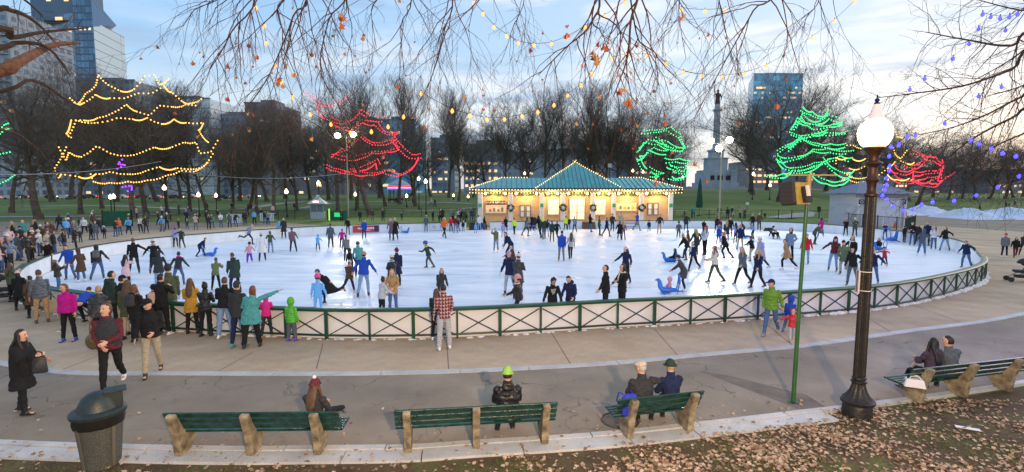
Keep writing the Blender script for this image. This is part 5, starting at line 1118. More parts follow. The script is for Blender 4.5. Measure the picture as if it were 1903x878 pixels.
def shoulder(t_, m):
    q = MB(); q.ball((0,0,0), (.15,.075,.17), 14, 10); q.build('pouch', m, t_); q = MB(); q.tube([(-.05,0,.14),(-.02,-.02,.35),(.10,.0,.62),(.18,.05,.66)], .012, 6); q.build('strap', m, t_)
l_ = wp(w2,'hipL'); l2 = wp(w2,'hipR'); l_ = l_ if l_.x < l2.x else l2
bag('shoulder_bag','round brown leather bag at the hip of the maroon sleeved woman','bag', (l_.x-.20,l_.y-.02,l_.z+.10), 0, shoulder, M_brbag)
def pack(t_, m):
    q = MB(); q.box((0,0,0), (.28,.14,.38), bev=.05); q.build('pouch', m, t_); q = MB(); q.box((0,-.09,-.06), (.20,.06,.17), bev=.025); q.build('pocket', m, t_)
    for s in (-1,1): q = MB(); q.tube([(s*.09,.06,.17),(s*.11,.16,.18),(s*.12,.22,.02),(s*.10,.07,-.15)], .012, 6); q.build('strap', m, t_)
for d, col, lab in ((g1,(.10,.10,.11),'grey backpack on the skater in the grey hoodie near left boards'), (w6,(.03,.03,.035),'small dark backpack on the woman in the fur trimmed black parka'), (w7,(.55,.40,.30),'cream backpack on the person in the black fur hat')):
    l_ = wp(d,'chest',(0,-.21,.02)); b_ = bag('backpack', lab, 'backpack', l_, -R(d['yaw']), pack, mat('pack_%g'%col[0],col,.7,bump=.3,scale=20)); b_.rotation_euler.x = -R(POSES[d['pose']].get('lean',0)); b_.scale = (d['s'],)*3
def phone(t_, m): 
    q = MB(); q.box((0,0,.05), (.072,.010,.145), bev=.004); q.build('case', m, t_); q = MB(); q.box((0,-.0062,.05), (.064,.003,.132)); q.build('screen', mat('phone_glass',(.02,.03,.05),.1,emis=(.5,.6,.8),estr=.5), t_)
l_ = wp(w11,'wrR',(0,.02,.12)); bag('phone','phone held up beside the plaid shirt man','phone', l_, 0, phone, M_bbag)
# lettering on the hoodie of the boy at the rail
b_ = q1['obj']; J = q1['J']; T_ = J['T']; wm = mat('white_print',(.75,.74,.70),.7)
for i, tx in enumerate(('JUST','DO','IT')):
    textobj(tx, .085, wm, b_, J['chest']+T_@Vector((0,.148,.08-.075*i)), (T_@Matrix.Rotation(R(180),3,'Z')@Matrix.Rotation(R(90),3,'X')).to_euler(), ext=.012)
# plaid shirt: woven check on the man at the fence
pm = bpy.data.materials.new('plaid'); pm.use_nodes = True; n = pm.node_tree; p = n.nodes['Principled BSDF']; p.inputs['Roughness'].default_value = .9
t = n.nodes.new('ShaderNodeTexCoord'); s_ = n.nodes.new('ShaderNodeSeparateXYZ'); n.links.new(t.outputs['Object'], s_.inputs[0]); acc_ = []
for ax, fr in ((0,12.5),(2,11.0)):
    m1 = n.nodes.new('ShaderNodeMath'); m1.operation = 'MULTIPLY'; m1.inputs[1].default_value = fr; n.links.new(s_.outputs[ax], m1.inputs[0])
    m2 = n.nodes.new('ShaderNodeMath'); m2.operation = 'FRACT'; n.links.new(m1.outputs[0], m2.inputs[0])
    rr = n.nodes.new('ShaderNodeValToRGB'); rr.color_ramp.interpolation = 'CONSTANT'; el = rr.color_ramp.elements; el[0].color = (0,0,0,1); el[1].position = .5; el[1].color = (.5,.5,.5,1); e = el.new(.86); e.color = (1,1,1,1); n.links.new(m2.outputs[0], rr.inputs[0]); acc_.append(rr)
mm = n.nodes.new('ShaderNodeMath'); mm.operation = 'ADD'; n.links.new(acc_[0].outputs[0], mm.inputs[0]); n.links.new(acc_[1].outputs[0], mm.inputs[1])
dv = n.nodes.new('ShaderNodeMath'); dv.operation = 'MULTIPLY'; dv.inputs[1].default_value = .5; n.links.new(mm.outputs[0], dv.inputs[0])
r2 = n.nodes.new('ShaderNodeValToRGB'); el = r2.color_ramp.elements; el[0].color = (.20,.02,.03,1); el[1].color = (.75,.62,.58,1); e = el.new(.3); e.color = (.08,.012,.02,1); e = el.new(.5); e.color = (.45,.30,.30,1); n.links.new(dv.outputs[0], r2.inputs[0]); n.links.new(r2.outputs[0], p.inputs['Base Color'])
for ch in w10['obj'].children:
    if ch.name.startswith('shirt'): ch.material_slots[0].material = pm
# the dark vest over maroon sleeves
for nm_, d in (('vest', w2),):
    J = d['J']; T_ = J['T']; acc = ([],[]); V = Vector
    loft(acc, [J['neck']+T_@V((0,0,.03)), J['neck']+T_@V((0,0,-.03)), J['neck']+T_@V((0,0,-.10)), J['chest'], J['waist'], J['pel']+T_@V((0,0,.03)), J['pel']+T_@V((0,0,-.06))], [(.09,.09),(.125,.095),(.185,.135),(.205,.158),(.190,.150),(.20,.160),(.19,.15)], T_@V((1,0,0)), 20, ends=(.3,.1))
    me = bpy.data.meshes.new('vest'); me.from_pydata([tuple(a) for a in acc[0]], [], acc[1]); me.polygons.foreach_set('use_smooth',[True]*len(me.polygons)); me.materials.append(cmat('charcoal','cloth')); link(bpy.data.objects.new('vest', me), d['obj'])
# white bag and paper on the right bench, blue backpack on the short bench
pp = at(1738,716,.46); bag('tote_bag','white tote bag lying on the seat of the right bench beside the couple','bag', (pp.x-.32,pp.y+.10,.55), -.5, tote(.34,.16,.22), mat('white_canvas',(.70,.66,.68),.8,var=.08,scale=8))
pp = at(1168,778,.44); t_ = bag('backpack','bright blue backpack standing on the seat beside the flat cap man','backpack', (pp.x+.06,pp.y+.20,.58), .3, pack, mat('blue_pack',(.02,.03,.42),.6,bump=.3,scale=20))
pp = at(905,790,.44)
# ---- blue skating aids
M_aid = mat('blue_plastic',(.012,.16,.62),.35,var=.08,scale=4)
def aid(loc, rz, lab, s=1):
    t_ = empty('skating_aid', loc, rz, s); tag(t_, lab, 'skating aid', 'blue seal shaped skating aids')
    acc = ([],[]); V = Vector
    loft(acc, [(0,-.42,.12),(0,-.2,.17),(0,.1,.18),(0,.32,.16),(0,.42,.30),(0,.46,.52),(0,.52,.62)], [(.06,.03),(.17,.10),(.21,.14),(.17,.14),(.11,.11),(.09,.09),(.08,.07)], V((1,0,0)), 12)
    loft(acc, [(0,.58,.60),(0,.64,.58)], [.045,.025], V((1,0,0)), 8)
    for sx in (-1,1): loft(acc, [(sx*.12,.22,.10),(sx*.28,.30,.05),(sx*.36,.24,.03)], [(.08,.03),(.07,.025),(.03,.015)], V((0,1,0)), 8)
    loft(acc, [(-.02,-.40,.13),(-.16,-.56,.12)], [(.07,.02),(.05,.015)], V((1,0,0)), 8); loft(acc, [(.02,-.40,.13),(.16,-.56,.12)], [(.07,.02),(.05,.015)], V((1,0,0)), 8)
    me = bpy.data.meshes.new('seal_body'); me.from_pydata([tuple(a) for a in acc[0]], [], acc[1]); me.polygons.foreach_set('use_smooth',[True]*len(me.polygons)); me.materials.append(M_aid); link(bpy.data.objects.new('seal_body', me), t_)
    q = MB(); q.tube([(-.20,-.30,.10),(-.22,-.36,.55),(-.16,-.38,.80),(0,-.38,.84),(.16,-.38,.80),(.22,-.36,.55),(.20,-.30,.10)], .026, 8); q.build('push_handle', M_aid, t_)
    return t_
def aidat(u, v, rz, lab, s=.82):
    p_ = at(u, v, ICEZ); return aid((p_.x,p_.y,ICEZ), R(rz), lab, s)
aidat(1246,487,70,'blue skating aid under the dark haired girl')
aidat(1245,546,80,'blue skating aid nearest the fence carrying the pink snowsuit girl', .9)
aidat(388,477,-70,'blue skating aid alone at left with the navy jacket bending over it')
aidat(752,434,-60,'blue skating aid at the boards right of the red banner')
aidat(1390,443,60,'blue skating aid held by the maroon skater in the right cluster')
aidat(1655,450,-70,'large blue skating aid near the boards behind the lamp post', 1.3)
aidat(1636,466,20,'blue skating aid under the girl beside the lamp post')
kid = [('lilac', 748, 428)]
# ---- strollers
def stroller(loc, rz, lab):
    t_ = empty('stroller', loc, rz); tag(t_, lab, 'stroller'); mk = mat('stroller_fabric',(.02,.02,.028),.7,bump=.3,scale=20); fr = mat('stroller_frame',(.05,.05,.055),.35,metal=.7)
    q = MB(); q.box((0,.02,.48), (.42,.50,.12), bev=.03); q.box((0,-.2,.66), (.40,.08,.40), M=RX(20), bev=.03); q.build('seat', mk, t_)
    acc = ([],[]); ell(acc, (0,-.10,.84), (.25,.30,.24), Matrix.Identity(3), 14, 10, lambda d: 1 if d.z > -.05 else .5); me = bpy.data.meshes.new('canopy'); me.from_pydata([tuple(a) for a in acc[0]], [], acc[1]); me.materials.append(mk); link(bpy.data.objects.new('canopy', me), t_)
    q = MB()
    for s in (-1,1): q.tube([(s*.23,.42,.14),(s*.23,-.1,.52),(s*.22,-.42,1.0)], .014, 6); q.tube([(s*.23,-.36,.14),(s*.23,.05,.50)], .014, 6)
    q.tube([(-.22,-.42,1.0),(.22,-.42,1.0)], .018, 6); q.build('frame', fr, t_)
    q = MB(); q.box((0,.0,.25), (.36,.45,.12), bev=.03); q.build('basket', mk, t_)
    for x, y, r_ in ((-.25,.42,.11),(.25,.42,.11),(-.26,-.34,.14),(.26,-.34,.14)):
        q = MB(); q.tube([(x-.02,y,r_),(x+.02,y,r_)], r_, 16); q.build('wheel', mat('tyre',(.02,.02,.02),.7), t_)
p_ = at(1897,524); stroller((p_.x,p_.y,0), R(65), 'dark stroller on the plaza at the right edge outside the rink')
p_ = at(4,562); stroller((p_.x,p_.y,0), R(-60), 'dark stroller beside the spectators at the far left edge')
# ================================================================ PAVILION
def gp_(u, v, Y=None):                # ground point on the sloping park seen through a pixel
    d = ray(u, v); t = 6.0
    best = None; prev = None
    y = 20.0
    while y < 600:
        k = y/d.y; z = CAMH+d.z*k; g_ = gz(d.x*k, y)
        if z <= g_: return Vector((d.x*k, y, g_))
        y *= 1.004
    return Vector((d.x*y, y, gz(d.x*y, y)))
def gY(u, Y):
    d = ray(u, 350); return Vector((d.x/d.y*Y, Y, gz(d.x/d.y*Y, Y)))
PY = 57.0
xl = gY(887,PY).x; xr = gY(1250,PY).x; PW = xr-xl; PC = (xl+xr)/2; zf = 0.12
pv = empty('pavilion', (PC, PY, 0)); tag(pv, 'long cream skating pavilion with green metal roof and pyramid centre outlined in lights', 'pavilion')
zz = lambda v: CAMH+ray(951,v).z/ray(951,v).y*PY
zeave = zz(352); zwall = zz(358); zroof2 = zz(330); zapex = zz(299)
M_peach = mat('peach_wall', (.55,.38,.24), .8, var=.10, scale=3); M_col = mat('pale_column', (.66,.68,.74), .6, var=.06, scale=2); M_fas = mat('fascia', (.50,.46,.40), .6)
M_roof = mat('green_copper', (.07,.36,.38), .45, metal=.1, var=.18, scale=1.4, bump=.05)
M_seam = mat('roof_seam', (.03,.15,.16), .5, metal=.2)
M_win = mat('warm_window', (.5,.42,.3), .3, emis=(1,.72,.34), estr=1.5); M_wfr = mat('cream_frame', (.72,.66,.52), .5); M_glassd = mat('dark_glass', (.04,.05,.06), .1)
q = MB(); q.box((0,3.6,.06), (PW+1.2,8.5,.12)); q.build('plinth', mat('plinth',(.35,.33,.30),.9), pv)
q = MB(); q.box((0,3.4,(zwall+zf)/2), (PW-.9,6.2,zwall-zf)); q.build('wall', M_peach, pv, smooth=False)
# columns: px positions of the piers
X = lambda u: gY(u,PY).x-PC
for i, (u0, u1) in enumerate(((888,897),(945,953),(1003,1011),(1042,1050),(1098,1106),(1137,1144),(1188,1196),(1242,1250))):
    q = MB(); q.box(((X(u0)+X(u1))/2, -.15, (zwall+zf)/2), (X(u1)-X(u0), .42, zwall-zf), bev=.02); c_ = q.build('column', M_col, pv, smooth=False)
    if i in (0,2,5,7):
        q = MB(); q.box(((X(u0)+X(u1))/2, -.39, zz(382)), (.36,.04,.40)); q.build('green_sign', mat('sign_green',(.02,.22,.12),.6,emis=(.05,.6,.3),estr=.15), c_, smooth=False)
# eaves beam, fascia, roofs
q = MB(); q.box((0,3.3,(zwall+zeave)/2+.05), (PW+.5,7.6,.34)); q.build('eaves_beam', M_fas, pv, smooth=False)
def roof(name, x0, x1, y0, y1, z0, z1, i0, i1, seams):
    q = MB(); ym = (y0+y1)/2
    q.add([(x0,y0,z0),(x1,y0,z0),(x1,y1,z0),(x0,y1,z0),(x0+i0,ym,z1),(x1-i1,ym,z1)], [(0,1,5,4),(1,2,5),(2,3,4,5),(3,0,4),(3,2,1,0)])
    o = q.build(name, M_roof, pv, smooth=False); s = MB()
    for i in range(1, seams):
        x = x0+(x1-x0)*i/seams
        f = min(1, (x-x0)/max(i0,1e-3), (x1-x)/max(i1,1e-3))
        s.bar((x, y0-.005, z0+.02), (x, y0+(ym-y0)*f, z0+(z1-z0)*f+.02), .05, .06)
    s.build('standing_seam', M_seam, o, smooth=False); return o
E = .75
roof('wing_roof', -PW/2-E, X(1003)+2, -1.0, 7.6, zeave+.12, zroof2, 3.4, .01, 17)
roof('wing_roof', X(1140)-2, PW/2+E, -1.0, 7.6, zeave+.12, zroof2, .01, 3.4, 17)
roof('pyramid_roof', X(1003)-.5, X(1146)+.3, -1.5, 8.1, zeave+.14, zapex, (X(1146)+.3-X(1003)+.5)/2-.01, (X(1146)+.3-X(1003)+.5)/2-.01, 20)
q = MB(); q.box((-PW/4-E/2+X(1003)/4-0,-1.02,zeave+.03), (PW/2+E+X(1003)-.2,.05,.18)); q.box(((X(1140)+PW/2+E)/2,-1.02,zeave+.03), (PW/2+E-X(1140)-.2,.05,.18)); q.box(((X(1003)+X(1146))/2-.1,-1.53,zeave+.04), (X(1146)-X(1003)+.8,.05,.20)); q.build('gutter', mat('gutter',(.02,.03,.03),.5), pv, smooth=False)
# garland panels above the openings
M_garl = mat('garland',(.02,.05,.025),.9,var=.5,scale=20,bump=1,bscale=30)
rg = random.Random(9)
spans = [(898,944),(954,1002),(1012,1041),(1051,1097),(1107,1136),(1145,1187),(1197,1241)]
for u0,u1 in spans:
    q = MB(); 
    for k in range(120):
        x = rg.uniform(X(u0),X(u1)); zc = zz(rg.uniform(357,364)); q.ball((x,-.05+rg.uniform(-.05,.05),zc), rg.uniform(.04,.10), 5, 4)
    q.build('garland', M_garl, pv)
M_wall_lamp = nosample(mat('wall_lamp',(1,.8,.5),.5,emis=(1,.66,.25),estr=9))
lights_u = [902,939,959,997,1018,1036,1056,1091,1112,1131,1149,1183,1201,1237]
for u in lights_u:
    q = MB(); q.ball((X(u),-.30,zz(360)), (.13,.10,.15), 8, 6); q.build('wall_lamp', M_wall_lamp, pv)
for u0,u1 in spans:
    point_light('pavilion_lamp', (PC+X((u0+u1)/2), PY-.55, zz(363)), 190, (1,.60,.22), .25)
# openings
def opening(name, u0,u1,v0,v1, m, grid=None, fr=.05, frm=M_wfr):
    x0,x1,z0,z1 = X(u0),X(u1),zz(v1),zz(v0); q = MB(); q.box(((x0+x1)/2, .27, (z0+z1)/2), (x1-x0, .06, z1-z0)); o = q.build(name, m, pv, smooth=False)
    q = MB()
    for x in (x0,x1): q.box((x,.22,(z0+z1)/2), (.09,.10,z1-z0+.09))
    for z in (z0,z1): q.box(((x0+x1)/2,.221,z), (x1-x0-.09,.098,.09))
    if grid:
        for i in range(1,grid[0]): q.box((x0+(x1-x0)*i/grid[0],.232,(z0+z1)/2), (fr,.05,z1-z0-.1))
        for i in range(1,grid[1]): q.box(((x0+x1)/2,.229,z0+(z1-z0)*i/grid[1]), (x1-x0-.1,.05,fr))
    q.build('frame', frm, o, smooth=False); return o
opening('window', 1019,1039,371,399, M_win, (3,4)); opening('window', 1108,1126,371,399, M_win, (3,4))
opening('door', 1060,1073,370,408, mat('lit_doorway',(.5,.45,.35),.4,emis=(1,.78,.45),estr=1.1), (1,3)); opening('door', 1073.5,1087,370,408, mat('lit_doorway',(.5,.45,.35),.4), (1,3))
opening('door', 967,975,382,404, M_col, (1,2), frm=mat('door_grey',(.16,.15,.14),.6)); opening('door', 978,986,382,404, M_col, (1,2), frm=mat('door_grey',(.16,.15,.14),.6))
opening('door', 1206,1214,378,400, M_col, (1,2), frm=mat('door_grey',(.16,.15,.14),.6)); opening('door', 1217,1225,378,400, M_col, (1,2), frm=mat('door_grey',(.16,.15,.14),.6))
hatch = opening('serving_hatch', 903,940,382,396, mat('hatch_back',(.5,.36,.28),.6,emis=(1,.6,.42),estr=.35), (4,1))
h2 = opening('serving_hatch', 1147,1184,378,392, mat('hatch_gold',(.5,.38,.2),.6,emis=(1,.66,.24),estr=1.0), (6,1))
for (hh, ua, ub, va, vb, cols) in ((hatch,905,939,384,394,[(.75,.7,.65),(.5,.1,.04),(.7,.6,.5),(.2,.15,.12)]), (h2,1149,1183,380,390,[(.8,.7,.3),(.15,.35,.1),(.8,.75,.6),(.7,.5,.1)])):
    for k in range(9):
        x = X(ua+(ub-ua)*(k+.5)/9); hgt = rg.uniform(.2,.5); q = MB(); q.box((x,.20,zz(vb)+hgt/2+.02), (.24,.03,hgt)); q.build('menu_card', mat('card_%d'%(k%4), cols[k%4], .7), hh, smooth=False)
sb = empty('hanging_sign', (PC+X(921.5), PY+.16, zz(377))); tag(sb, 'dark sign reading SKATE RETURN over the left serving hatch of the pavilion', 'sign')
q = MB(); q.box((0,0,0), (X(939)-X(904),.05,.42)); q.build('board', mat('sign_dark',(.015,.014,.02),.5), sb, smooth=False)
textobj('SKATE RETURN', .31, mat('sign_cream',(.8,.78,.7),.6), sb, (0,-.03,0), (R(90),0,0))
# wreaths on four piers
for u, lab in ((949,'green wreath with pale bow on the second pier of the pavilion'),(1046,'green wreath left of the pavilion doors'),(1102,'green wreath right of the pavilion doors'),(1192,'green wreath on the second pier from the right of the pavilion')):
    t_ = empty('wreath', (PC+X(u), PY-.44, zz(386))); tag(t_, lab, 'wreath', 'wreaths on the pavilion piers')
    q = MB(); 
    for k in range(60):
        a = rg.uniform(0,6.28); r_ = .33+rg.uniform(-.08,.08); q.ball((r_*math.cos(a), rg.uniform(-.06,.06), r_*math.sin(a)), rg.uniform(.05,.09), 5, 4)
    q.build('greenery', M_garl, t_); q = MB()
    q.ball((0,-.02,0), (.17,.04,.16), 8, 6); q.build('bow', mat('pale_bow',(.7,.7,.72),.6), t_)
# ================================================================ STRING LIGHTS
EM = {k: nosample(mat('bulb_'+k, c, .4, emis=c, estr=s)) for k, (c, s) in dict(amber=((1,.50,.09),1.9), green=((.05,1,.28),1.35), red=((1,.03,.06),1.8), orange=((1,.26,.05),2.6), blue=((.045,.04,.95),3.2), warm=((1,.62,.20),2.4), violet=((.30,.05,1),2.2)).items()}
M_wire = mat('light_wire',(.015,.02,.015),.6)
WHITE = nosample(mat('hot_white',(1,.9,.8),.4,emis=(1,.92,.8),estr=9))
BULB = {}
def bulb_mesh(kind, r, tear=False):
    key = (kind, round(r,4), tear)
    if key not in BULB:
        q = MB()
        if tear: q.lathe([(r*.25,r*1.5),(r*.55,r*.9),(r,0),(r*.85,-r*.7),(r*.3,-r*1.3)], n=10)
        else: q.ball((0,0,0), r, 6, 5)
        BULB[key] = q.mesh('bulb', EM[kind])
    return BULB[key]
def light_string(pts3, kind, step, r, lab, group=None, sag=0, tear=False, wire=.006):
    P_ = [pts3[0]]
    for a, b in zip(pts3, pts3[1:]):
        n_ = max(1, int((b-a).length/(step*2)))
        for i in range(1, n_+1):
            f = i/n_; c = a.lerp(b, f); c.z -= sag*4*f*(1-f)*(b-a).length; P_.append(c)
    o0 = P_[0].copy(); t_ = empty('light_string', o0); tag(t_, lab, 'string lights', group)
    q = MB(); q.tube([p_-o0 for p_ in P_], wire, 4); q.build('wire', M_wire, t_)
    L = 0; k = 0; me = bulb_mesh(kind, r, tear); nxt = 0
    for a, b in zip(P_, P_[1:]):
        d = (b-a).length
        while nxt <= L+d and k < 100:
            p_ = a.lerp(b, (nxt-L)/max(d,1e-6)); o = bpy.data.objects.new('bulb', me); link(o, t_); o.location = p_-o0+Vector((0,0,-r*(1.2 if tear else .6))); nxt += step; k += 1
        L += d
    return t_
def pxs(pts, sc, ox, oy): return [(ox+a/sc, oy+b/sc) for a, b in pts]
def tree_string(px, Y, kind, r, step, lab, group, dy=2.5, seed=0):
    rr = random.Random(seed); pts = [atY(u, v, Y+rr.uniform(-dy,dy)) for u, v in px]
    return light_string(pts, kind, step, r, lab, group, sag=.05)
# ================================================================ TREES
M_bark = mat('bark', (.115,.088,.066), .95, var=.4, scale=3, bump=1.0, bscale=14); M_twig = mat('twig', (.125,.105,.085), .9, var=.3, scale=1.5)
def grow(seed, H=14, trunk_r=.19, split=.38, spread=.62, up=.35, levels=5, kids=(5,5,5,6,5), L0=None, gnarl=.16, leafy=0):
    rr = random.Random(seed); T1 = MB(); T2 = MB()
    def branch(p, d, L, r, lev):
        n_ = 4 if lev <= 1 else (3 if lev == 2 else 2); pts = [p.copy()]; dd = d.copy()
        for i in range(n_):
            gn = gnarl*(.3 if lev == 0 else 1); dd = (dd+Vector((rr.gauss(0,gn),rr.gauss(0,gn),rr.gauss(0,gnarl*.6)+up*.16*(1 if lev > 1 else .5)))).normalized(); pts.append(pts[-1]+dd*L/n_)
        rads = [r*(1-.55*i/n_) for i in range(n_+1)]
        (T1 if lev <= 1 else T2).tube(pts, rads, 8 if lev == 0 else (6 if lev == 1 else 3), cap=False)
        if lev >= levels: return
        k = kids[lev]
        for i in range(k):
            f = (i+rr.uniform(.2,1))/k if lev else split+(1-split)*(i+rr.uniform(.3,1))/k
            f = min(f, 1.0); s = f*n_; j = min(int(s), n_-1); q_ = pts[j].lerp(pts[j+1], s-j)
            ax = (pts[j+1]-pts[j]).normalized(); per = ax.orthogonal().normalized(); per = Matrix.Rotation(rr.uniform(0,6.283), 3, ax)@per
            nd = (ax*(1-spread*.8)+per*spread+Vector((0,0,up*.35))).normalized()
            branch(q_, nd, L*rr.uniform(.50,.74)*(1.12-.4*f if lev else 1), max(r*(1-.55*f)*rr.uniform(.52,.68), .0075), lev+1)
        if lev == 0:
            for i in range(2):
                a = Vector((rr.gauss(0,.3),rr.gauss(0,.3),1)).normalized(); branch(pts[-1], a, L*.62, rads[-1]*.75, 1)
    branch(Vector((0,0,-.3)), Vector((rr.gauss(0,.04),rr.gauss(0,.04),1)), L0 or H*.58, trunk_r, 0)
    # root flare
    T1.lathe([(trunk_r*1.5,-.3),(trunk_r*1.2,.15),(trunk_r*1.0,.6)], n=8)
    zmax = max(v[2] for v in T2.v)
    return T1.mesh('trunk', M_bark), T2.mesh('crown', M_twig), zmax
PROTO = [grow(1, kids=(7,6,6,5,3)), grow(2, spread=.52, up=.6, kids=(7,6,6,5,3)), grow(3, spread=.75, up=.15, split=.3, kids=(7,6,6,5,3)), grow(4, spread=.45, up=.8, split=.35, kids=(7,6,6,5,3)), grow(5, spread=.62, up=.45, split=.28, kids=(8,6,6,5,3), gnarl=.20), grow(6, spread=.5, up=.5, levels=4, kids=(6,6,6,5), split=.2), grow(7, spread=.55, up=.45, levels=4, kids=(7,7,7,6)), grow(8, spread=.48, up=.7, levels=4, kids=(6,7,7,6))]
def tree(u, v, vtop, proto, lab, rz=None, wide=1.0, thick=1.0, lean=0, Y=None, cat='tree', group=None):
    p_ = gp_(u, v) if Y is None else gY(u, Y)
    h = atY(u, vtop, p_.y).z-p_.z; tm, cm, zm = PROTO[proto]; s = h/(zm*.91); wide *= 1.1
    t_ = empty('bare_tree', p_, rz if rz is not None else (u*1.7)%6.28); tag(t_, lab, cat, group)
    t_.scale = (s*wide, s*wide, s); t_.rotation_euler.y = R(lean)
    link(bpy.data.objects.new('trunk', tm), t_).scale = (thick,thick,1); link(bpy.data.objects.new('crown', cm), t_)
    return t_
G = 'bare winter trees across the park'
for a in [
 (72,408,118,0,'massive dark trunked tree behind the left crowd with green lights at its side',1.0,1.7),
 (150,398,120,4,'bare tree with slim black trunk under the amber lights left side',1.0,1.0),
 (22,396,150,2,'bare tree at the far left edge of the lawn',1.1,1.0),
 (190,388,150,1,'greyish bare tree second right of the massive left trunk',1.2,.9),
 (250,404,150,4,'bare tree under the middle of the amber light canopy',1.1,1.2),
 (272,402,142,0,'forked bare tree at the right half of the amber light canopy',1.1,1.2),
 (312,398,170,1,'bare tree just right of the amber canopy centre',1.0,1.0),
 (353,394,160,3,'slender bare tree behind the street lamps left of centre',1.1,.9),
 (385,397,230,2,'low spreading bare tree right of the amber canopy',1.2,1.0),
 (432,389,236,0,'small bare tree on the lawn with a stout pale trunk',1.3,1.1),
 (463,388,200,4,'dark bare tree before the brick tower',1.1,1.1),
 (478,398,186,1,'tall black bare tree standing left of the booth',1.0,1.1),
 (511,401,190,0,'broad bare tree leaning over the far boards left of the booth',1.1,1.1,),
 (552,392,200,3,'bare tree with slim trunk left of the entrance booth',1.0,.9),
 (628,396,168,2,'bare tree behind the red lights at its left',1.1,1.0),
 (690,400,190,4,'stout trunked tree carrying the red string lights',1.15,1.5),
 (664,388,150,3,'tall slim bare tree rising above the red lights',1.0,.9),
 (742,380,150,3,'tall open bare tree before the blue glass block',1.0,1.0),
 (772,384,240,5,'small low bare tree by the lawn benches',1.5,1.2),
 (716,384,260,5,'small low bare tree left of the lawn benches',1.5,1.2),
 (834,368,168,3,'tall slender bare tree against open sky left of pavilion',.9,1.0),
 (853,374,190,1,'bare tree beside the slender one left of pavilion',1.0,1.0),
 (935,372,178,1,'bare tree rising behind the left wing of the pavilion',1.2,.9),
 (968,372,200,0,'dense bare tree behind the pavilion left of its apex',1.1,.9),
 (1012,372,165,3,'tall bare tree just left of the pavilion apex',1.0,1.0),
 (1048,372,176,0,'dense bare tree directly behind the pavilion apex',1.1,1.1),
 (1092,372,158,3,'tall black bare tree right of the pavilion apex',1.0,1.1),
 (1128,372,172,1,'bare tree behind the right wing of the pavilion',1.2,1.0),
 (1168,368,190,0,'broad bare tree at the right wing of the pavilion',1.2,1.0),
 (1206,368,186,2,'bare tree left of the smaller green lights',1.1,1.0),
 (1238,368,232,4,'low tree wrapped in the smaller set of green lights',1.1,1.1),
 (1264,356,250,2,'small bare tree left of the monument',1.2,.9),
 (1398,362,152,0,'large bare tree between the monument and the blue tower',1.1,1.2),
 (1392,358,205,1,'bare tree right of the flood light mast',1.1,.9),
 (1448,374,148,4,'bare tree in front of the blue tower carrying green lights',1.15,1.2),
 (1505,372,160,1,'bare tree right of the blue tower among green lights',1.1,1.1),
 (1560,370,225,2,'bare tree left of the shed',1.3,1.1),
 (1612,366,215,0,'bare tree behind the big lamp globe with amber lights',1.2,1.1),
 (1660,362,236,4,'bare tree behind the shed carrying amber lights',1.2,1.0),
 (1705,382,240,2,'spreading bare tree carrying the red lights at right',1.35,1.1),
 (1762,372,252,1,'bare tree right of the red lights on the right',1.3,1.0),
 (1812,372,240,0,'tall bare tree with violet glow near the right edge',1.2,1.2),
 (1868,370,248,2,'bare tree on the slope near the right edge',1.4,1.0),
 (1900,366,262,4,'bare tree cut by the right edge',1.3,1.0),
 ]: tree(a[0],a[1],a[2],a[3],a[4],wide=a[5],thick=a[6],group=G)
rt = random.Random(31); names = ['left of','right of']
k = 0
DIST = [(95,'behind the far left lawn'),(130,'under the glass tower'),(215,'beyond the far left lawn lamps'),(290,'in the back row behind the amber lights'),(335,'beneath the pale panelled block'),(405,'beyond the lamps left of centre'),(445,'in front of the dark brick block'),(495,'right of the dark brick block'),(530,'in the back row left of the booth'),(575,'in the back row above the booth'),(610,'in the back row left of the red lights'),(650,'in the back row behind the red lights'),(705,'below the blue glass block'),(765,'in the back row right of the red lights'),(800,'in front of the dark office block'),(880,'in front of the lit apartment block'),(905,'between the lit apartments and the pavilion'),(985,'in the back row behind the left wing'),(1070,'in the back row behind the apex'),(1110,'in the back row right of the apex'),(1150,'in the back row behind the right wing'),(1190,'in the back row beyond the right wing'),(1225,'in the back row behind the green lights'),(1425,'in the back row below the blue tower'),(1480,'in the back row right of the blue tower'),(1535,'in the back row left of the shed'),(1590,'in the back row above the shed'),(1640,'in the back row right of the shed'),(1690,'in the back row behind the red lights on the right'),(1735,'in the back row over the snow heaps'),(1790,'in the back row at right of the snow heaps'),(1840,'in the back row near the right edge'),(1885,'in the back row at the right edge')]
for u, w_ in DIST:
    vt = interp(u, [0,400,600,800,1000,1250,1500,1700,1900], [185,215,205,240,215,225,225,262,270])+rt.uniform(-12,16)
    tree(u, 0, vt, rt.choice([0,6,1,7,4]), 'distant bare tree '+w_, wide=rt.uniform(1.3,1.8), thick=1.1, Y=rt.uniform(135,175), group='distant bare trees in the back row')
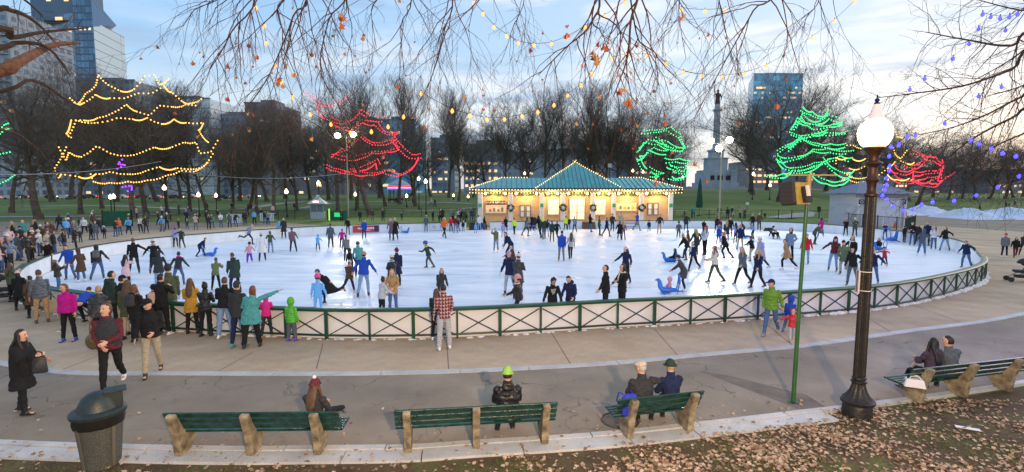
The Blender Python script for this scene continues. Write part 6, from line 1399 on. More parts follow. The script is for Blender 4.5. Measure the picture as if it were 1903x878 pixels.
# far-off brushwood mass closing the park: one far wood that reads as one mass
# light strings on trees
def strings(lst, sc, ox, oy, Y, kind, r, step, labs, group, dy=2.5):
    for i, (px, w_) in enumerate(lst): tree_string(pxs(px, sc, ox, oy), Y, kind, r, step, labs % w_, group, dy, i)
    if kind != 'amber':               # the same branches carry a second, looser strand on their far side
        rj_ = random.Random(i)
        for i, (px, w_) in enumerate(lst): tree_string([(a+rj_.gauss(0,4)+3, b-rj_.uniform(3,9)) for a, b in pxs(px, sc, ox, oy)], Y+3, kind, r, step*1.15, ('back '+labs % w_), 'back strands of the '+group, dy, i+50)
def p2(s): return [tuple(float(x) for x in a.split(',')) for a in s.split()]
strings([(p2('285,400 315,425 350,380 390,350 400,305 440,345 490,370 545,365 590,310 630,305 650,345 690,320'),'highest, peaked twice at the crown'),(p2('300,420 340,420 390,385 450,400 510,400 560,380 620,380 670,350 700,375 740,410 780,420 825,400'),'second from the top'),(p2('290,560 270,545 290,490 340,490 400,480 460,460 515,425 560,455 610,470 650,430 700,435 760,425 800,430'),'third from the top with a dip at left'),(p2('280,555 310,490 400,500 480,480 540,485 600,480 660,505 710,485 760,500 830,500 810,530 850,580'),'at middle height falling down at its right end'),(p2('240,600 270,655 280,620 330,640 395,595 450,625 520,635 580,620 630,600 700,600 750,580 800,580 815,625 860,620 890,570'),'third from the bottom'),(p2('270,600 240,660 220,690 240,725 250,710 320,720 390,710 450,700 520,710 600,695 650,680 720,685 770,690 830,680 870,625'),'second from the bottom'),(p2('370,710 380,740 450,745 520,740 600,735 680,715 740,695 790,700 850,660'),'lowest')],
 2.196,0,0,66,'amber',.095,.52,'amber light string in the left tree, %s','amber light strings of the big left canopy')
strings([(p2('370,385 400,415 450,435 500,425 550,390'),'topmost left'),(p2('415,445 440,480 490,500 540,500 590,460 620,480'),'second at upper left'),(p2('470,510 520,525 560,530 600,500 650,510 700,550 735,550'),'running to the upper right'),(p2('620,490 690,495'),'shortest, near the top right'),(p2('595,560 640,590 700,590 735,570 745,605'),'hooked one at mid right'),(p2('475,640 500,625 540,610 570,580'),'short one at mid left'),(p2('480,640 540,655 600,645 640,625 700,620 750,610'),'across the middle'),(p2('455,685 500,700 560,710 620,715 680,705'),'lowest at left'),(p2('530,700 600,695 655,665 660,690'),'low one curling up at centre'),(p2('685,705 740,720 790,700 830,650'),'lowest at right'),(p2('750,610 790,645 840,645'),'short one at far right'),(p2('735,550 725,580 750,612'),'steep one at right')],
 2.196,400,0,76,'red',.085,.44,'red light string in the left centre tree, %s','red light strings left of centre')
strings([(p2('730,545 780,540 830,530 880,560 905,600 890,620 830,590 780,570'),'highest loop'),(p2('710,620 740,580 800,590 840,610 900,615'),'second from the top'),(p2('735,700 710,650 740,640 760,610 830,630'),'down the left side'),(p2('770,700 800,720 760,720'),'smallest at bottom left'),(p2('830,665 870,660 920,665 900,700 850,690 830,680'),'loop at right'),(p2('840,730 880,735 910,730'),'lowest'),(p2('860,700 910,710 940,690'),'sticking out at lower right')],
 2.196,860,0,72,'green',.09,.42,'green light string right of the pavilion, %s','green light strings right of the pavilion')
strings([(p2('370,570 400,545 430,530 470,520 520,540 560,550 620,545'),'upper middle'),(p2('365,590 400,600 440,590 500,560 560,565 630,570'),'middle'),(p2('330,655 380,660 420,640 470,640 540,600 600,590 640,600'),'reaching farthest left at the bottom'),(p2('370,600 390,625 440,635 500,615 560,600'),'short lower left'),(p2('415,490 440,450 480,465 500,480 560,470 610,460'),'second from the top'),(p2('455,410 490,425 530,440 560,420'),'topmost'),(p2('420,500 460,510 520,500 580,500 620,495'),'third from the top'),(p2('540,600 580,640 630,660 640,640'),'steep one at lower right'),(p2('500,655 550,680 600,685 635,665'),'lowest swag'),(p2('410,560 450,520 500,500 550,490'),'steep one at upper left'),(p2('430,480 455,430 470,455 520,460 560,440 600,455'),'curly one near the top')],
 1.995,1260,0,68,'green',.085,.38,'green light string left of the big lamp, %s','green light strings left of the big lamp')
strings([(p2('150,130 200,130 270,160'),'topmost short one'),(p2('200,245 300,240'),'level one beside the lamp neck'),(p2('60,280 60,230 150,235'),'small hook over the green lights'),(p2('170,320 250,325 320,290'),'second short swag'),(p2('130,360 180,390 300,395 400,380 480,320 545,260'),'long one running past the lamp post'),(p2('180,420 250,435 310,425'),'lowest short swag'),(p2('530,150 540,200 590,240 640,170'),'loop right of the globe'),(p2('590,260 640,280 700,270'),'short one above the red lights'),(p2('480,370 560,410 660,400'),'lowest at right over the red lights'),(p2('540,0 560,60 600,70'),'topmost right of the globe')],
 4.391,1540,240,66,'amber',.075,.38,'amber light string around the big lamp, %s','amber light strings round the big lamp')
strings([(p2('670,200 760,215 800,250 860,260 930,300'),'topmost falling right'),(p2('500,320 560,360 620,375 690,345'),'upper left swag'),(p2('620,300 700,320 760,290 800,250'),'short rising one'),(p2('510,400 580,440 650,445 700,430 760,440 820,430 880,400'),'long low one'),(p2('690,440 700,380 770,370 840,360 910,355 890,420 940,410 1000,370'),'square cornered one at right'),(p2('720,440 800,465 860,475 900,450 930,420'),'lowest swag'),(p2('880,270 935,300 915,350 890,400'),'down the right edge')],
 4.391,1540,240,76,'red',.075,.38,'red light string in the right hand tree, %s','red light strings in the right hand tree')
for px, w_ in ((p2('0,528 15,510 40,500'),'highest'),(p2('0,545 12,535 38,522'),'second'),(p2('0,628 50,618'),'third'),(p2('0,748 30,735 62,712'),'lowest')):
    tree_string(pxs(px,2.196,0,0), 50, 'green', .07, .36, 'green light string at the left edge, %s'%w_, 'green light strings at the left edge', .6)
for px, w_ in ((p2('498,650 480,668 510,672 478,688'),'upper'),(p2('500,762 535,756 540,772 508,784'),'lower')):
    tree_string(pxs(px,2.196,0,0), 70, 'violet', .12, .5, 'violet light cluster under the amber canopy, %s'%w_, 'violet light clusters', 1)
# lights along the pavilion roof
PAVL = 'warm light strings on the pavilion roof'
def pvp(x, y, z): return Vector((PC+x, PY+y, z))
for a, b, lab in [((-PW/2-E,-1.1,zeave+.0),(X(1003),-1.1,zeave+.0),'along the left eaves'),((X(1146),-1.1,zeave),(PW/2+E,-1.1,zeave),'along the right eaves'),((X(1003)-.4,-1.6,zeave),(X(1146)+.3,-1.6,zeave),'along the centre eaves'),((X(1003)-.5,-1.55,zeave+.2),(X(1075),3.2,zapex+.1),'up the left edge of the pyramid roof'),((X(1075),3.2,zapex+.1),(X(1146)+.3,-1.55,zeave+.2),'down the right edge of the pyramid roof'),((-PW/2-E,-1.05,zeave+.2),(-PW/2-E+3.4,3.3,zroof2+.1),'up the left hip of the roof'),((-PW/2-E+3.4,3.3,zroof2+.1),(X(1003)-1,3.3,zroof2+.1),'along the left ridge'),((X(1146)+1,3.3,zroof2+.1),(PW/2+E-3.4,3.3,zroof2+.1),'along the right ridge'),((PW/2+E-3.4,3.3,zroof2+.1),(PW/2+E,-1.05,zeave+.2),'down the right hip of the roof'),((-PW/2-E,-1.1,zwall+.02),(PW/2+E,-1.1,zwall+.02),'just below the eaves across the whole front')]:
    L = (Vector(b)-Vector(a)).length; n_ = max(2, int(L/2.6)); pts = [pvp(*(Vector(a).lerp(Vector(b), i/n_))) for i in range(n_+1)]
    light_string(pts, 'warm', max(.33, L/98), .058, 'warm bulbs of the pavilion, '+lab, PAVL, sag=.012)
# ================================================================ LAMPS, MASTS
M_post = mat('black_iron',(.015,.017,.016),.5,metal=.4); M_lampg = nosample(mat('far_lamp',(1,.85,.6),.4,emis=(1,.75,.42),estr=6))
def street_lamp(u, vl, vb, lab, Y=None, colr=None):
    p_ = gp_(u, vb) if Y is None else gY(u, Y); zl = atY(u, vl, p_.y).z-p_.z; t_ = empty('street_lamp', p_); tag(t_, lab, 'street lamp', 'globe street lamps in the park')
    q = MB(); q.lathe([(.16,0),(.17,.25),(.09,.5),(.065,.6),(.055,zl-.45),(.10,zl-.36),(.13,zl-.25)], n=10); q.build('post', M_post, t_)
    q = MB(); q.lathe([(.13,zl-.25),(.24,zl-.08),(.25,zl+.06),(.18,zl+.22),(.07,zl+.34),(.02,zl+.46)], n=12); q.build('globe', colr or M_lampg, t_)
for a in [(208,367,404,'left lamp of the twin lamps on the left lawn'),(214,366,405,'right lamp of the twin lamps on the left lawn'),(309,350,409,'tall bright lamp right of the amber canopy'),(371,363,403,'lamp between two trunks right of the amber canopy'),(403,364,394,'short lamp with reddish glow on the middle of the left lawn'),(534,357,405,'lamp left of the entrance booth'),(594,341,402,'lamp just above the entrance booth'),(779,333,390,'left of the pair of lamps on the lawn left of pavilion'),(792,338,399,'right of the pair of lamps on the lawn left of pavilion'),(756,365,386,'short lamp beside the lawn benches'),(843,364,372,'far lamp on the lawn just left of pavilion'),(870,366,374,'far lamp nearest the left end of pavilion'),(975,323,372,'lamp rising behind the left wing of the pavilion'),(1175,318,368,'left of the two lamps behind the right wing'),(1194,320,368,'right of the two lamps behind the right wing'),(1398,324,372,'lamp on the hill right of the monument'),(661,362,392,'lamp at the foot of the flood light mast'),(1268,330,358,'small far lamp left of the closed parasol'),(1430,345,372,'small far lamp under the blue tower')]:
    street_lamp(*a)
M_flood = nosample(mat('flood_lens',(1,.98,.9),.3,emis=(1,.90,.60),estr=30))
def mast(u, vb, vt, heads, lab):
    p_ = gp_(u, vb); zt = atY(u, vt, p_.y).z-p_.z; t_ = empty('floodlight_mast', p_); tag(t_, lab, 'floodlight mast')
    q = MB(); q.lathe([(.20,0),(.20,.1),(.13,.14),(.08,zt)], n=10); q.build('pole', mat('pale_pole',(.36,.35,.30),.5,metal=.3), t_)
    for k, (hu, hv) in enumerate(heads):
        h = atY(hu, hv, p_.y)-p_; 
        q = MB(); q.tube([(0,0,zt-.25),(h.x*.6,0,zt-.2),(h.x,0,h.z-.2)], .035, 6); q.build('arm', mat('pale_pole',(.36,.35,.30),.5), t_)
        q = MB(); q.box((h.x,.1,h.z), (.62,.22,.50), M=RX(25), bev=.03); hd = q.build('flood_head', M_post, t_)
        q = MB(); q.ball((h.x,-.16,h.z-.03), (.42,.14,.38), 14, 9); q.build('lens', M_flood, hd)
        aim = Vector((4,30,0))-(p_+h); l_ = point_light('flood_lamp', p_+h+Vector((0,-.35,-.1)), 4200, (1,.93,.82), .3, kind='SPOT', rot=aim.to_track_quat('-Z','Y').to_euler(), spot=R(130))
mast(648,403,252,[(628,252),(657,250)],'tall pale floodlight mast with two lit heads left of centre')
mast(1336,412,264,[(1320,262),(1335,276),(1355,260)],'floodlight mast with three blazing heads before the monument')
# ================================================================ MONUMENT
MY = 192; mp_ = gY(1328, MY); t_ = empty('monument', mp_); tag(t_, 'tall stone column monument topped by a bronze figure on the hill', 'monument')
M_stone = mat('monument_stone',(.38,.42,.47),.8,var=.15,scale=.3); M_brn = mat('dark_bronze',(.05,.03,.03),.5,metal=.5)
zM = lambda v: CAMH+ray(1328,v).z/ray(1328,v).y*MY-mp_.z
ax = lambda du: du/FPX*MY
q = MB(); z0 = 0
q.box((0,0,zM(352)/2+.1), (ax(100),14,max(.4,zM(352)))); 
for k,(w_,va,vb) in enumerate(((84,352,347),(66,347,340),(58,340,322),(54,322,317),(34,317,296),(38,296,294),(22,294,282),(26,282,279))):
    q.box((0,0,(zM(va)+zM(vb))/2), (ax(w_),ax(w_)*.8,zM(vb)-zM(va)-.01))
for s in (-1,1): q.box((s*ax(24),-ax(20),(zM(340)+zM(318))/2), (ax(11),ax(11),zM(318)-zM(340)))
q.build('pedestal', M_stone, t_, smooth=False)
q = MB(); q.lathe([(ax(8),zM(279)),(ax(8),zM(277)),(ax(6.2),zM(275)),(ax(5.4),zM(212)),(ax(5.4),zM(208)),(ax(8),zM(206)),(ax(8.5),zM(204)),(ax(5),zM(203)),(ax(4.5),zM(194))], n=20); q.build('column', M_stone, t_)
acc = ([],[]); zz0 = zM(194); hgt = zM(166)-zz0
loft(acc, [(0,0,zz0),(0,0,zz0+hgt*.35),(0,0,zz0+hgt*.62),(0,0,zz0+hgt*.78)], [(1.0,.8),(.75,.6),(.9,.6),(.35,.3)], Vector((1,0,0)), 10)
ell(acc, (0,0,zz0+hgt*.88), (.42,.45,.55)); loft(acc, [(.7,0,zz0+hgt*.68),(1.3,0,zz0+hgt*.5),(1.2,0,zz0+hgt*.3)], [.28,.22,.18]); loft(acc, [(-.7,0,zz0+hgt*.68),(-1.2,0,zz0+hgt*.6),(-1.2,0,zz0+hgt*.9)], [.28,.2,.16])
loft(acc, [(-1.2,0,zz0+.2),(-1.2,0,zz0+hgt*1.35)], [.08,.06])
me = bpy.data.meshes.new('statue'); me.from_pydata([tuple(a) for a in acc[0]], [], acc[1]); me.materials.append(M_brn); link(bpy.data.objects.new('statue', me), t_)
for s in (-1,0,1):
    q = MB(); q.box((s*ax(15),-ax(58)*.4-.1,zM(331)), (ax(9),.2,zM(327)-zM(335))); q.build('bronze_relief', M_brn, t_, smooth=False)
# ================================================================ BOOTH, SHED, FURNITURE
p_ = gp_(592,412); t_ = empty('ticket_booth', p_, .15); tag(t_, 'small glazed booth with pitched roof at the entrance gate behind the left boards', 'booth')
sc_ = 950/p_.y; H_ = 34/sc_
q = MB(); q.box((0,0,.35*H_), (1.55,1.5,.7*H_*.55)); q.build('base_panel', mat('booth_grey',(.30,.36,.40),.6), t_, smooth=False)
q = MB(); 
for x in (-.75,0,.75):
    for y in (-.72,.72): q.box((x,y,H_*.62), (.08,.08,H_*.6))
q.box((0,0,H_*.93), (1.6,1.55,.14)); q.build('frame', mat('booth_frame',(.25,.30,.32),.6), t_, smooth=False)
q = MB(); q.box((0,0,H_*.72), (1.42,1.36,H_*.34)); q.build('glazing', mat('booth_glass',(.10,.16,.18),.15), t_, smooth=False)
q = MB(); z0 = H_*.98; q.add([(-1.1,-1.05,z0),(1.1,-1.05,z0),(1.1,1.05,z0),(-1.1,1.05,z0),(-.2,0,z0+.75),(.2,0,z0+.75)], [(0,1,5,4),(1,2,5),(2,3,4,5),(3,0,4),(3,2,1,0)]); rf = q.build('roof', mat('booth_roof',(.36,.40,.42),.6,metal=.2), t_, smooth=False)
q = MB(); q.box((0,0,z0+.9), (.34,.34,.36)); q.build('cupola', mat('cupola',(.40,.46,.5),.6), rf, smooth=False)
q = MB(); q.ball((-.1,-.7,z0+.2), (.4,.12,.14), 8, 6); q.build('roof_lamp', nosample(mat('booth_lamp',(1,.4,.3),.5,emis=(1,.45,.35),estr=7)), rf)
# shed on the right
shy = 56; p_ = gY(1640, shy); t_ = empty('shed', (p_.x,p_.y,0)); tag(t_, 'pale shed with hipped slate roof and wide door behind the right boards', 'shed')
zs = lambda v: CAMH+ray(1640,v).z/ray(1640,v).y*shy
w_ = 92/FPX*shy; 
q = MB(); q.box((0,2.4,zs(361)/2), (w_,4.8,zs(361)-.01)); q.build('wall', mat('shed_wall',(.50,.52,.60),.7,var=.06,scale=2), t_, smooth=False)
q = MB(); a = w_/2+.55; z0 = zs(360); q.add([(-a,-.6,z0),(a,-.6,z0),(a,5.4,z0),(-a,5.4,z0),(-.8,2.4,zs(338)),(.8,2.4,zs(338))], [(0,1,5,4),(1,2,5),(2,3,4,5),(3,0,4),(3,2,1,0)]); q.build('roof', mat('slate_roof',(.17,.20,.30),.7,var=.15,scale=5), t_, smooth=False)
q = MB(); q.box((0,-.12,(zs(361)+zs(367))/2), (w_+.3,.2,zs(361)-zs(367))); q.build('fascia', mat('shed_fascia',(.25,.27,.34),.7), t_, smooth=False)
q = MB(); q.box((.25,-.05,zs(372)/2), (w_*.62,.1,zs(372))); dr = q.build('door', mat('shed_door',(.60,.62,.74),.6,var=.04,scale=2), t_, smooth=False)
q = MB(); q.box((.25,-.12,zs(371)+.05), (w_*.66,.08,.12)); 
for s in (-1,1): q.box((.25+s*w_*.325,-.12,zs(371)/2), (.12,.08,zs(371)))
q.build('door_frame', mat('shed_trim',(.62,.60,.66),.6), t_, smooth=False)
for s in (-1,1):
    q = MB(); q.box((s*w_*.42,-.10,zs(371)-.25), (.62,.06,.50)); f_ = q.build('vent', mat('vent_dark',(.06,.07,.10),.7), t_, smooth=False)
    q = MB(); q.tube([(s*w_*.42+.16*math.cos(a*.52),-.15,zs(371)-.25+.15*math.sin(a*.52)) for a in range(12)], .03, 5, close=True); q.build('grille', M_col, f_)
    q = MB(); q.box((s*(w_/2-.14),-.08,zs(361)/2), (.28,.1,zs(361)-.02)); q.build('corner_post', mat('shed_trim',(.62,.60,.66),.6), t_, smooth=False)
# railings
def railing(pts, h, lab, bars=.16, name='railing'):
    P_ = [Vector(p) for p in pts]; t_ = empty(name, P_[0]); tag(t_, lab, 'fence'); o0 = P_[0]
    b = MB(); r_ = MB()
    for a, c in zip(P_, P_[1:]):
        a = a-o0; c = c-o0
        r_.bar(a+Vector((0,0,h)), c+Vector((0,0,h)), .05, .05); r_.bar(a+Vector((0,0,.12)), c+Vector((0,0,.12)), .035, .035)
        n_ = int((c-a).length/bars)
        for i in range(1, n_): m = a.lerp(c, i/n_); b.box((m.x,m.y,m.z+h/2+.06), (.016,.016,h-.13))
    for a in resample(P_, 2.4):
        q = MB(); a = a-o0; q.box((a.x,a.y,a.z+h/2+.05), (.07,.07,h+.1)); q.build('post', M_darkgreen, t_, smooth=False)
    r_.build('rail', M_darkgreen, t_, smooth=False); b.build('bars', M_darkgreen, t_, smooth=False)
def gl(us, v): return [gp_(u, v) for u in us]
railing(gl([650,700,760,800,850,884],404), 1.15, 'dark green iron railing behind the middle boards')
railing(gl([1252,1300,1360,1400,1450,1500,1552],407), 1.15, 'thin dark green railing across the lawn right of the pavilion', .22)
railing([gp_(1552,417),gp_(1600,423),gp_(1640,428),gp_(1680,432)]+[gp_(1700,425)], 1.35, 'green railing along the front of the shed')
railing(gl([488,520,560,578],409), 1.25, 'solid looking green railing left of the booth', .07)
q_p = gp_(1556,402); 
# gate banner, green sign
p_ = gp_(627,411); t_ = empty('gate_panel', p_); tag(t_, 'glowing green gate panel beside the booth', 'gate')
q = MB(); q.box((0,0,.65), (2.6,.08,1.25)); q.build('mesh_panel', mat('gate_green',(.02,.12,.06),.7,var=.3,scale=4), t_, smooth=False)
q = MB(); q.box((.15,-.06,.78), (1.0,.03,.55)); q.build('sign_face', nosample(mat('sign_glow',(.03,.4,.15),.5,emis=(.05,.8,.3),estr=.6)), t_, smooth=False)
q = MB(); q.box((-1.0,-.06,.8), (.16,.06,1.5)); q.build('lit_post', nosample(mat('lit_post',(.3,.8,.1),.5,emis=(.4,.9,.15),estr=.8)), t_, smooth=False)
for u, lab in ((437,'white panelled crowd barrier behind the far left boards'),(498,'white slatted barrier left of the green railing'),):
    p_ = gp_(u,416 if u < 460 else 413); t_ = empty('barrier', p_); tag(t_, lab, 'barrier'); q = MB()
    for k in range(9): q.box((-.9+k*.2,0,.6), (.12,.03,1.0))
    q.box((0,.03,1.08),(1.9,.03,.06)); q.box((0,.03,.15),(1.9,.03,.06)); q.build('slat_panel', M_col, t_, smooth=False)
    for s in (-1,1): q = MB(); q.box((s*.8,0,.08),(.06,.5,.06)); q.build('foot', M_post, t_, smooth=False)
# hedge-green screen on the left, bins
p_ = gp_(219,421); t_ = empty('canvas_screen', p_, .1); tag(t_, 'tall dark green canvas screen behind the left spectators', 'screen')
q = MB(); q.box((0,0,.85), (3.0,.1,1.65)); q.build('canvas', mat('canvas_green',(.02,.10,.05),.85,var=.2,scale=3), t_, smooth=False)
for s in (-1,1): q = MB(); q.box((s*1.5,0,.9),(.09,.14,1.8)); q.build('post', M_post, t_, smooth=False)
for u, v, lab in ((768,378,'small dark bin beside the lawn benches'),(1522,396,'left of two green bins on the path right of the lawn'),(1546,392,'right of two green bins on the path right of the lawn'),(822,404,'dark green bin beside the middle railing')):
    p_ = gp_(u,v); t_ = empty('park_bin', p_); tag(t_, lab, 'bin'); q = MB(); q.lathe([(.24,0),(.30,.8)], n=12); q.build('drum', M_darkgreen, t_); q = MB(); q.lathe([(.33,.80),(.33,.88),(.2,1.02),(.05,1.06)], n=12); q.build('lid', M_post, t_)
for u, v, lab in ((728,377,'left park bench on the lawn under the red lights'),(742,376,'right park bench on the lawn under the red lights')):
    p_ = gp_(u,v); t_ = empty('lawn_bench', p_); tag(t_, lab, 'bench'); 
    q = MB(); q.box((0,0,.45),(1.8,.4,.06)); q.build('seat', M_slat, t_); q = MB(); q.box((0,.22,.72),(1.8,.05,.4)); q.build('backrest', M_slat, t_)
    for s in (-1,1): q = MB(); q.box((s*.7,.05,.3),(.1,.4,.6)); q.build('leg', M_post, t_)
# picnic tables, closed parasol
M_pic = mat('picnic_wood',(.48,.40,.18),.7,var=.15,scale=8)
def picnic(u, v, rz, lab):
    p_ = gp_(u,v); t_ = empty('picnic_table', p_, rz); tag(t_, lab, 'picnic table', 'picnic tables right of the pavilion')
    q = MB(); q.box((0,0,.74),(1.9,.75,.05)); q.build('tabletop', M_pic, t_, smooth=False)
    for s in (-1,1):
        q = MB(); q.box((0,s*.65,.44),(1.9,.26,.05)); q.build('seat', M_pic, t_, smooth=False)
        q = MB(); q.bar((s*.7,-.55,0),(s*.7,.1,.72),.07,.07); q.bar((s*.7,.55,0),(s*.7,-.1,.72),.07,.07,up=(1,0,0)); q.build('leg', M_pic, t_, smooth=False)
picnic(1264,402,.2,'picnic table nearest the pavilion'); picnic(1320,399,-.1,'picnic table right of the closed parasol'); picnic(1348,404,.3,'picnic table in the middle of the group'); picnic(1386,402,0,'picnic table farthest from the pavilion')
p_ = gp_(1299,402); t_ = empty('parasol', p_); tag(t_, 'closed dark green parasol standing among the picnic tables', 'parasol')
hp = atY(1299,331,p_.y).z-p_.z
q = MB(); q.lathe([(.03,0),(.03,hp)], n=8); q.build('pole', M_post, t_); q = MB(); q.lathe([(.36,hp*.22),(.40,hp*.30),(.30,hp*.55),(.20,hp*.8),(.05,hp*.98)], n=20, flute=lambda j,z: .16*(1 if j%2 else -1)); q.build('canopy', mat('parasol_green',(.015,.07,.05),.8), t_); q = MB(); q.lathe([(.3,0),(.3,.1),(.05,.14)], n=12); q.build('base', M_post, t_)
# pale traffic of the street beyond the left lawn
M_head = nosample(mat('headlight',(1,.9,.7),.4,emis=(1,.85,.6),estr=7)); M_tail = nosample(mat('taillight',(1,.05,.03),.4,emis=(1,.05,.03),estr=5))
rc = random.Random(4)
CARC = [('dark grey',(.05,.05,.06)),('white',(.6,.6,.6)),('silver',(.35,.36,.38)),('black',(.02,.02,.02)),('dark red',(.25,.03,.03)),('dark blue',(.03,.05,.15))]
def car(loc, rz, col, lab):
    t_ = empty('parked_car', loc, rz); tag(t_, lab, 'car', 'cars on the street beyond the left lawn')
    prof = [(-2.2,.35),(-2.2,.85),(-1.3,.95),(-.7,1.42),(.9,1.42),(1.7,.98),(2.2,.90),(2.2,.35)]
    q = MB(); vs = [(a,-.85,b) for a,b in prof]+[(a,.85,b) for a,b in prof]; k = len(prof)
    q.add(vs, [tuple(range(k)), tuple(range(2*k-1,k-1,-1))]+[((i+1)%k,i,k+i,k+(i+1)%k) for i in range(k)]); q.build('body', mat('paint_'+col[0].replace(' ','_'),col[1],.3,coat=.6), t_, smooth=False)
    q = MB(); q.box((.1,0,1.18),(1.75,1.74,.34),taper=.86); q.build('window', M_glassd, t_, smooth=False)
    for x in (-1.4,1.35):
        for s in (-1,1): q = MB(); q.tube([(x,s*.68,.33),(x,s*.89,.33)], .33, 14); q.build('wheel', mat('tyre',(.02,.02,.02),.7), t_)
    for s in (-1,1):
        q = MB(); q.ball((-2.2,s*.6,.70),(.10,.24,.14),8,6); q.build('headlight', M_head, t_); q = MB(); q.ball((2.2,s*.6,.75),(.08,.22,.14),8,6); q.build('tail_light', M_tail, t_)
desc = ['at the left edge','between the left edge and the massive trunk','just right of the massive trunk','left under the amber lights','under the amber lights','right of the slim black trunk','beside the twin lamps','right of the twin lamps','left of the tall bright lamp','behind the tall bright lamp','right of the tall bright lamp','near the reddish lamp','right of the reddish lamp','at the right end of the row','beyond the spreading tree']
for i, u in enumerate([18,42,96,118,146,168,196,222,262,288,326,352,410,436,470]):
    Yc = 168+(i%3)*7; p_ = gY(u, Yc); c_ = CARC[rc.randrange(6)]; car(p_, rc.choice([0,math.pi,0.05])+(.9 if i%4 == 0 else 0), c_, '%s car on the far street %s' % (c_[0], desc[i]))
# snow heaps on the right
M_snow = mat('snow',(.62,.70,.82),.85,var=.10,scale=1.2,bump=.7,bscale=5)
def heap(u0,u1,v0,v1,lab,seed):
    Yh = gp_((u0+u1)/2, v1).y; a = gY(u0,Yh).x; b = gY(u1,Yh).x; base = gz((a+b)/2,Yh); hh = atY((u0+u1)/2,v0,Yh+3).z-base; rr = random.Random(seed)
    q = MB(); nx, ny = 40, 12; ph = [rr.uniform(0,6) for _ in range(6)]; vs = []
    for i in range(nx+1):
        for j in range(ny+1):
            fx = i/nx; fy = j/ny; e_ = max(0,math.sin(math.pi*fx))**.6*max(0,math.sin(math.pi*fy))**.7
            vs.append((a+(b-a)*fx, Yh+fy*8, base-.05+hh*1.15*e_*(.48+.30*math.sin(fx*11+ph[0])+.24*math.sin(fx*27+fy*7+ph[1])+.16*rr.random())))
    q.add(vs, [(i*(ny+1)+j,(i+1)*(ny+1)+j,(i+1)*(ny+1)+j+1,i*(ny+1)+j+1) for i in range(nx) for j in range(ny)]); tag(q.build('snow_heap', M_snow), lab, 'snow heap')
heap(1676,1812,384,401,'long low heap of scraped snow right of the shed',1); heap(1808,1990,385,409,'larger heap of scraped snow at the right edge',2)
# pale paths over the lawns
def groundpath(pxpts, w_, z=.03):
    P_ = [gp_(u,v) for u,v in pxpts]; P2 = spline([(p.x,p.y) for p in P_], 6); A = offset(P2,w_/2); B = offset(P2,-w_/2); q = MB()
    q.add([(p.x,p.y,gz(p.x,p.y)+z) for p in A]+[(p.x,p.y,gz(p.x,p.y)+z) for p in B], [(len(A)+i,len(A)+i+1,i+1,i) for i in range(len(A)-1)]); tag(q.build('park_path', M_path), kind='structure')
groundpath([(-20,404),(120,403),(260,400),(330,398)], 3.0); groundpath([(40,384),(200,383),(420,390),(520,379),(600,372)], 2.6); groundpath([(560,388),(640,376),(760,376),(880,379)], 2.2, .035); groundpath([(1440,406),(1500,400),(1560,390),(1600,388)], 2.6)
groundpath([(700,389),(800,392),(886,386)], 1.2)
p_ = gp_(1388,394); t_ = empty('lawn_sign', p_); tag(t_, 'small white notice on a thin post on the right lawn', 'sign'); q = MB(); q.box((0,0,.6),(.05,.05,1.2)); q.build('post', M_post, t_); q = MB(); q.box((0,-.04,1.25),(.5,.03,.4)); q.build('plate', M_col, t_)
p_ = gp_(1132,372); t_ = empty('park_sign', p_); zt_ = atY(1132,308,p_.y).z-p_.z; tag(t_, 'square pale sign on a pole rising behind the pavilion right wing', 'sign'); q = MB(); q.box((0,0,zt_/2),(.12,.12,zt_)); q.build('post', M_post, t_); q = MB(); q.box((0,-.08,zt_),(.8,.05,.8)); q.build('plate', M_col, t_)
p_ = gY(1686,54.3); t_ = empty('traffic_cone', (gY(1668,54).x,54,.0)); tag(t_, 'orange traffic cone behind the right boards', 'cone'); q = MB(); q.box((0,0,.02),(.4,.4,.04)); q.lathe([(.15,.04),(.03,.75)], n=12); q.build('cone_body', mat('cone_orange',(.8,.12,.03),.6), t_); 
p_ = gY(1685,57); t_ = empty('barrel', (p_.x,p_.y,1.25)); tag(t_, 'orange box mounted at the right corner of the shed', 'box'); q = MB(); q.box((0,0,.0),(.34,.3,.6), bev=.03); q.build('case', mat('box_orange',(.6,.16,.04),.6), t_, smooth=False); q = MB(); q.box((0,-.16,.1),(.2,.03,.1)); q.build('slot', M_post, t_)
# striped arch tent with lights beyond the red tree
p_ = gY(742,120); t_ = empty('carousel', p_); tag(t_, 'small round pavilion with rainbow lit rim far behind the red lights', 'carousel'); ra = 28/FPX*120/1.0*.75; zc = atY(742,346,120).z-p_.z; zt_ = atY(742,333,120).z-p_.z
q = MB(); q.lathe([(ra,zc),(ra*.9,zc+.4),(ra*.35,zt_-.3),(.1,zt_)], n=20); q.build('roof', mat('tent_pale',(.40,.45,.60),.7), t_)
for k, c_ in enumerate(('red','amber','blue')):
    q = MB(); q.tube([(ra*1.01*math.cos(a*.3142),ra*1.01*math.sin(a*.3142),zc-.1-.32*k) for a in range(20)], .10, 5, close=True); q.build('light_rim', EM[c_], t_)
q = MB(); q.lathe([(.6,0),(.6,zc)], n=12); q.build('drum', mat('tent_pole',(.3,.3,.35),.7), t_)
for k in range(8):
    q = MB(); a = k*.785; q.tube([(ra*.92*math.cos(a),ra*.92*math.sin(a),0),(ra*.92*math.cos(a),ra*.92*math.sin(a),zc)], .08, 6); q.build('post', M_post, t_)
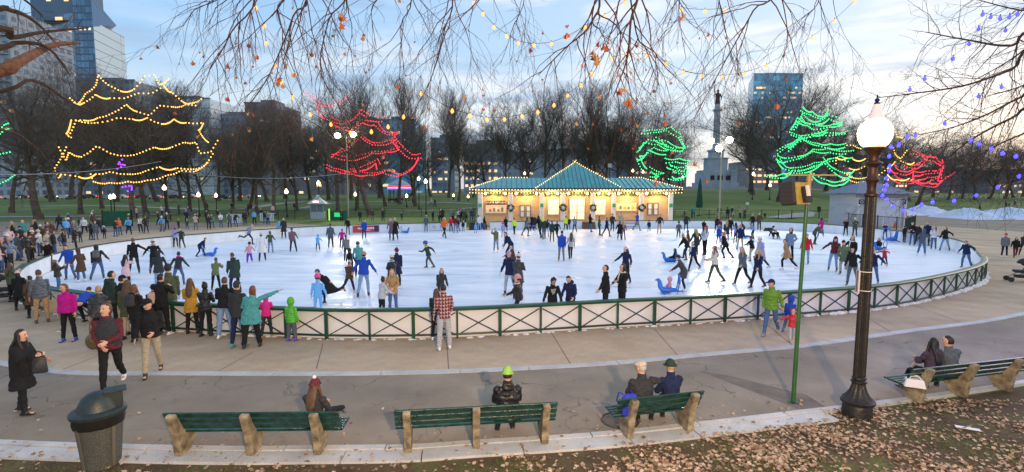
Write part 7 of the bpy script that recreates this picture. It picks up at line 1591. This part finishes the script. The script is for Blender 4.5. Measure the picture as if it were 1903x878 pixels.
# catenary cables
for a, b, sg, lab in [((0,325,48),(300,300,70),.02,'thin pale cable hanging across the amber canopy'),((300,312,70),(644,322,62),.035,'thin pale cable hanging between the left trees and the mast')]:
    A = atY(*a); B = atY(*b); pts = []
    for i in range(25): f = i/24; c = A.lerp(B,f); c.z -= sg*4*f*(1-f)*(B-A).length; pts.append(c)
    q = MB(); q.tube(pts, .035, 5); tag(q.build('cable', mat('cable_grey',(.35,.38,.42),.5)), lab, 'cable')
# ================================================================ BUILDINGS
def facade_mat(name, glass, frame, sx, sz, rough=.2, fw=.25, fh=.3, metal=.0):
    m = bpy.data.materials.new(name); m.use_nodes = True; n = m.node_tree; p = n.nodes['Principled BSDF']
    t = n.nodes.new('ShaderNodeTexCoord'); s = n.nodes.new('ShaderNodeSeparateXYZ'); n.links.new(t.outputs['UV'], s.inputs[0])
    out = []
    for ax_, f_, wd in ((0,sx,fw),(1,sz,fh)):
        a = n.nodes.new('ShaderNodeMath'); a.operation = 'DIVIDE'; a.inputs[1].default_value = f_; n.links.new(s.outputs[ax_], a.inputs[0])
        b = n.nodes.new('ShaderNodeMath'); b.operation = 'FRACT'; n.links.new(a.outputs[0], b.inputs[0])
        c = n.nodes.new('ShaderNodeMath'); c.operation = 'LESS_THAN'; c.inputs[1].default_value = wd; n.links.new(b.outputs[0], c.inputs[0]); out.append((c, a))
    mxn = n.nodes.new('ShaderNodeMath'); mxn.operation = 'MAXIMUM'; n.links.new(out[0][0].outputs[0], mxn.inputs[0]); n.links.new(out[1][0].outputs[0], mxn.inputs[1])
    # each pane slightly different
    fl = []
    for _, a in out:
        f_ = n.nodes.new('ShaderNodeMath'); f_.operation = 'FLOOR'; n.links.new(a.outputs[0], f_.inputs[0]); fl.append(f_)
    cb = n.nodes.new('ShaderNodeCombineXYZ'); n.links.new(fl[0].outputs[0], cb.inputs[0]); n.links.new(fl[1].outputs[0], cb.inputs[1])
    wn_ = n.nodes.new('ShaderNodeTexWhiteNoise'); wn_.noise_dimensions = '2D'; n.links.new(cb.outputs[0], wn_.inputs['Vector'])
    g = n.nodes.new('ShaderNodeMix'); g.data_type = 'RGBA'; g.inputs[6].default_value = (*[c*.6 for c in glass],1); g.inputs[7].default_value = (*[min(1,c*1.5) for c in glass],1); n.links.new(wn_.outputs[0], g.inputs[0])
    if sx > 20: g.inputs[6].default_value = g.inputs[7].default_value
    mix = n.nodes.new('ShaderNodeMix'); mix.data_type = 'RGBA'; mix.inputs[7].default_value = (*frame,1); n.links.new(mxn.outputs[0], mix.inputs[0]); n.links.new(g.outputs[2], mix.inputs[6]); n.links.new(mix.outputs[2], p.inputs['Base Color'])
    r = n.nodes.new('ShaderNodeMapRange'); r.inputs[3].default_value = rough; r.inputs[4].default_value = .75; n.links.new(mxn.outputs[0], r.inputs[0]); n.links.new(r.outputs[0], p.inputs['Roughness']); p.inputs['Metallic'].default_value = metal
    p.inputs['Specular IOR Level'].default_value = .8
    return m
M_lit = nosample(mat('lit_window',(1,.7,.35),.4,emis=(1,.55,.22),estr=1.0)); M_lit2 = nosample(mat('lit_window_pale',(1,.85,.6),.4,emis=(1,.74,.42),estr=.8)); M_bal = mat('balcony_slab',(.30,.34,.40),.7)
def wallbox(par, name, poly, z0, z1, m):
    """upright walls over a plan polygon, UVs in metres"""
    me = bpy.data.meshes.new(name); k = len(poly); vs = [(p[0],p[1],z0) for p in poly]+[(p[0],p[1],z1 if not hasattr(z1,'__len__') else z1[i]) for i,p in enumerate(poly)]
    fs = [(i,(i+1)%k,k+(i+1)%k,k+i) for i in range(k)]+[tuple(range(k,2*k))]; me.from_pydata(vs, [], fs); uv = me.uv_layers.new(name='UVMap')
    for fi, f in enumerate(me.polygons):
        for li in f.loop_indices:
            v = me.vertices[me.loops[li].vertex_index].co
            if fi < k: a = Vector(poly[fi]); uv.data[li].uv = ((Vector((v.x,v.y))-a).length, v.z)
            else: uv.data[li].uv = (.01,.01)
    me.materials.append(m); return link(bpy.data.objects.new(name, me), par)
def lit(par, a, b, z0, z1, n_, seed, fs=3.6, bay=3.2, off=.15, ms=None, wide=1):
    rr = random.Random(seed); a = Vector(a); b = Vector(b); d = (b-a); L = d.length; d.normalize(); nn = Vector((d.y,-d.x)); nx = int(L/bay); nz = int((z1-z0)/fs); seen = set()
    for _ in range(n_*3):
        if len(seen) >= n_: break
        i, j = rr.randrange(max(1,nx)), rr.randrange(max(1,nz))
        if (i,j) in seen: continue
        seen.add((i,j)); c = a+d*(i+.5)*bay+nn*off; w2_ = bay*rr.choice([.35,.5,.7,.8*wide])
        q = MB(); q.box((c.x,c.y,z0+(j+.55)*fs), (w2_,.2,fs*.34), rz=math.atan2(d.y,d.x)); q.build('lit_window', (ms or [M_lit,M_lit2])[rr.randrange(2)], par, smooth=False)
def bld(name, lab, Y, u0, u1, vt, m, depth=30, n_lit=0, seed=0, side=None, roofbits=True, turn=0, fs=3.6, bay=3.2, bands=0, lit_z=(.0,1.0), wide=1, bandm=None):
    x0 = gY(u0,Y).x; x1 = gY(u1,Y).x; zt = atY((u0+u1)/2, vt, Y).z; t_ = empty(name, ((x0+x1)/2, Y, 0)); tag(t_, lab, 'building'); w_ = (x1-x0)/2
    poly = [(-w_,0),(w_,0),(w_+side if side else w_,depth),(-w_+(side or 0),depth)]
    wallbox(t_, 'wall', poly, 0, zt, m)
    if roofbits:
        q = MB(); q.box((w_*.1,depth*.4,zt+1.3), (w_*.9,depth*.4,2.6)); q.build('roof_plant', mat('roof_plant',(.16,.18,.22),.8), t_, smooth=False)
    q = MB(); q.box((0,.2,zt+.25), (2*w_+.6,.9,.7)); q.build('parapet', mat('parapet',(.22,.25,.30),.8), t_, smooth=False)
    if bands:
        for k in range(int(zt*.2/bands), int(zt/bands)): 
            if k*bands > 25: q = MB(); q.box((0,-.5,k*bands), (2*w_*.92,1.2,.35)); q.build('balcony', bandm or M_bal, t_, smooth=False)
    if n_lit: lit(t_, (-w_,-.05), (w_,-.05), zt*lit_z[0], zt*lit_z[1]-3, n_lit, seed, fs, bay, .1, wide=wide)
    return t_, w_, zt
F_glassblue = facade_mat('blue_glass', (.14,.44,.68), (.14,.38,.60), 3.0, 3.9, .12, .10, .16); F_tower = facade_mat('tower_facade', (.10,.20,.34), (.24,.35,.50), 4.2, 4.4, .25, .3, .38); F_glassdark = facade_mat('dark_glass_facade', (.08,.21,.36), (.06,.13,.23), 2.4, 3.8, .12, .14, .22)
F_pale = facade_mat('pale_panels', (.40,.47,.52), (.20,.25,.32), 30, 5.2, .35, .01, .08); F_apt = facade_mat('apartment_grid', (.08,.13,.20), (.32,.37,.44), 3.6, 3.3, .3, .42, .42); F_apt2 = facade_mat('apartment_grid2', (.13,.18,.25), (.25,.29,.34), 3.2, 3.4, .3, .4, .4)
F_brick = facade_mat('brick_grid', (.11,.15,.20), (.23,.20,.21), 3.4, 3.5, .4, .5, .45); F_grey = facade_mat('office_grid', (.12,.19,.28), (.24,.29,.37), 2.8, 3.6, .3, .25, .4)
BY = 300
# glass tower: three faces and a sloped crown
def PX(u, Y): return gY(u, Y).x
t_ = empty('glass_tower', (PX(178,BY), BY, 0)); tag(t_, 'tall glass tower at upper left with sloped crown and pale ribbed side', 'building'); ox = PX(178,BY)
A = (PX(60,BY+10)-ox, 12); B = (PX(160,BY)-ox, 0); C_ = (PX(195,BY)-ox, 0); D = (PX(250,BY+34)-ox, 34); Dm = (PX(62,BY+10)-ox, 60)
zA = atY(100,24,BY).z; zB = atY(160,-26,BY).z; zC = atY(195,-8,BY).z; zD = atY(250,68,BY+34).z
wallbox(t_, 'shaft_wall', [A,B,(PX(150,BY+50)-ox,50),(A[0],60)], 0, zA, F_tower)
wallbox(t_, 'glass_wall', [B,C_,(PX(196,BY+40)-ox,40),(PX(170,BY+40)-ox,40)], 0, [zB,zC,zC,zB], F_glassdark)
wallbox(t_, 'ribbed_wall', [(C_[0]+.05,.05),D,(PX(249,BY+60)-ox,60),(PX(215,BY+60)-ox,60)], 0, [atY(195,40,BY).z,zD,zD,atY(195,40,BY).z], F_pale)
kk = (217-W0/2)/FPX/(CP+(H0/2-50)/FPX*SP); xc_ = C_[0]+ox; dx_ = D[0]-C_[0]; t5 = (kk*BY-xc_)/(dx_-kk*34); E5 = (C_[0]+dx_*t5, 34*t5); zE = atY(217,48,BY+34*t5).z; zr = atY(195,40,BY).z
q = MB(); q.add([(C_[0]+.1,-.1,zC),(E5[0],E5[1]-.1,zE),(C_[0]+.1,-.1,zr-3),(PX(184,BY+30)-ox,30,zC),(PX(205,BY+34*t5+30)-ox,34*t5+30,zE),(PX(184,BY+30)-ox,30,zr-3)], [(0,2,1),(3,4,5),(0,1,4,3),(1,2,5,4),(0,3,5,2)]); q.build('sloped_crown', mat('crown_metal',(.07,.16,.32),.3,metal=.2), t_, smooth=False)
q = MB(); x_ = PX(140,BY)-ox; q.box((x_-6,12,zA+6), (26,20,22)); q.build('roof_block', mat('crown_block',(.10,.17,.27),.5), t_, smooth=False)
for k in range(14):
    zb = zA-4-k*5.2
    if zb > 45: q = MB(); q.box((B[0]-9,2.2,zb), (17,2.4,.9)); q.build('balcony', mat('balcony_dark',(.05,.06,.08),.7), t_, smooth=False)
lit(t_, A, B, 60, zA-6, 12, 3, 4.4, 4.6, .3); lit(t_, (B[0]-16,1.0), (B[0],1.0), 66, 118, 12, 8, 5.2, 5, .5); lit(t_, B, C_, 92, 97, 5, 5, 4, 2.6, .2)
t_, w_, zt = bld('apartment_tower', 'pale apartment tower with balconies cut by the left edge', 210, -60, 42, 18, F_apt, 30, 14, 11, bands=3.6, lit_z=(.3,1), bandm=mat('balcony_pale',(.35,.38,.42),.7))
bld('apartment_block', 'broad stone base block beneath the glass tower', 260, 88, 262, 150, F_apt2, 30, 14, 12, bands=0)
bld('panelled_block', 'long pale panelled block between the glass tower and brick block', 280, 262, 398, 184, F_pale, 30, 5, 13)
bld('office_block', 'low grey office block left of the dark brick block', 290, 396, 470, 214, F_grey, 30, 12, 14)
bld('brick_block', 'dark brick block with warm lights at its top', 260, 462, 520, 192, F_brick, 30, 12, 15, lit_z=(.3,1))
bld('office_block', 'hidden dark block behind the trees left of the red lights', 270, 520, 640, 262, F_brick, 30, 10, 16)
t_, w_, zt = bld('brick_tower', 'brick tower behind the red lights', 240, 668, 702, 226, F_brick, 20, 6, 17)
t_, w_, zt = bld('glass_office', 'blue glass office block right of the red lights', 250, 700, 774, 224, F_glassblue, 30, 14, 18, wide=1.6)
bld('office_block', 'slim dark office tower against the sky left of the pavilion', 280, 802, 845, 258, F_grey, 25, 10, 19)
bld('apartment_block', 'apartment block with many lit windows at left of pavilion', 230, 862, 932, 270, F_grey, 25, 70, 20, fs=3.3, bay=2.6, lit_z=(.15,.97))
bld('apartment_block', 'wide low grey block far behind the pavilion', 300, 930, 1180, 284, F_apt2, 25, 16, 21)
bld('apartment_block', 'low brown block behind the smaller green lights', 280, 1180, 1275, 300, F_brick, 25, 16, 22)
t_, w_, zt = bld('blue_tower', 'tall blue glass skyscraper with lit floors on the right', 420, 1392, 1482, 138, F_glassblue, 40, 44, 23, side=14, fs=3.9, bay=3.0, lit_z=(.25,.97), wide=1.8)
bld('brick_block', 'brown block at the foot of the blue skyscraper', 300, 1385, 1450, 300, F_brick, 25, 14, 24, lit_z=(.3,1))
bld('brick_block', 'dark block half hidden behind the big lamp globe', 300, 1500, 1660, 296, F_brick, 25, 20, 25)
bld('brick_block', 'long low dark block beyond the red lights on the right', 320, 1660, 1850, 318, F_brick, 25, 22, 26)
bld('brick_block', 'low dark block with small lights at the right edge', 300, 1840, 1990, 322, F_brick, 25, 16, 27)
# ================================================================ OVERHANGING BRANCHES
M_nbark = mat('near_bark', (.045,.026,.020), .85, var=.4, scale=9, bump=.5, bscale=40); M_red = mat('reddish_bark', (.050,.018,.013), .8, var=.3, scale=12); M_tan = mat('tan_bark', (.16,.08,.055), .85, var=.35, scale=14, bump=.6, bscale=50)
def droop(q, rr, p, d, L, r, lev, maxlev, down, dens, gn=.16, minr=.0022):
    n_ = max(3, int(L/.16)); pts = [p.copy()]; dd = d.normalized(); 
    for i in range(n_):
        dd = (dd+Vector((rr.gauss(0,gn),rr.gauss(0,gn),rr.gauss(0,gn*.8)-down*.10))).normalized(); pts.append(pts[-1]+dd*L/n_)
    q.tube(pts, [max(minr, r*(1-.75*i/n_)) for i in range(n_+1)], 5 if lev == 0 else 3, cap=False)
    tips.append(pts[-1])
    if lev >= maxlev: return
    k = int(L*dens[lev]+rr.random())
    for i in range(k):
        f = rr.uniform(.12,1); j = min(int(f*n_), n_-1); a = (pts[j+1]-pts[j]).normalized(); per = Matrix.Rotation(rr.uniform(0,6.28),3,a)@a.orthogonal().normalized()
        nd = a*.62+per*rr.uniform(.4,.9); nd.z -= down*.35
        droop(q, rr, pts[j].lerp(pts[j+1], rr.random()), nd, L*rr.uniform(.28,.6), max(minr, r*(1-.7*f)*.55), lev+1, maxlev, down, dens, gn*1.1, minr)
def limb(q, pts, r0, r1, n=6):
    P_ = []
    for i in range(len(pts)-1):
        a = pts[max(i-1,0)]; b = pts[i]; c = pts[i+1]; d = pts[min(i+2,len(pts)-1)]
        for k in range(5):
            t = k/5; P_.append(.5*((2*b)+(c-a)*t+(2*a-5*b+4*c-d)*t*t+(3*b-a-3*c+d)*t**3))
    P_.append(pts[-1]); k = len(P_); q.tube(P_, [r0+(r1-r0)*i/(k-1) for i in range(k)], n); return P_
def along(q, rr, P_, r0, r1, every, Lr, maxlev, down, dens, start=.1):
    k = len(P_); acc_ = 0
    for i in range(int(start*k), k-1):
        seg = (P_[i+1]-P_[i]); acc_ += seg.length
        while acc_ > every:
            acc_ -= every; a = seg.normalized(); per = Matrix.Rotation(rr.uniform(0,6.28),3,a)@a.orthogonal().normalized(); nd = a*.5+per*rr.uniform(.5,1); nd.z -= down*.5
            f = i/k; droop(q, rr, P_[i].lerp(P_[i+1],rr.random()), nd, rr.uniform(*Lr)*(1-.35*f), max(.004,(r0+(r1-r0)*f)*.4), 1, maxlev, down, dens)
def V3(u, v, Y): return atY(u, v, Y)
rr = random.Random(77); tips = []
t_ = empty('overhanging_tree', (-2.5,-4.5,0)); tag(t_, 'bare tree overhead whose reddish drooping twigs hang from the top edge', 'tree'); ob = Vector((-2.5,-4.5,0))
q = MB(); limb(q, [Vector((-2.5,-4.5,-.3)),Vector((-2.4,-4.5,3)),Vector((-2.0,-3.6,6)),Vector((-1.2,-1.5,8.4))], .38, .20, 10); q.v = [tuple(Vector(v)-ob) for v in q.v]; q.build('trunk', M_nbark, t_)
q = MB(); hub = Vector((-1.2,-1.5,8.4))
LIMBS = [ # end points (px, depth): from hub over the top of the frame down to the tip
 ([(470,-60,7.5),(430,60,8.0),(390,130,8.2)], .030),([(560,-50,7),(545,30,7.4),(500,140,7.8),(455,205,8)], .028),([(640,-60,8),(610,40,8.4),(598,140,8.8),(660,240,9.2)], .026),([(520,-70,7),(515,20,7.2),(540,90,7.4)], .03),
 ([(760,-50,8),(745,50,8.6),(752,140,9)], .024),([(835,-60,7.4),(825,60,7.8),(800,150,8.2)], .026),([(900,-70,8.4),(880,10,8.6),(870,60,8.8)], .02),
 ([(1110,-60,7),(1100,40,7.2),(1050,90,7.5),(1000,140,7.8)], .034),([(1185,-80,7),(1172,40,7.2),(1165,110,7.5),(1140,180,8)], .040),([(1175,20,7.2),(1200,90,7.6),(1225,160,8)], .024),([(1260,-60,8),(1262,30,8.4),(1275,110,8.8)], .02),
 ([(1440,-60,6.8),(1400,20,7.2),(1350,110,7.6),(1290,220,8.2)], .026),([(1530,-50,8.6),(1500,30,9),(1490,60,9.2)], .018),([(1330,-60,8),(1345,40,8.4),(1362,120,8.8)], .022),([(700,-60,9),(690,20,9.2),(700,90,9.4)], .02),([(975,-60,9),(950,60,9.4),(930,120,9.6)], .018),([(420,-60,9),(360,20,9.6),(340,50,9.8)], .02)]
leafp = []
for k, (px, r_) in enumerate(LIMBS):
    pts = [V3(*a) for a in px]; st_ = hub.lerp(pts[0], .35)+Vector((0,0,.6)); P_ = limb(q, [hub, st_, pts[0]]+pts[1:] , r_*.75, r_*.18, 5)
    i0 = next(i for i, p_ in enumerate(P_) if (p_-pts[0]).length < .5)
    along(q, rr, P_[i0:], r_, r_*.4, .17, (.6,1.9), 3, 1.0, (0,2.8,3.4,0), 0)
q.v = [tuple(Vector(v)-ob) for v in q.v]; q.build('crown', M_red, t_)
tp = [t for t in tips if 2.0 < t.y < 14]
def place_leaves(par, ob, tp, n_, rr, sz=(.05,.10), extra_=()):
    L = MB()
    for i in range(n_):
        p_ = rr.choice(tp); 
        if (CAMH-p_.z)/p_.y > .30: continue
        c, pts = leaf_pts(rr.uniform(*sz), rr.uniform(0,6.28), rr.uniform(.8,2.2), .7, rr); b0 = p_-ob+Vector((0,0,-.03)); L.mi = rr.choice([0,0,1]); L.add([b0+c]+[b0+a for a in pts], [(0,1+i_,1+(i_+1)%12) for i_ in range(12)])
    for u_, v_, n2 in extra_:
        for i in range(n2):
            p_ = atY(u_+rr.gauss(0,4), v_+rr.gauss(0,5), 7.2+rr.gauss(0,.1)); c, pts = leaf_pts(rr.uniform(.07,.12), rr.uniform(0,6.28), rr.uniform(.9,2.2), .8, rr); L.mi = 0 if rr.random() < .7 else 1; L.add([p_-ob+c]+[p_-ob+a for a in pts], [(0,1+i_,1+(i_+1)%12) for i_ in range(12)])
    L.build('dead_leaves', [mat('hanging_leaf',(.30,.07,.025),.7,var=.3,scale=30), mat('hanging_leaf_tan',(.35,.18,.06),.7)], par, smooth=False)
place_leaves(t_, ob, tp, 130, rr, (.04,.085), ((519,152,4),(632,38,4),(1112,108,6),(1118,88,3),(1170,190,4),(1160,165,3),(1265,33,2),(1055,64,3)))
# two big leaves that stand out
# left tree reaching in from the upper left
tips = []; ob = Vector((-13,7.5,0)); t_ = empty('overhanging_tree', ob); tag(t_, 'bare tree reaching in from beyond the left edge with a thick tan limb', 'tree')
q = MB(); limb(q, [ob+Vector((0,0,-.3)),ob+Vector((.1,0,2.5)),ob+Vector((.5,.2,5)),ob+Vector((.3,.5,8))], .40,.22,10); q.v = [tuple(Vector(v)-ob) for v in q.v]; q.build('trunk', M_nbark, t_)
q = MB(); P_ = limb(q, [ob+Vector((.5,.2,5)),V3(-40,140,8.5),V3(20,122,8.5),V3(60,102,8.8),V3(100,84,9),V3(150,80,9.2)], .14,.02,8); along(q, rr, P_, .05,.02,.30,(.5,1.4),3,.1,(0,2.2,3,0),.4); q.v = [tuple(Vector(v)-ob) for v in q.v]; q.build('tan_limb', M_tan, t_)
q = MB()
for px, r_ in (([(-40,60,8),(20,70,8.3),(80,60,8.6),(165,52,9)],.035),([(-50,30,9),(20,20,9.2),(70,45,9.5),(110,90,10)],.035),([(-40,175,9),(60,150,9.5),(130,190,10),(180,210,10.4)],.025),([(-50,100,8),(30,80,8.4),(90,90,8.6),(130,140,9)],.03),([(-40,-30,9),(30,-10,9.3),(80,30,9.6)],.03),([(-40,235,10),(60,270,11),(110,330,12)],.022)):
    P_ = limb(q, [ob+Vector((.4,.3,5.5))]+[V3(*a) for a in px], r_*2.0, r_*.3, 5); along(q, rr, P_, r_, r_*.4, .16, (.4,1.3), 3, .15, (0,3,3.4,0), .45)
q.v = [tuple(Vector(v)-ob) for v in q.v]; q.build('crown', M_nbark, t_)
# right tree reaching in from the right
tips = []; ob = Vector((17,9.5,0)); t_ = empty('overhanging_tree', ob); tag(t_, 'bare tree reaching in from beyond the right edge with fine twigs and blue lights', 'tree')
q = MB(); limb(q, [ob+Vector((0,0,-.3)),ob+Vector((.1,0,2.5)),ob+Vector((-.3,.2,5)),ob+Vector((-.3,.3,8.5))], .38,.2,10); q.v = [tuple(Vector(v)-ob) for v in q.v]; q.build('trunk', M_nbark, t_)
q = MB()
for px, r_ in (([(1990,60,9),(1880,85,9.4),(1800,75,9.8),(1720,60,10)],.05),([(1990,90,9),(1880,130,9.3),(1790,160,9.6),(1690,175,10),(1630,182,10.3)],.045),([(1990,20,9),(1900,20,9.6),(1800,-5,10)],.04),([(1990,180,9.5),(1880,220,10),(1790,270,10.6),(1740,320,11)],.05),([(1990,150,8.6),(1900,180,9),(1830,215,9.4),(1760,240,10),(1680,255,10.6)],.04),([(1990,230,10),(1900,250,10.5),(1820,290,11),(1740,355,11.6),(1660,373,12)],.035),([(1990,260,9),(1900,290,9.6),(1850,330,10)],.03),([(1990,-10,9),(1940,60,9.3),(1880,110,9.6),(1810,150,10)],.04),([(1990,120,10),(1900,160,10.4),(1830,180,10.8)],.035),([(1990,300,10),(1900,330,10.6),(1820,365,11.2)],.025)):
    P_ = limb(q, [ob+Vector((-.2,.2,5.5+rr.uniform(-1,2)))]+[V3(*a) for a in px], r_*.75, r_*.15, 5); along(q, rr, P_, r_*.7, r_*.3, .085, (.5,1.6), 3, .35, (0,3.2,3.6,0), .35)
q.v = [tuple(Vector(v)-ob) for v in q.v]; q.build('crown', M_nbark, t_)
# ---- near strings of coloured bulbs
def bulbs(pts, sc, ox, oy, Y, kind, r, lab, grp, wire=.004):
    P3 = [atY(ox+a/sc, oy+b/sc, Y+.15*math.sin(i*1.3)) for i, (a, b) in enumerate(pts)]; o0 = P3[0].copy(); t_ = empty('light_string', o0); tag(t_, lab, 'string lights', grp)
    fine = []
    for a, b in zip(P3, P3[1:]):
        for i in range(4): f = i/4; c = a.lerp(b, f); c.z -= .02*4*f*(1-f)*(b-a).length; fine.append(c-o0)
    fine.append(P3[-1]-o0); q = MB(); q.tube(fine, wire, 4); q.build('wire', M_wire, t_)
    sm = MB(); sm.lathe([(r*.32,0),(r*.32,r*.9)], n=6); sk_ = sm.mesh('socket', M_wire)
    for p_ in P3:
        b = bpy.data.objects.new('bulb', bulb_mesh(kind, r, True)); link(b, t_); b.location = p_-o0+Vector((0,0,-r*1.3)); s_ = bpy.data.objects.new('socket', sk_); link(s_, b); s_.location = (0,0,r*1.3)
    return t_
NG = 'orange bulb strings hanging from the overhead twigs'
bulbs(p2('165,25 200,100 208,170 243,260 270,325 315,390 388,460 472,500 552,535 637,530 705,510 768,470 840,375 967,445 1040,465'),2.196,400,0,8.2,'orange',.026,'string of orange bulbs swinging from upper left over the red lights',NG)
bulbs(p2('30,465 97,480 170,480 242,467 306,450 372,422 428,383 483,342 527,295'),2.196,860,0,8.6,'orange',.026,'string of orange bulbs sagging above the pavilion',NG)
bulbs(p2('45,5 83,50 128,103 180,140 227,168 290,178 362,172 425,147 500,105 580,60 660,5'),2.196,860,0,9,'orange',.026,'string of orange bulbs in a shallow arc at top centre',NG)
bulbs(p2('608,232 668,218 755,220 830,252 900,290 977,303'),2.196,860,0,9.2,'orange',.026,'short string of orange bulbs right of top centre',NG)
bulbs(p2('12,28 100,35 175,30'),1.995,1260,0,9,'orange',.026,'three orange bulbs at the top right of centre',NG); bulbs(p2('20,262 90,275 165,280 247,268 328,240 497,135 580,72 655,2'),1.995,1260,0,10,'orange',.026,'string of orange bulbs rising to the top right of centre',NG)
BG = 'blue bulb strings of the right hand tree'
bulbs(p2('710,35 640,45 575,110 510,130 495,205 500,285 495,325 470,385 470,440 455,480 440,525 385,530'),4.391,1540,240,9.6,'blue',.031,'string of blue bulbs dropping beside the big lamp globe',BG)
bulbs(p2('475,560 525,615 610,650 685,640 760,600 850,580 1025,570 1205,525 1380,460 1555,370'),4.391,1540,240,10,'blue',.031,'string of blue bulbs sagging low over the snow heaps',BG)
bulbs(p2('640,45 710,35 790,65 870,10'),4.391,1540,240,10.2,'blue',.031,'short string of blue bulbs right of the big globe',BG) if False else None
bulbs(p2('1160,75 1230,105 1330,145 1420,180 1530,205'),4.391,1540,240,9.2,'blue',.031,'string of blue bulbs at mid height near the right edge',BG)
bulbs(p2('1130,45 1160,55 1195,60 1230,55 1260,45'),1.995,1260,0,9.2,'blue',.031,'string of blue bulbs highest at the right edge',BG)
bulbs(p2('1215,105 1115,100 1080,155 1020,210 915,285 860,325'),1.995,1260,0,9.6,'blue',.031,'string of blue bulbs running down a twig toward the lamp',BG)
bulbs(p2('1200,315 1115,350 990,450 880,495 850,500 820,530'),1.995,1260,0,9.8,'blue',.031,'string of blue bulbs slanting down to the right of the globe',BG)
point_light('blue_string_glow', (14,12,4.2), 230, (.32,.18,1), .8); point_light('blue_string_glow', (8.5,11.5,4.0), 60, (.32,.18,1), .6)
# lamp behind the viewer lighting the foreground
bl = empty('lamp_post', (2.4,-2.6,0)); tag(bl, 'lamp post with open shade behind the viewer that lights the benches', 'lamp post')
q = MB(); q.lathe([(.2,0),(.2,.3),(.1,.6),(.09,5.6),(.03,5.7)], n=12); q.build('column', M_iron, bl); q = MB(); q.tube([(0,0,5.55),(-.3,.15,5.85),(-.55,.3,5.8)], .03, 8); q.lathe([(.05,5.8),(.2,5.72),(.42,5.55),(.40,5.55),(.18,5.69),(.05,5.75)], c=(-.6,.32,0), n=20); q.build('shade', M_iron, bl)
point_light('foreground_lamp', (1.8,-2.28,5.42), 6400, (1,.68,.40), .18)
